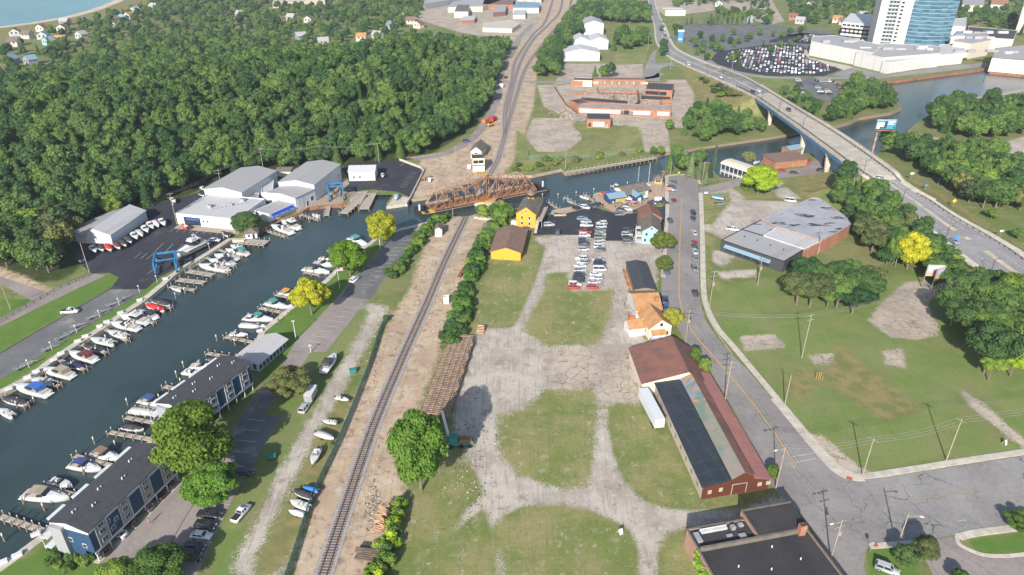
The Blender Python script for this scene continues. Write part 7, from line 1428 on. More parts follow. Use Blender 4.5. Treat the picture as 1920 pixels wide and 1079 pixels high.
for a,b_,k,c,lb in [((148,478),(153,489),'covered',NV,'navy covered boat in the shade left of the boat shed'),((405,344),(411,350),'open',NV,'blue and white boat by the forest edge pole'),((424,342),(418,336),'covered',RD,'red boat by the forest edge pole'),((386,356),(378,352),'open',CH,'dark open boat behind the showroom'),((372,362),(382,366),'covered',CH,'black boat behind the showroom'),((438,334),(432,332),'open',W_,'small white boat at the far end behind the showroom'),((328,378),(322,373),'open',W_,'white boat near the fence corner above the lot'),((342,421),(350,427),'ski',(.6,.05,.05),'white and red display boat outside the showroom'),((418,436),(426,441),'covered',CH,'black boat at the right end of the showroom front'),((718,332),(717,326),'open',W_,'white boat beside the small white garage'),((743,372),(744,366),'covered',(.35,.45,.5),'pale blue wrapped jet boat on the pier yard'),
 ((630,664),(607,697),'canvas',CH,'white boat with black top parked on the grass beside the gravel track'),((650,749),(633,745),'open',W_,'small white dinghy beside the green fence'),((607,789),(629,792),'open',SG,'small grey boat with outboard by the green fence'),((618,820),(601,814),'covered',SG,'pale grey wrapped boat by the green fence'),((573,914),(590,919),'covered',(.02,.2,.6),'small bright blue covered trailer boat by the fence'),((554,921),(581,931),'covered',CH,'black covered boat by the fence below the blue one'),((552,942),(572,950),'open',GY,'grey jet boat below the black covered boat'),((545,958),(566,964),'covered',W_,'small white covered boat lowest beside the fence'),((585,870),(597,842),'open',NV,'dark navy boat trailer beside the green fence'),
 ((1336,369),(1356,372),'covered',(.02,.25,.6),'boat under bright blue tarpaulin on the grass by the lane'),((1455,232) and (1506,298),(1500,292),'covered',W_,'white boat by the brown restaurant dock'),((1425,303),(1412,306),'open',W_,'small white boat at the riverside restaurant'),((1040,122),(1048,126),'covered',W_,'white boat stored beside the warehouse trees')]:
    if isinstance(a,tuple): boat(a,b_,k,c,lb,z=.85,minL=4.0 if 'dinghy' in lb or 'small' in lb else 5.5,trailer=True) if not ('restaurant' in lb) else boat(a,b_,k,c,lb,minL=5)
# ------------------------------------------------------------ docks and piles
def dock(a,b_,w,label,z=-.35,posts=4,m='deckwood',rail=False):
    A=G(a[0],a[1],z);B=G(b_[0],b_[1],z); d=B-A; L=d.length; t=thing('dock',label,'dock',(A.x,A.y,0),math.atan2(d.y,d.x)); mb=MB(); mb.box(0,L,-w/2,w/2,z-.22,z); mb.build('deck',M[m],t)
    for i in range(posts):
        x=L*i/max(1,posts-1)
        for sy in (-1,1):
            p_=MB(); p_.tube((x,sy*(w/2+.12),WZ-1),(x,sy*(w/2+.12),z+.85),.16,n=7); p_.tube((x,sy*(w/2+.12),z+.85),(x,sy*(w/2+.12),z+1.0),.18,.03,n=7,mi=1); p_.build('pile',[M['wood'] if m!='white' else M['white'],M['white']],t)
    return t
for a,b_,w,lb,n_ in [((0,968),(84,996),1.4,'long white dock at the lower left corner',7),((140,854),(214,874),1.2,'dock between the blue-canopied and brown-canopied boats',5),((80,912),(156,932),1.2,'dock between the striped cruiser and the small boat',5),((205,810),(285,824),1.3,'dock just above the near apartment block',6),((308,724),(355,735),1.4,'empty dock at the middle of the far apartment block',5),((235,782),(287,792),1.2,'dock below the grey covered boat',4),((258,762),(310,770),1.2,'lift dock below the navy-canopied boat',4),((388,662),(441,671),1.3,'empty dock near the pavilion',5),((422,631),(476,642),1.3,'dock at the promenade bend',5),((487,577),(541,588),1.4,'dock under the green-canopied boat',5),((517,552),(553,560),1.3,'dock behind the yellow tree',4),((571,510),(600,516),1.2,'dock under the large navy-canopied boat',3),((497,432),(536,444),1.3,'dock in front of the waterfront office',6),((564,402),(598,413),1.2,'white fenced dock beside the office',6),((616,387),(612,404),2.0,'short concrete finger pier left of the boat lift bay',4),((1027,379),(1047,392),1.2,'left small white dock by the dark car park',4),((1062,371),(1083,386),1.2,'middle small white dock by the dark car park',4),((1097,365),(1115,379),1.2,'right small white dock by the patio',4),((952,404),(985,391),1.3,'white dock behind the yellow house',4),
 ((318,537),(366,544),1.5,'low timber dock at the upper left quay',4),((333,524),(384,530),2.4,'lift dock with pale deck, lower of two',4),((352,508),(400,516),2.4,'lift dock with pale deck, upper of two',4),((452,452),(500,456),5.0,'wide timber pier around the dock house',6)]: dock(a,b_,w,lb,posts=n_)
for a,b_,w,lb in [((684,366),(644,400),4.0,'broad timber-topped pier right of the boat lift bay'),((697,362),(682,392),4.5,'broad pier between slipway and boat basin'),((667,364),(650,372),1.5,'short pier wall beside the slipway')]: dock(a,b_,w,lb,z=.1,posts=8)
A=[(768,372),(765,382),(724,388),(742,366)]; mb=MB(); mb.prism([(q_.x,q_.y) for q_ in GG(A)],WZ-.5,.12); tag(mb.build('pier',M['conc']),'broad concrete pier head right of the small boat basin','pier')
dock((1060,324),(1228,296),3.2,'long timber fishing pier with railing along the far bank',z=.25,posts=22)
mb=MB(); A=G(1060,326,.25);B=G(1228,298,.25); mb.bar(A+Vector((0,0,1)),B+Vector((0,0,1)),.12,.12); mb.bar(A+Vector((0,0,.5)),B+Vector((0,0,.5)),.08,.08); tag(mb.build('pier_railing',M['deckwood']),'pale railing along the water side of the fishing pier','railing')
for i,(x,y) in enumerate([(9,1015),(115,880)and(119,925),(158,890),(45,945),(84,958),(178,833),(218,840),(332,708),(340,722),(407,640),(441,648),(330,560),(347,551),(299,588),(235,625),(200,640),(182,663),(137,690),(87,705),(66,757),(33,765),(409,420)and(456,480),(430,487),(580,418),(564,414),(1046,372),(1057,380),(1080,368),(1113,362),(1145,356),(1176,350),(1017,372),(500,590),(630,520),(560,540),(240,760),(300,752),(345,690)]):
    q_=G(x,y,WZ); t=thing('mooring_pile','white-topped mooring pile, number %d along the river berths'%(i+1) if 0 else 'white-topped timber mooring pile standing in the river between the berths','pile',(q_.x,q_.y,0),0,'mooring piles'); p_=MB(); p_.tube((0,0,WZ-1),(0,0,.9),.17,n=7); p_.build('post',M['wood'],t); p_=MB(); p_.tube((0,0,.5),(0,0,1.15),.2,.16,n=7); p_.build('cap',M['white'],t)
for (x,y) in [(3,722)]: pass
LP_=[(55,690),(98,656),(144,624),(188,596),(224,573),(262,549),(295,530),(393,468),(420,448),(440,438)]
lamp0=None
for i,(x,y) in enumerate(LP_):
    q_=G(x,y); lb='short white lamp post on the grass strip of the left quay, %s from the left'%ORD[i]
    if lamp0 is None:
        lamp0=thing('lamp_post',lb,'lamp post',(q_.x,q_.y,0),0,'lamp posts on the left quay'); p_=MB(); p_.tube((0,0,0),(0,0,2.6),.09,.07,n=6); p_.build('post',M['white'],lamp0); p_=MB(); p_.box(-.2,.2,-.2,.2,2.6,2.85); p_.build('lamp_head',M['white'],lamp0)
    else: dup(lamp0,(q_.x,q_.y,0),0,lb)
box0=None
for i,(x,y) in enumerate([(17,731),(52,709),(68,698),(101,676),(115,664),(146,641),(160,632),(187,613),(200,605),(226,588),(262,564),(310,524),(30,1010)and(68,1004),(33,1043),(5,1056),(487,622),(543,576),(556,566)]):
    q_=G(x,y,.18); lb='white dock storage box on the quay edge'
    if box0 is None:
        box0=thing('dock_box',lb,'box',(q_.x,q_.y,.18),.6,'dock boxes along the quays'); p_=MB(); p_.box(-.9,.9,-.4,.4,0,.55); p_.build('box',M['white'],box0); p_=MB(); p_.prism([(-.95,-.45),(.95,-.45),(.95,.45),(-.95,.45)],.56,.66); p_.build('lid',M['white'],box0)
    else: dup(box0,(q_.x,q_.y,.18),.6,lb)

for i,(a,b_) in enumerate([((8,744),(50,762)),((62,704),(106,722)),((96,688),(122,700))and((60,706),(70,752)) if 0 else ((60,705),(112,724)),((110,674),(160,694)),((153,646),(200,662)),((195,616),(240,640)),((228,588),(290,606)),((270,566),(322,578)),((372,494),(430,512)),((386,483),(440,500)),((410,468),(452,482))]): dock(a,b_,1.1,'narrow finger dock between boats at the left quay, %s from its lower end'%ORD[i],posts=3)
tr0=None
for i,(x,y) in enumerate([(45,690),(60,682),(96,655),(120,634),(138,624),(150,612),(178,596),(195,586),(215,572),(236,561)]):
    q_=G(x,y); lb='empty boat trailer along the left quay lot edge, %s from the left'%ORD[i]
    if tr0 is None:
        tr0=thing('boat_trailer',lb,'trailer',(q_.x,q_.y,.05),.75,'empty trailers on the left quay lot'); mb=MB()
        mb.bar((-2.6,-.7,.55),(2.6,0,.5),.13); mb.bar((-2.6,.7,.55),(2.6,0,.5),.13); mb.bar((-2.4,-.75,.6),(-2.4,.75,.6),.14); mb.bar((-.6,-.7,.6),(-.6,.7,.6),.14); mb.box(-2,.4,-.45,-.3,.62,.75); mb.box(-2,.4,.3,.45,.62,.75); mb.build('frame',M['steel'],tr0)
        for y_ in (-1,.8): mb=MB(); mb.tube((-1.2,y_,.32),(-1.2,y_+.2,.32),.32,n=10); mb.build('wheel',M['black'],tr0)
    else: dup(tr0,(q_.x,q_.y,.05),.75+rng.uniform(-.15,.15),lb)
# ------------------------------------------------------------ swing bridge lying along the river
A=G(812,394,1.2);B=G(1006,356,1.2); u=(B-A); L=u.length; rz=math.atan2(u.y,u.x); t=thing('swing_bridge','rusty orange railway swing bridge turned open along the river','bridge',(A.x,A.y,0),rz); Wd=8.2; z0=1.2
npan=10; 
def topz(f): return 8.2+3.6*max(0,1-abs(f-.5)/.2)
for y,mm in ((0,'rust'),(Wd,'tan_steel')):
    mb=MB(); ch_=MB(); ch_.bar((0,y,z0),(L,y,z0),.7,.9); P_=[(0,z0)]+[(L*i/npan,topz(i/npan)) for i in range(1,npan)]+[(L,z0)]
    for (a,za),(b_,zb) in zip(P_[:-1],P_[1:]): ch_.bar((a,y,za),(b_,y,zb),.55,.6)
    ch_.build('truss_chord',M[mm],t)
    for i in range(1,npan):
        x=L*i/npan; mb.bar((x,y,z0),(x,y,topz(i/npan)),.3)
        x2=L*(i+1)/npan if i<npan/2 else L*(i-1)/npan
        if i not in(5,): mb.bar((x,y,topz(i/npan)),(x2,y,z0),.38)
    for i in (1.5,2.5,3.5,6.5,7.5,8.5): x=L*i/npan; mb.bar((x,y,z0),(x,y,z0+3.6),.2)
    mb.build('truss_web',M[mm],t)
mb=MB()
for i in range(1,npan):
    x=L*i/npan; z=topz(i/npan); mb.bar((x,0,z),(x,Wd,z),.3,.4)
    if i<npan-1: mb.bar((x,0,z),(L*(i+1)/npan,Wd,topz((i+1)/npan)),.16); mb.bar((x,Wd,z),(L*(i+1)/npan,0,topz((i+1)/npan)),.16)
mb.build('top_bracing',M['tan_steel'],t)
mb=MB()
for i in range(npan+1): x=L*i/npan; mb.bar((x,0,z0-.1),(x,Wd,z0-.1),.4,.7)
for y in (2.6,5.6): mb.bar((0,y,z0),(L,y,z0),.4,.6)
mb.build('floor_beam',M['rust'],t)
mb=MB()
for k in range(int(L/.9)): mb.bar((k*.9,2.4,z0+.4),(k*.9,5.8,z0+.4),.35,.2)
mb.build('bridge_ties',M['tie'],t)
mb=MB(); mb.box(L*.5-2.2,L*.5+2.2,2.2,6.4,topz(.5)+.2,topz(.5)+.5); mb.box(L*.5-1.1,L*.5+1.1,5.2,7.4,z0+1,z0+3.6,1); mb.build('machinery_house',[M['yellow_line'],M['steel']],t)
mb=MB(); mb.tube((L*.5,Wd/2,WZ-1),(L*.5,Wd/2,.55),6.6,n=24); mb.build('pivot_pier',M['conc'],t)
mb=MB(); mb.tube((L*.5,Wd/2,.3),(L*.5,Wd/2,.75),6.2,n=24); mb.build('turntable',mat('yellow_steel',(0.6,0.35,0.03)),t)
f=thing('fender_pier','long dark timber fender pier with white marker posts under the open swing bridge','pier',(A.x,A.y,0),rz); mb=MB()
for x0,x1 in ((-4,L*.5-7.5),(L*.5+7.5,L+5)): mb.box(x0,x1,-1.2,.2,WZ-1,.35); mb.box(x0,x1,Wd-.2,Wd+1.2,WZ-1,.35); mb.box(x0,x1,-1.25,-1.15,.4,.6,1)
mb.box(-5.5,-4,-1.2,Wd+1.2,WZ-1,.35); mb.box(L+5,L+6.5,-1.2,Wd+1.2,WZ-1,.35); mb.build('timber_fender',[M['dark'],M['deckwood']],f)
for x in (-4.8,L+5.8): mb=MB(); mb.box(x-.35,x+.35,Wd/2-.2,Wd/2+.2,.36,3.2); mb.build('marker_board',M['white'],f)
mb=MB(); mb.box(-1.5,.5,-1.3,2,.36,1.0); mb.box(-5,-4,-.6,1.2,.36,.9); mb.build('yellow_bumper',bpy.data.materials['yellow_steel'],f)
# ------------------------------------------------------------ blue boat hoists
def hoist(px,rz,w,d,h,lb):
    q_=G(*px); t=thing('boat_hoist',lb,'boat lift',(q_.x,q_.y,0),rz); 
    for x in (-w/2,w/2):
        for y in (-d/2,d/2):
            mb=MB(); mb.bar((x,y,.6),(x,y,h),.5); mb.build('leg',M['blue'],t); mb=MB(); mb.tube((x-.25,y,.55),(x+.25,y,.55),.55,n=12); mb.build('wheel',M['black'],t)
        mb=MB(); mb.bar((x,-d/2,h),(x,d/2,h),.55,.7); mb.bar((x,-d/2,1.3),(x,d/2,1.3),.5,.6); mb.build('side_beam',M['blue'],t)
    mb=MB(); mb.bar((-w/2,d/2,h),(w/2,d/2,h),.55,.7); mb.bar((-w/2,-d/4,h+.1),(w/2,-d/4,h+.1),.35,.4); mb.build('cross_beam',M['blue'],t)
    mb=MB(); 
    for y in (-d/4,d/4): mb.bar((-w/2+.3,y,h-.3),(0,y,2.2),.1,.4); mb.bar((0,y,2.2),(w/2-.3,y,h-.3),.1,.4)
    mb.build('sling',M['dark'],t)
hoist((314,505),.35,7.2,9,4.8,'large bright blue boat hoist frame standing by the left quay'); hoist((631,373),.25,6.5,6,6.5,'smaller bright blue boat hoist at the slip beside the tall marina hall')
# ------------------------------------------------------------ poles and wires
def hpx(base,topy):
    B=G(*base); y=-(topy-539.5)/FPX; dy=math.cos(TH)+y*math.sin(TH); dz=-math.sin(TH)+y*math.cos(TH); return HC+dz/dy*B.y
def pole(base,topy,lb,arms=1,rz=.3,m='polewood',r=.17,lamp=False,name='utility_pole',tr=False):
    B=G(*base); h=max(4,hpx(base,topy)); t=thing(name,lb,'utility pole' if name=='utility_pole' else 'street light',(B.x,B.y,tz(B.x,B.y)),rz)
    mb=MB(); mb.tube((0,0,-.5),(0,0,h),r,r*.7,7); mb.build('pole',M[m],t)
    for i in range(arms):
        z=h-.5-i*1.6; mb=MB(); mb.bar((-1.3,.1,z),(1.3,.1,z),.12,.14); mb.build('crossarm',M['polewood'],t)
        mb=MB(); 
        for x in (-1.2,-.5,.5,1.2): mb.tube((x,.1,z+.07),(x,.1,z+.32),.05,n=5)
        mb.build('insulators',M['dark'],t)
    if tr: mb=MB(); mb.tube((.35,-.1,h*.62),(.35,-.1,h*.62+1.1),.28,n=8); mb.build('transformer',M['steel'],t)
    if lamp: mb=MB(); mb.bar((0,0,h*.93),(-2.2,0,h*.97),.09); mb.build('lamp_arm',M['steel'],t); mb=MB(); mb.box(-2.9,-2.1,-.15,.15,h*.96,h*.96+.16); mb.build('lamp_head',M['white'],t)
    return Vector((B.x,B.y,h-.3))
PO={}
for k,(b_,ty,lb,kw) in {
 'a':((1557,1050),975,'wooden utility pole beside the black-roofed brick shop',dict(arms=2,lamp=True,tr=True)),
 'b':((1454,918),838,'wooden utility pole at the street corner of the long warehouse',dict(arms=1,lamp=True)),
 'c':((1357,764),677,'wooden utility pole with double crossarms at the kerb halfway along the long warehouse',dict(arms=3)),
 'd':((1285,646),580,'leaning-looking utility pole with transformers at the kerb beside the cottage',dict(arms=2,tr=True)),
 'e':((1329,582),507,'tall pale utility pole on the right pavement opposite the rear cottage',dict(arms=2,tr=True)),
 'f':((1503,672),589,'tall utility pole standing alone on the lawn with three crossarms',dict(arms=2)),
 'g':((1471,760),704,'short bare pole with a small lamp on the lawn near the pavement',dict(arms=0)),
 'h':((1617,892),822,'utility pole at the corner where the pavement turns, yellow guard at its foot',dict(arms=1,rz=-.9)),
 'i':((1774,864),786,'utility pole on the grass edge of the side street',dict(arms=1,rz=-.9)),
 'j':((1681,1027),963,'wooden pole with street lamp arm beside the driveway shrubs',dict(arms=0,lamp=True,rz=2.9)),
 'k':((1420,536),487,'pole in front of the charcoal plant building',dict(arms=1,tr=True)),
 'l':((1532,478),430,'pole beside the orange brick wall of the plant',dict(arms=2,tr=True)),
 'm':((1600,428),404,'pole among the trees behind the plant building',dict(arms=1)),
 'n':((169,515),456,'pole at the entrance of the marina car park',dict(arms=0)),
 'o':((332,421),362,'tall pole at the corner of the white showroom',dict(arms=2,tr=True)),
 'p':((415,350),318,'pole between the boats and the grey-roofed warehouse',dict(arms=2)),
 'q':((495,324),278,'pole at the forest edge left of the beige shed',dict(arms=2)),
 'r':((604,310),273,'pole at the forest edge behind the tallest marina hall',dict(arms=1)),
 's':((711,306),268,'pole behind the small white garage',dict(arms=1)),
 't':((855,318),275,'thin pole on the sand left of the signal tower',dict(arms=0)),
 'u':((850,424),392,'pole with lamp beside the end of the near track',dict(arms=0)),
 'v':((1060,318),284,'pole on the far bank at the left end of the fishing pier',dict(arms=0)),
 'w':((1239,362),320,'pole at the left kerb near the river end of the street',dict(arms=1)),
 'x':((1257,330),303,'pole at the head of the street turning circle',dict(arms=0)),
 'y':((1316,348),304,'pole at the right side of the street end',dict(arms=1)),
 'z':((1758,560),545 and 530,'pole by the highway below the right verge',dict(arms=1)),
 'A':((1372,133),101,'tall pale pole between highway and crowded car park',dict(arms=0,m='steel')),
 'B':((1018,42),-5,'very tall mast beside the rail tracks at the top',dict(arms=0)),
 'C':((1257,132),98,'pole on the grass corner below the traffic island',dict(arms=0,m='steel')),
 'D':((1214,60+40),62,'pole left of the top junction',dict(arms=1)),
 'E':((20,580),532,'pole on the small lawn at the left edge',dict(arms=0))}.items():
    kw.setdefault('rz',.3); PO[k]=pole(b_,ty,lb,**kw)
def wires(a,b_,lb,offs=(-.9,0,.9),sag=1.2):
    A,B=PO[a] if isinstance(a,str) else a,PO[b_] if isinstance(b_,str) else b_; d=(B-A).normalized(); nn=Vector((-d.y,d.x,0)); mb=MB()
    for o in offs:
        pr=None
        for i in range(9):
            f=i/8; p_=A.lerp(B,f)+nn*o; p_.z-=sag*4*f*(1-f)
            if pr: mb.tube(pr,p_,.035,n=3,cap=False)
            pr=p_
    tag(mb.build('power_line',M['wire']),lb,'power line')
M['wire']=mat('wire',(0.32,0.32,0.3),rough=.6)
for a,b_,lb in (('a','b','overhead wires between the brick shop pole and the warehouse corner pole'),('b','c','overhead wires along the long warehouse'),('c','d','overhead wires from the mid warehouse pole to the cottage pole'),('d','e','overhead wires crossing the street by the cottages'),('d','f','overhead wires from the cottage pole across to the lawn pole'),('h','i','overhead wires along the side street'),('b','h','overhead wires crossing the street to the corner pole'),('n','o','overhead wires over the marina car park'),('o','p','overhead wires behind the showroom'),('p','q','overhead wires along the forest edge, left span'),('q','r','overhead wires along the forest edge, middle span'),('r','s','overhead wires along the forest edge, right span'),('k','l','overhead wires over the charcoal building')): wires(a,b_,lb)
wires('i',Vector((175,150,12.5)),'overhead wires leaving the picture at the right over the side street'); wires('f',Vector((150,205,13)),'overhead wires from the lawn pole toward the right grove')
for i,(b_,ty) in enumerate([((1846,522),494),((1746,448),421),((1666,379),356),((1616,327),303),((1515,246),226),((1474,213),196),((1442,190),173),((1402,168),152),((1372,152),138),((1347,140),124),((1323,130),116),((1281,127),108)]):
    # lamps stand on the left edge of the highway
    g=G(b_[0],b_[1],8); k_=min(range(len(SEC)),key=lambda j:(SEC[j][0].x-g.x)**2*0+abs((G(b_[0],b_[1],SEC[j][0].z)-SEC[j][0]).length)); p_=SEC[k_][0].lerp(SEC[k_][1],.02)
    t=thing('street_light','black street light on the near side of the highway, %s counted from the lower right'%ORD[i],'street light',p_,-.2,'street lights along the highway'); mb=MB(); mb.tube((0,0,0),(0,0,7.2),.13,.09,7); mb.build('pole',M['dark'],t); mb=MB(); mb.bar((-.1,0,7.1),(1.3,0,7.5),.1); mb.box(.9,1.6,-.18,.18,7.42,7.56); mb.build('lamp_head',M['dark'],t)
for i,(b_,h) in enumerate((((555,636),6.5),((713,467),7),((582,700) and (583,661),2.5))): 
    q_=G(*b_); t=thing('lamp_post','white light mast on the quay lawn, %s of three from the pavilion'%(['second','third','first'][i]),'lamp post',(q_.x,q_.y,0)); mb=MB(); mb.tube((0,0,0),(0,0,h),.14,.1,7); mb.build('post',M['white'],t); mb=MB(); mb.box(-.5,.5,-.15,.15,h,h+.15); mb.build('lamp_head',M['white'],t)
q_=G(637,541); t=thing('flagpole','flagpole with a small American flag on the quay lawn','flag',(q_.x,q_.y,0)); mb=MB(); mb.tube((0,0,0),(0,0,8.5),.09,.06,6); mb.build('pole',M['white'],t); mb=MB()
for i in range(7): mb.box(.08,2.0,-.02,.02,6.9+i*.2,7.1+i*.2,i%2)
mb.box(.08,.9,-.03,.03,7.7,8.3,2); mb.build('flag',[mat('flag_red',(.5,.03,.04)),M['white'],mat('flag_blue',(.03,.05,.2))],t)
# ------------------------------------------------------------ billboards and signs
def board(P0,P1,zb,zt,cols,parent,th=.25):
    mb=MB(); P0=Vector(P0);P1=Vector(P1); d=(P1-P0); L=d.length; d.normalize(); mb.bar(P0+Vector((0,0,(zb+zt)/2)),P1+Vector((0,0,(zb+zt)/2)),th,zt-zb); o=mb.build('panel',M['white'],parent)
    nn=Vector((d.y,-d.x,0)); nn=nn if nn.y<0 else -nn; k=0
    for (u0,u1,v0,v1,c) in cols:
        a=P0+d*L*u0+nn*(th/2+.02+.004*k); b_=P0+d*L*u1+nn*(th/2+.02+.004*k); k+=1; z0=zb+(zt-zb)*v0; z1=zb+(zt-zb)*v1; m2=MB(); m2.quad((a.x,a.y,z0),(b_.x,b_.y,z0),(b_.x,b_.y,z1),(a.x,a.y,z1)); m2.build('artwork',c,o)
    return o
pm=lambda n_,c: mat(n_,c,c,1,.7)
PU=pm('faded_violet',(.45,.4,.55));OR=pm('faded_orange',(.65,.35,.1));MRn=pm('dark_maroon',(.15,.05,.06));LB_=pm('sky_print',(.07,.24,.36));DB=pm('dark_print',(.02,.06,.12));CRM=pm('cream_print',(.7,.68,.5)); BKd=pm('print_dark',(.05,.05,.06))
t=thing('billboard','old wooden V-shaped billboard with faded violet and orange panels on the lawn','billboard',(0,0,0)); L_=G(1728,538);Md=G(1745,546);Rt=G(1759,539)
for p_ in (L_,Md,Rt): mb=MB(); mb.tube(p_,p_+Vector((0,0,8.6)),.2,.17,7); mb.build('post',M['wood'],t)
S1=[(.1+.1*i,.16+.1*i,.45+.02*(i%2),.9,PU) for i in range(8)]+[(.05,.45,.08,.28,OR),(.55,.78,.1,.5,MRn)]
board(L_,Rt,4.4,8.7,[(0,1,0,1,pm('faded_panel',(.38,.36,.4)))]+[(a_,b2,c2,d2,M['white']) for a_,b2,c2,d2,e2 in S1[:8]]+S1[8:],t); board(Md,Rt+Vector((.3,-.3,0)),3.9,8.5,[(0,1,0,1,pm('faded_panel2',(.4,.34,.32))),(.1,.9,.1,.35,OR),(.2,.8,.5,.9,PU)],t)
mb=MB(); mb.bar(L_+Vector((0,0,3)),Md+Vector((0,0,1.4)),.16); mb.build('brace',M['steel'],t)
t=thing('billboard','tall single-post billboard with sky-blue picture rising from the trees by the basin','billboard',(0,0,0)); q_=G(1634,292); hh=hpx((1634,292),233); mb=MB(); mb.tube(q_,q_+Vector((0,0,hh-3)),.55,.5,10); mb.build('post',M['tan_steel'],t)
a=q_+Vector((-2,-1,0)); b_=q_+Vector((8.2,-1.2,0)); board(a,b_,hh-2.4,hh+2.6,[(0,1,0,.95,LB_),(.05,.4,.05,.7,CRM),(.42,.55,.08,.85,DB),(.2,.5,.05,.25,BKd),(.58,.95,.72,.82,M['white']),(.58,.9,.5,.6,M['white']),(.88,.97,.06,.3,DB)],t); mb=MB(); mb.bar(a+Vector((0,-.9,hh-2.9)),b_+Vector((0,-.9,hh-2.9)),1.4,.2); mb.build('catwalk',M['rust'],t)
q_=G(1275,79); t=thing('pylon_sign','blue pylon sign of the hotel by the car park entrance','sign',(q_.x,q_.y,0)); mb=MB(); mb.box(-2.6,2.6,-.6,.6,0,9.5); mb.build('pylon',pm('pylon_blue',(.07,.22,.42)),t); mb=MB(); mb.box(-3,3,-.75,.75,9.52,11.3); mb.box(-1.8,1.8,-.66,-.62,2,3.2); mb.build('sign_panel',M['white'],t)
def sign(px,h,c,shape,lb,w=.8,z=None,rz=0,name='road_sign'):
    B=G(*px) if z is None else G(px[0],px[1],z); zz=tz(B.x,B.y) if z is None else z; t=thing(name,lb,'sign',(B.x,B.y,zz),rz); mb=MB(); mb.tube((0,0,0),(0,0,h),.05,n=5); mb.build('post',M['steel'],t); mb=MB(); 
    r=w/2
    if shape=='d': V=[(-r,h),(0,h-r),(r,h),(0,h+r)]
    elif shape=='o': V=[(r*math.cos(R(22.5+45*i)),h+r*math.sin(R(22.5+45*i))) for i in range(8)]
    else: V=[(-r,h-r*.6),(r,h-r*.6),(r,h+r*.6),(-r,h+r*.6)]
    n_=len(V); mb.add([(x,-.1,zz_) for x,zz_ in V]+[(x,-.06,zz_) for x,zz_ in V],[tuple(range(n_)),tuple(range(2*n_-1,n_-1,-1))]+[(i,(i+1)%n_,n_+(i+1)%n_,n_+i)[::-1] for i in range(n_)]); mb.build('plate',c,t)
YS=pm('sign_yellow',(.75,.5,.02)); BS=pm('sign_blue2',(.02,.25,.6))
sign((1785,392),3.2,YS,'d','yellow diamond warning sign right of the highway',1.9); sign((1272,333),2.4,YS,'d','yellow diamond end-of-road sign at the turning circle',1.2); sign((1785,476),2.6,BS,'r','blue sign on the left verge of the highway',1.6); sign((1734,358),2.8,BS,'r','blue sign right of the highway near the bridge end',1.5); sign((1706,342),4.5,M['white'],'r','white sign board right of the bridge end',1.8); sign((1873,448),2.6,M['white'],'r','white sign on the right highway verge',1.4); sign((1631,1036),2.5,M['steel'],'o','back of a stop sign at the street corner',.9,rz=3.14); sign((1323,368),1.6,M['white'],'r','white sign by the lane entrance',1.6); sign((1254,362),2,pm('red_panel',(.5,.2,.15)),'r','red-roofed notice board at the left kerb',2.2)
q_=G(1233,381); t=thing('monument_sign','white restaurant name board above a round flower bed','sign',(q_.x,q_.y,0)); mb=MB(); mb.box(-1.6,1.6,-.15,.15,1.0,2.9); mb.build('panel',M['white'],t)
for x in (-1.5,1.5): mb=MB(); mb.tube((x,0,0),(x,0,3.1),.1,n=6); mb.build('post',M['wood'],t)
for (x,y,lb) in ((1163,1000,'white A-frame sign standing in the field'),(1883,833,'white A-frame sign on the lawn near the side street')):
    q_=G(x,y); t=thing('sandwich_board',lb,'sign',(q_.x,q_.y,0),.5)
    for s in (-1,1): mb=MB(); mb.bar((0,s*.45,0),(0,s*.05,1.3),.9,.06); mb.build('panel',M['white'],t)
# ------------------------------------------------------------ fence, salvaged trusses, piles of timber
m,n,b=newmat('green_mesh_screen'); b.inputs['Base Color'].default_value=(.09,.27,.22,1); b.inputs['Roughness'].default_value=.8; tp=N(n,'ShaderNodeBsdfTransparent'); mx=N(n,'ShaderNodeMixShader'); v=N(n,'ShaderNodeTexChecker'); v.inputs['Scale'].default_value=9; tc=N(n,'ShaderNodeTexCoord'); n.links.new(tc.outputs['Object'],v.inputs['Vector']); n.links.new(ramp(n,v.outputs['Fac'],0,1,.12,.5),mx.inputs[0]); n.links.new(b.outputs[0],mx.inputs[1]); n.links.new(tp.outputs[0],mx.inputs[2]); n.links.new(mx.outputs[0],n.nodes['Material Output'].inputs[0]); M['screen']=m
F_=catmull(GG([(727,603),(714,622),(692,690),(663,765),(628,848),(600,905),(582,950),(562,1010),(540,1079),(515,1150)]),4)
t=thing('screen_fence','long chain link fence with green privacy screen beside the railway','fence',(0,0,0)); mb=MB()
for a,b_ in zip(F_[:-1],F_[1:]): mb.bar(a+Vector((0,0,1.05)),b_+Vector((0,0,1.05)),.03,2.0)
o_=mb.build('screen',M['screen'],t); s_=0
for a,b_ in zip(F_[:-1],F_[1:]):
    n_=max(1,int((b_-a).length/3))
    for i in range(n_): p_=a.lerp(b_,i/n_); mb=MB(); mb.tube(p_,p_+Vector((0,0,2.15)),.05,n=5); mb.build('post',M['steel'],t)
def simple_fence(px,h,lb,m='wood',step=2.5,rails=2):
    t=thing('fence',lb,'fence',(0,0,0)); w=GG(px); mb=MB()
    for a,b_ in zip(w[:-1],w[1:]):
        for k in range(rails): z=h*(k+1)/rails; mb.bar(a+Vector((0,0,z)),b_+Vector((0,0,z)),.06,.08)
        n_=max(1,int((b_-a).length/step))
        for i in range(n_+1): p_=a.lerp(b_,i/n_); mb.box(p_.x-.06,p_.x+.06,p_.y-.06,p_.y+.06,0,h)
    mb.build('rails_and_posts',M[m],t)
simple_fence([(0,608),(50,577),(115,541),(170,517)],1.2,'low dark rail fence along the access road at the left','dark')
simple_fence([(1315,905)and(1310,937),(1240,800),(1222,760)],.01,'x') if 0 else None
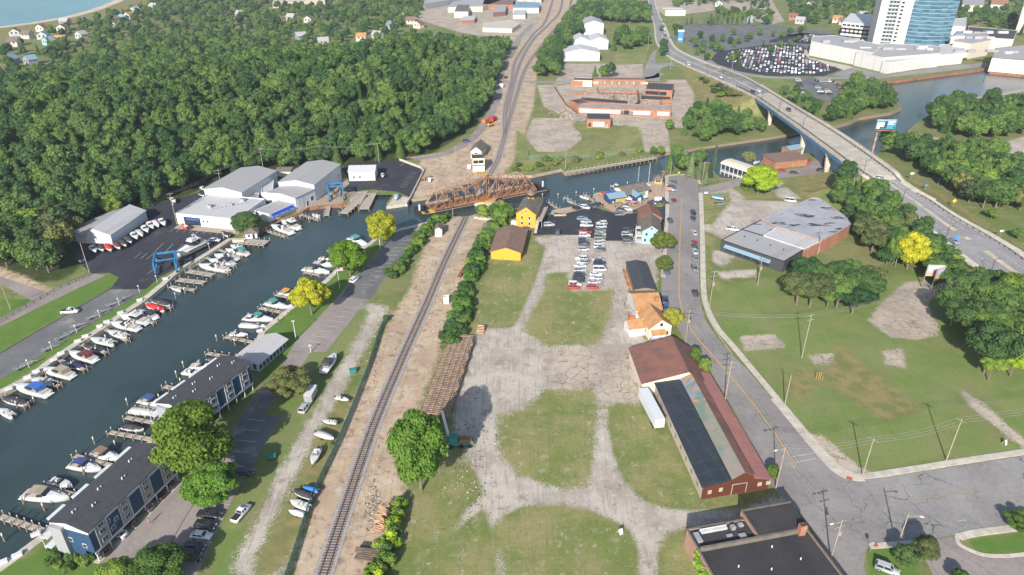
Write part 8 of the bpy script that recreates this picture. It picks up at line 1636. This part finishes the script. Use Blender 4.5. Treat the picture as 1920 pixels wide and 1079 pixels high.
simple_fence([(990,285),(988,300),(1080,296),(1108,300),(1205,283)],1.8,'green screened fence on the far bank','green_fence',3,3)
simple_fence([(868,640),(880,560),(887,540)],1.2,'weathered fence beside the hedge and field','wood')
simple_fence([(263,388),(300,376),(332,362),(372,348)],1.8,'chain link fence between marina lot and forest','steel',3,2)
t=thing('retaining_wall','grey concrete retaining wall around the upper marina yard','wall',(0,0,0)); w=GG([(749,301),(789,316),(795,322),(770,372),(762,386)]); mb=MB()
for a,b_ in zip(w[:-1],w[1:]): mb.bar(a+Vector((0,0,.5)),b_+Vector((0,0,.5)),.5,1.2)
mb.build('wall',M['conc'],t)
M['lattice']=mat('sun_bleached_lattice',(.33,.26,.2),(.2,.15,.11),.8,.9)
t=thing('salvaged_truss','long bed of rusty lattice trusses laid on the ground','truss',(0,0,0)); A=G(815,788);B=G(868,636); u=(B-A); L=u.length; t.location=A; t.rotation_euler=(0,0,math.atan2(u.y,u.x)); WT=7.6
for k in range(15):
    y=-WT/2+WT*k/14; mb=MB(); off=.8*math.sin(k*2.2); x0,x1=off,L-2+off*.5; n_=int((x1-x0)/1.25); zb,zt=.5+.06*k%.3,1.9+.15*(k%3)
    mb.bar((x0,y,zb),(x1,y,zb),.15); mb.bar((x0,y+.12,zt),(x1,y+.12,zt),.2,.15)
    for i in range(n_): xa=x0+i*1.25; mb.bar((xa,y,zb),(xa+.62,y+.1,zt),.1); mb.bar((xa+.62,y+.1,zt),(xa+1.25,y,zb),.1)
    mb.build('lattice_girder',M['tan_steel'] if k%2 else M['lattice'],t)
mb=MB()
for i in range(int(L/.8)):
    x=i*.8; e=WT/2*(1-.12*math.sin(i*.7)); mb.bar((x,-e,2.0),(x+.25,e,2.05),.26,.18,i%2)
    if i%2: mb.bar((x,-e,.6),(x,e,.6),.12)
mb.build('cross_members',[M['tan_steel'],M['lattice']],t)
def log_pile(px,n_,Ln,r,lb,m,name='log_pile',rz=0,spread=1.5,box=False,jit=.15):
    q_=G(*px); t=thing(name,lb,'timber pile',(q_.x,q_.y,0),rz); rr=random.Random(int(px[0])); k=0; lay=0
    cnt=max(2,int(n_**.5*1.3))
    while k<n_:
        for i in range(max(1,cnt-lay)):
            if k>=n_: break
            mb=MB(); x=-spread/2+spread*i/max(1,cnt-1)+lay*spread/cnt/2; z=r+lay*r*1.8; a=rr.uniform(-jit,jit); e=Ln/2*rr.uniform(.8,1.1)
            p0=(x-math.sin(a)*e,-math.cos(a)*e,z);p1=(x+math.sin(a)*e,math.cos(a)*e,z+rr.uniform(0,r))
            (mb.bar(p0,p1,r*2) if box else mb.tube(p0,p1,r,n=6)); mb.build('log' if not box else 'sleeper',M[m],t); k+=1
        lay+=1
log_pile((694,1040),16,5.5,.16,'stack of dark railway sleepers at the bottom beside the bushes','tie','sleeper_stack',1.45,3.2,True,.05)
M['freshwood']=mat('fresh_cut_wood',(.5,.33,.2),(.38,.24,.15),2,.9)
log_pile((716,982),42,2.6,.14,'heap of pale cut logs beside the bushes and the track','freshwood',rz=1.3,spread=4.5,jit=.7); log_pile((868,512),8,9,.12,'bundle of rusty rails lying beside the hedge','rust','rail_pile',-.2,2.2,True,.04); log_pile((902,622),12,2.4,.2,'pile of orange-brown timbers at the field edge','freshwood',rz=1.4,spread=3,jit=.2); log_pile((830,632),9,2.6,.15,'small stack of reddish sleepers near the truss','rust','sleeper_stack',1.5,2.2,True,.1)
log_pile((798,345)and(797,338),14,2.5,.2,'heap of brown timber debris at the end of the retaining wall','wood',rz=.6,spread=4,jit=.8)
for i in range(5):
    q_=G(893+i*8,410+i*1.2); o_=MB().box(-.85,.85,-.4,.4,0,.85).build('concrete_block',M['conc']); o_.location=q_; o_.rotation_euler=(0,0,-.1); tag(o_,'white block, %s from the left, at the track yard end'%ORD[i],'block','concrete blocks at the track end')
def box_thing(name,lb,cat,px,rz,dims,m,extra=None,z=0):
    q_=G(px[0],px[1],z); t=thing(name,lb,cat,(q_.x,q_.y,z),rz); a,b_,c_=dims; mb=MB(); mb.box(-a/2,a/2,-b_/2,b_/2,.35,c_); mb.build('body',M[m] if isinstance(m,str) else m,t); 
    mb=MB(); mb.box(-a/2-.06,a/2+.06,-b_/2-.06,b_/2+.06,c_+.003,c_+.1); mb.build('lid',M[m] if isinstance(m,str) else m,t)
    for x in (-a*.38,a*.38): mb=MB(); mb.box(x-.15,x+.15,-b_*.42,b_*.42,0,.35); mb.build('skid',M['dark'],t)
    return t
q_=Vector((37.9,144.3,0)); d=Vector((-1.95,12.5,0)); t=thing('semi_trailer','long white box semi-trailer parked beside the long warehouse','trailer',q_+d*.5,math.atan2(d.y,d.x)); L=13.6
mb=MB(); mb.box(-L/2,L/2,-1.3,1.3,1.15,3.9); mb.build('cargo_box',M['metalwall'],t); mb=MB(); mb.box(-L/2-.04,-L/2,-1.2,1.2,1.25,3.8); mb.build('rear_door',M['white'],t); mb=MB(); mb.box(-L/2+.3,L/2-.2,-.5,.5,.85,1.14); mb.build('chassis',M['dark'],t)
for x in (-L/2+1.6,-L/2+3.0):
    for y in (-1.2,.8): mb=MB(); mb.tube((x,y,.52),(x,y+.4,.52),.52,n=12); mb.build('wheel',M['black'],t)
q_=G(584,747); e_=G(592,733); t=thing('cargo_trailer','silver enclosed cargo trailer hitched behind the off-road car on the grass','trailer',q_,ang((573,767),(586,742))); mb=MB(); mb.box(-2.5,2.5,-1.1,1.1,.6,2.7); mb.build('cargo_box',M['steel'],t); mb=MB(); mb.box(-2.5,2.5,-1.1,1.1,2.705,2.78); mb.build('roof',M['white'],t)
for y in (-1.25,1.05): mb=MB(); mb.tube((-.3,y,.35),(-.3,y+.2,.35),.35,n=10); mb.build('wheel',M['black'],t)
mb=MB(); mb.bar((-2.5,-.6,.5),(-3.6,0,.5),.1); mb.bar((-2.5,.6,.5),(-3.6,0,.5),.1); mb.build('drawbar',M['dark'],t)
TEAL=pm('teal_skip',(.03,.2,.17)); box_thing('dumpster','green dumpster on the grass beside the gravel track','dumpster',(662,699),.3,(1.9,1.3,1.2),TEAL); box_thing('dumpster','green dumpster in the shade near the car park corner','dumpster',(511,860),.3,(1.6,1.2,1.1),TEAL)
box_thing('shipping_container','orange-red container on the rail yard, left of a pair','container',(911,231),1.1,(6,2.4,2.6),pm('cont_or',(.5,.16,.06))); box_thing('shipping_container','dark red container on the rail yard, right of a pair','container',(925,228),1.2,(6,2.4,2.6),pm('cont_red',(.4,.04,.05)))
box_thing('utility_cabinet','white utility cabinet left of the signal tower','cabinet',(880,318),0,(1.8,1.5,2.4),'white'); box_thing('utility_cabinet','white utility cabinet alone on the sand near the river','cabinet',(805,342),.2,(1.3,1.1,2.2),'white'); box_thing('utility_cabinet','white cabinet by the level crossing','cabinet',(940,165),.1,(2.6,1.6,3),'white')
t=thing('wheel_loader','small yellow wheel loader in front of the two containers','loader',G(920,237),.8); mb=MB(); mb.box(-2,1,-.9,.9,.7,1.7); mb.build('body',bpy.data.materials['yellow_steel'],t); mb=MB(); mb.box(-.6,.7,-.7,.7,1.71,3); mb.build('cab',M['glass'],t); mb=MB(); mb.box(2,2.8,-1.2,1.2,.2,1.1); mb.bar((1,0,1.2),(2.1,0,.7),.4); mb.build('bucket',bpy.data.materials['yellow_steel'],t)
for x in (-1.4,.9):
    for y in (-1.15,.75): mb=MB(); mb.tube((x,y,.65),(x,y+.4,.65),.65,n=12); mb.build('wheel',M['black'],t)
t=thing('crane_boom','old teal crane chassis with white boom parts under the big foreground tree','crane',G(862,835),.05); mb=MB(); mb.box(-3.2,3.6,-1.1,1.1,.8,1.5); mb.build('chassis',TEAL,t); mb=MB(); mb.box(-2.6,-.4,-1,1,1.51,2.9); mb.build('cab',TEAL,t); mb=MB(); mb.box(0,3.3,-.9,.9,1.51,2.2); mb.build('engine_cover',M['rust'],t); mb=MB(); mb.bar((-2.8,1.2,2.4),(-4.6,9.5,3.4),.6); mb.build('boom',M['white'],t)
for x in (-2.3,.4,2.6):
    for y in (-1.35,.95): mb=MB(); mb.tube((x,y,.6),(x,y+.4,.6),.6,n=10); mb.build('wheel',M['black'],t)
# pier trestle in the basin
A=G(1757,199,2);B=G(1925,168,2); d=B-A; t=thing('timber_trestle','long timber trestle walkway standing in the basin at the right','trestle',A.xy.to_3d(),math.atan2(d.y,d.x)); L=d.length+60; mb=MB(); mb.box(0,L,-1.8,1.8,1.6,2.1); mb.build('deck',M['deckwood'],t)
for i in range(int(L/4)): x=i*4+.5; mb=MB(); mb.bar((x,-1.6,-2.2),(x,-1.6,1.6),.3); mb.bar((x,1.6,-2.2),(x,1.6,1.6),.3); mb.bar((x,-2.2,-1.5),(x,1.6,1.4),.2); mb.build('bent',M['wood'],t)
# ------------------------------------------------------------ patio, umbrellas, people
sheet('patio',[(1115,365),(1155,358),(1222,343),(1243,336),(1246,350),(1249,373),(1235,383),(1208,393),(1190,400),(1165,402),(1150,398),(1135,390),(1118,386),(1060,401),(1036,403),(1037,398),(1080,389),(1119,380)],mat('patio_pavers',(.45,.31,.22),(.35,.24,.17),.8,.9,world=True,c3=(.5,.42,.34)),z=.07)
sheet('patio',[(1115,366),(1155,359),(1172,362),(1150,384),(1120,380)],M['freshwood'],z=.09)
sheet('parking_lot',[(1212,392),(1220,376),(1245,370),(1249,376),(1240,388)],M['asph_new'],z=.085)
sheet('flower_bed',[(1228,382),(1240,380),(1247,384),(1240,389),(1229,388)],mat('flower_bed_green',(.12,.2,.03),(.3,.3,.05),3,1,world=True),z=.1)
UM=[(1139,368,(.02,.07,.3),'navy blue'),(1148,366,(.02,.08,.33),'navy blue'),(1154,369,(.03,.09,.35),'navy blue'),(1144,371,(.02,.06,.28),'navy blue'),(1131,369,(.4,.03,.04),'red'),(1179,381,(.72,.72,.7),'white'),(1208,377,(.7,.7,.68),'white'),(1187,387,(.5,.2,.25),'pinkish'),(1170,388,(.3,.3,.35),'grey')]
for i,(x,y,c,cn_) in enumerate(UM):
    q_=G(x,y); t=thing('patio_umbrella','%s patio umbrella, %s across the restaurant patio'%(cn_,ORD[i]),'umbrella',(q_.x,q_.y,.1)); t.color=c+(1,); mb=MB(); mb.tube((0,0,0),(0,0,2.5),.04,n=5); mb.build('pole',M['steel'],t); mb=MB(); mb.tube((0,0,2.0),(0,0,2.6),1.6,.05,n=8,cap=False); o_=mb.build('canopy',M['canvas'],t); o_.color=c+(1,); mb=MB(); mb.tube((0,0,.68),(0,0,.74),.7,n=10); mb.build('table_top',M['deckwood'],t)
def person_mesh(pose=0):
    J=[(0,0,.98),(0,0,1.2),(0,0,1.42),(0,0,1.52),(0,.02,1.66),(0,.02,1.75),(.1,0,.95),(.12,.03+.1*pose,.52),(.12,-.02+.18*pose,.08),(.12,.13+.18*pose,.04),(-.1,0,.95),(-.12,.03-.12*pose,.52),(-.12,-.06-.22*pose,.08),(-.12,.09-.22*pose,.04),(.2,0,1.42),(.25,-.02-.08*pose,1.14),(.24,.1-.1*pose,.9),(.24,.13-.1*pose,.8),(-.2,0,1.42),(-.25,-.02+.08*pose,1.14),(-.24,.1+.12*pose,.9),(-.24,.13+.12*pose,.8)]
    E=[(0,1),(1,2),(2,3),(3,4),(4,5),(0,6),(6,7),(7,8),(8,9),(0,10),(10,11),(11,12),(12,13),(2,14),(14,15),(15,16),(16,17),(2,18),(18,19),(19,20),(20,21)]
    Rr=[.15,.14,.15,.06,.1,.07,.095,.065,.045,.035,.095,.065,.045,.035,.07,.048,.035,.028,.07,.048,.035,.028]
    me=bpy.data.meshes.new('body'); me.from_pydata(J,E,[]); o=bpy.data.objects.new('tmp',me); COL.objects.link(o); md=o.modifiers.new('s','SKIN'); 
    for i,r in enumerate(Rr): me.skin_vertices[0].data[i].radius=(r,r*(.72 if i<3 else 1))
    me.skin_vertices[0].data[0].use_root=True; o.modifiers.new('u','SUBSURF').levels=1
    dg=bpy.context.evaluated_depsgraph_get(); m2=bpy.data.meshes.new_from_object(o.evaluated_get(dg)); bpy.data.objects.remove(o)
    for q_ in ('skin','shirt','trousers'): pass
    m2.materials.clear(); m2.materials.append(M['skin']); m2.materials.append(M['canvas']); m2.materials.append(M['trouser'])
    for p_ in m2.polygons:
        z=p_.center.z; x=abs(p_.center.x); p_.use_smooth=True; p_.material_index=2 if z<1.0 and x<.2 and z>.5 else (1 if 1.0<=z<1.5 and x<.27 else 0)
    return m2
M['skin']=mat('skin',(.5,.3,.21),(.45,.27,.19)); M['trouser']=mat('denim',(.06,.08,.13),(.1,.11,.15)); M['hair']=mat('hair',(.06,.035,.02))
PMs=[person_mesh(0),person_mesh(1)]; mb=MB(); v_,f_=ico(2); mb.add([(x*.105,y*.115-.01,z*.11+1.73) for x,y,z in v_ if 1],[tuple(f) for f in f_],0,True); HAIR=me_of(mb,'hair',[M['hair']])
mb=MB(); mb.box(.02,.05,.09,.115,1.675,1.69); mb.box(-.05,-.02,.09,.115,1.675,1.69); EYES=me_of(mb,'face_features',[M['dark']])
def person(px,c,lb,g=None,rz=None,sc=1.0):
    q_=G(*px); t=thing('person',lb,'person',(q_.x,q_.y,.1),rng.uniform(0,6.28) if rz is None else rz,g); t.scale=(sc,sc,sc); o=link('body',rng.choice(PMs),t); o.color=c+(1,); o=link('hair',HAIR,t); link('eyes',EYES,t)
person((281,984),(.6,.62,.62),'person in a pale shirt walking alone across the apartment car park')
person((523,606),(.05,.06,.1),'person in dark clothes on the promenade by the moored boats')
SC=[(.7,.7,.7),(.5,.05,.06),(.05,.1,.35),(.08,.08,.08),(.2,.35,.5),(.6,.3,.3),(.6,.5,.1),(.3,.3,.32),(.1,.3,.15)]; SN=['white','red','blue','black','light blue','pink','yellow','grey','green']
for i in range(46):
    if i<34: x=1148+rng.random()*60; y=383+rng.random()*9+(x-1148)*-.05
    else: x=1120+rng.random()*35; y=366+rng.random()*9
    k=rng.randrange(9); person((x,y),SC[k],'small figure in a %s top in the crowd on the restaurant patio'%SN[k],'people on the restaurant patio')
for i in range(10):
    x=1150+i*6.2; y=384+(i*37%7); q_=G(x,y); t=thing('picnic_table','wooden picnic table in the crowd on the restaurant patio','table',(q_.x,q_.y,.07),.3*i,'picnic tables on the patio'); mb=MB(); mb.box(-.9,.9,-.38,.38,.7,.76); mb.build('table_top',M['freshwood'],t); mb=MB(); mb.box(-.9,.9,-.8,-.55,.42,.47); mb.box(-.9,.9,.55,.8,.42,.47); mb.build('bench',M['freshwood'],t)
# small lawn details
for i,(x,y) in enumerate(((1530,711),(1534,712),(1537,713),(1541,714))): mb=MB(); mb.tube((0,0,0),(0,0,2.6 if i<3 else 1.4),.09,n=6); o_=mb.build('bollard',M['yellow_line']); o_.location=G(x,y); tag(o_,'slim pale yellow guard post in the group on the lawn','post','guard posts on the lawn')
mb=MB(); mb.tube((0,0,0),(0,0,.05),.3,n=10); mb.tube((0,0,.05),(0,0,.7),.2,.04,n=10); o_=mb.build('traffic_cone',pm('cone_orange',(.8,.15,.02))); o_.location=G(952,652); tag(o_,'orange traffic cone alone on the gravel lot','cone')
# yard litter: chunks of rubble along the track and lots, uncountable
mb=MB(); rr=random.Random(3)
for k in range(2200):
    zone=rr.choice([(830,560,70,200),(700,720,40,200),(890,870,70,160),(800,560,40,80),(850,320,60,25),(1150,195,95,22),(1150,190,95,22),(1060,215,50,15),(700,950,30,60)])
    q_=G(zone[0]+rr.gauss(0,.35)*zone[2],zone[1]+rr.gauss(0,.35)*zone[3]) if zone[1]+0>0 else None
    s=rr.uniform(.06,.28)*(2.2 if zone[1]<230 else 1); a=rr.uniform(0,3.14); mb.bar((q_.x,q_.y,s*.3+tz_fast(q_) if 0 else s*.3),(q_.x+math.cos(a)*s*1.6,q_.y+math.sin(a)*s*1.6,s*.3),s,s*.6,rr.randrange(3))
tag(mb.build('rubble',[M['conc'],M['wood'],M['tie']]),'scattered rubble and debris on the dirt and gravel','debris',kind='stuff')
# ------------------------------------------------------------ haze
hz=MB().box(-3200,3200,-60,4200,-6,125).build('haze',[]); tag(hz,kind='stuff'); hz['label']='thin summer haze filling the air over the town'; hz['category']='haze'
m=bpy.data.materials.new('haze_air'); m.use_nodes=True; n=m.node_tree; n.nodes.remove(n.nodes['Principled BSDF']); v=N(n,'ShaderNodeVolumePrincipled'); v.inputs['Color'].default_value=(.75,.85,1,1); v.inputs['Density'].default_value=.00012; v.inputs['Anisotropy'].default_value=.2
n.links.new(v.outputs[0],n.nodes['Material Output'].inputs['Volume']); hz.data.materials.append(m)
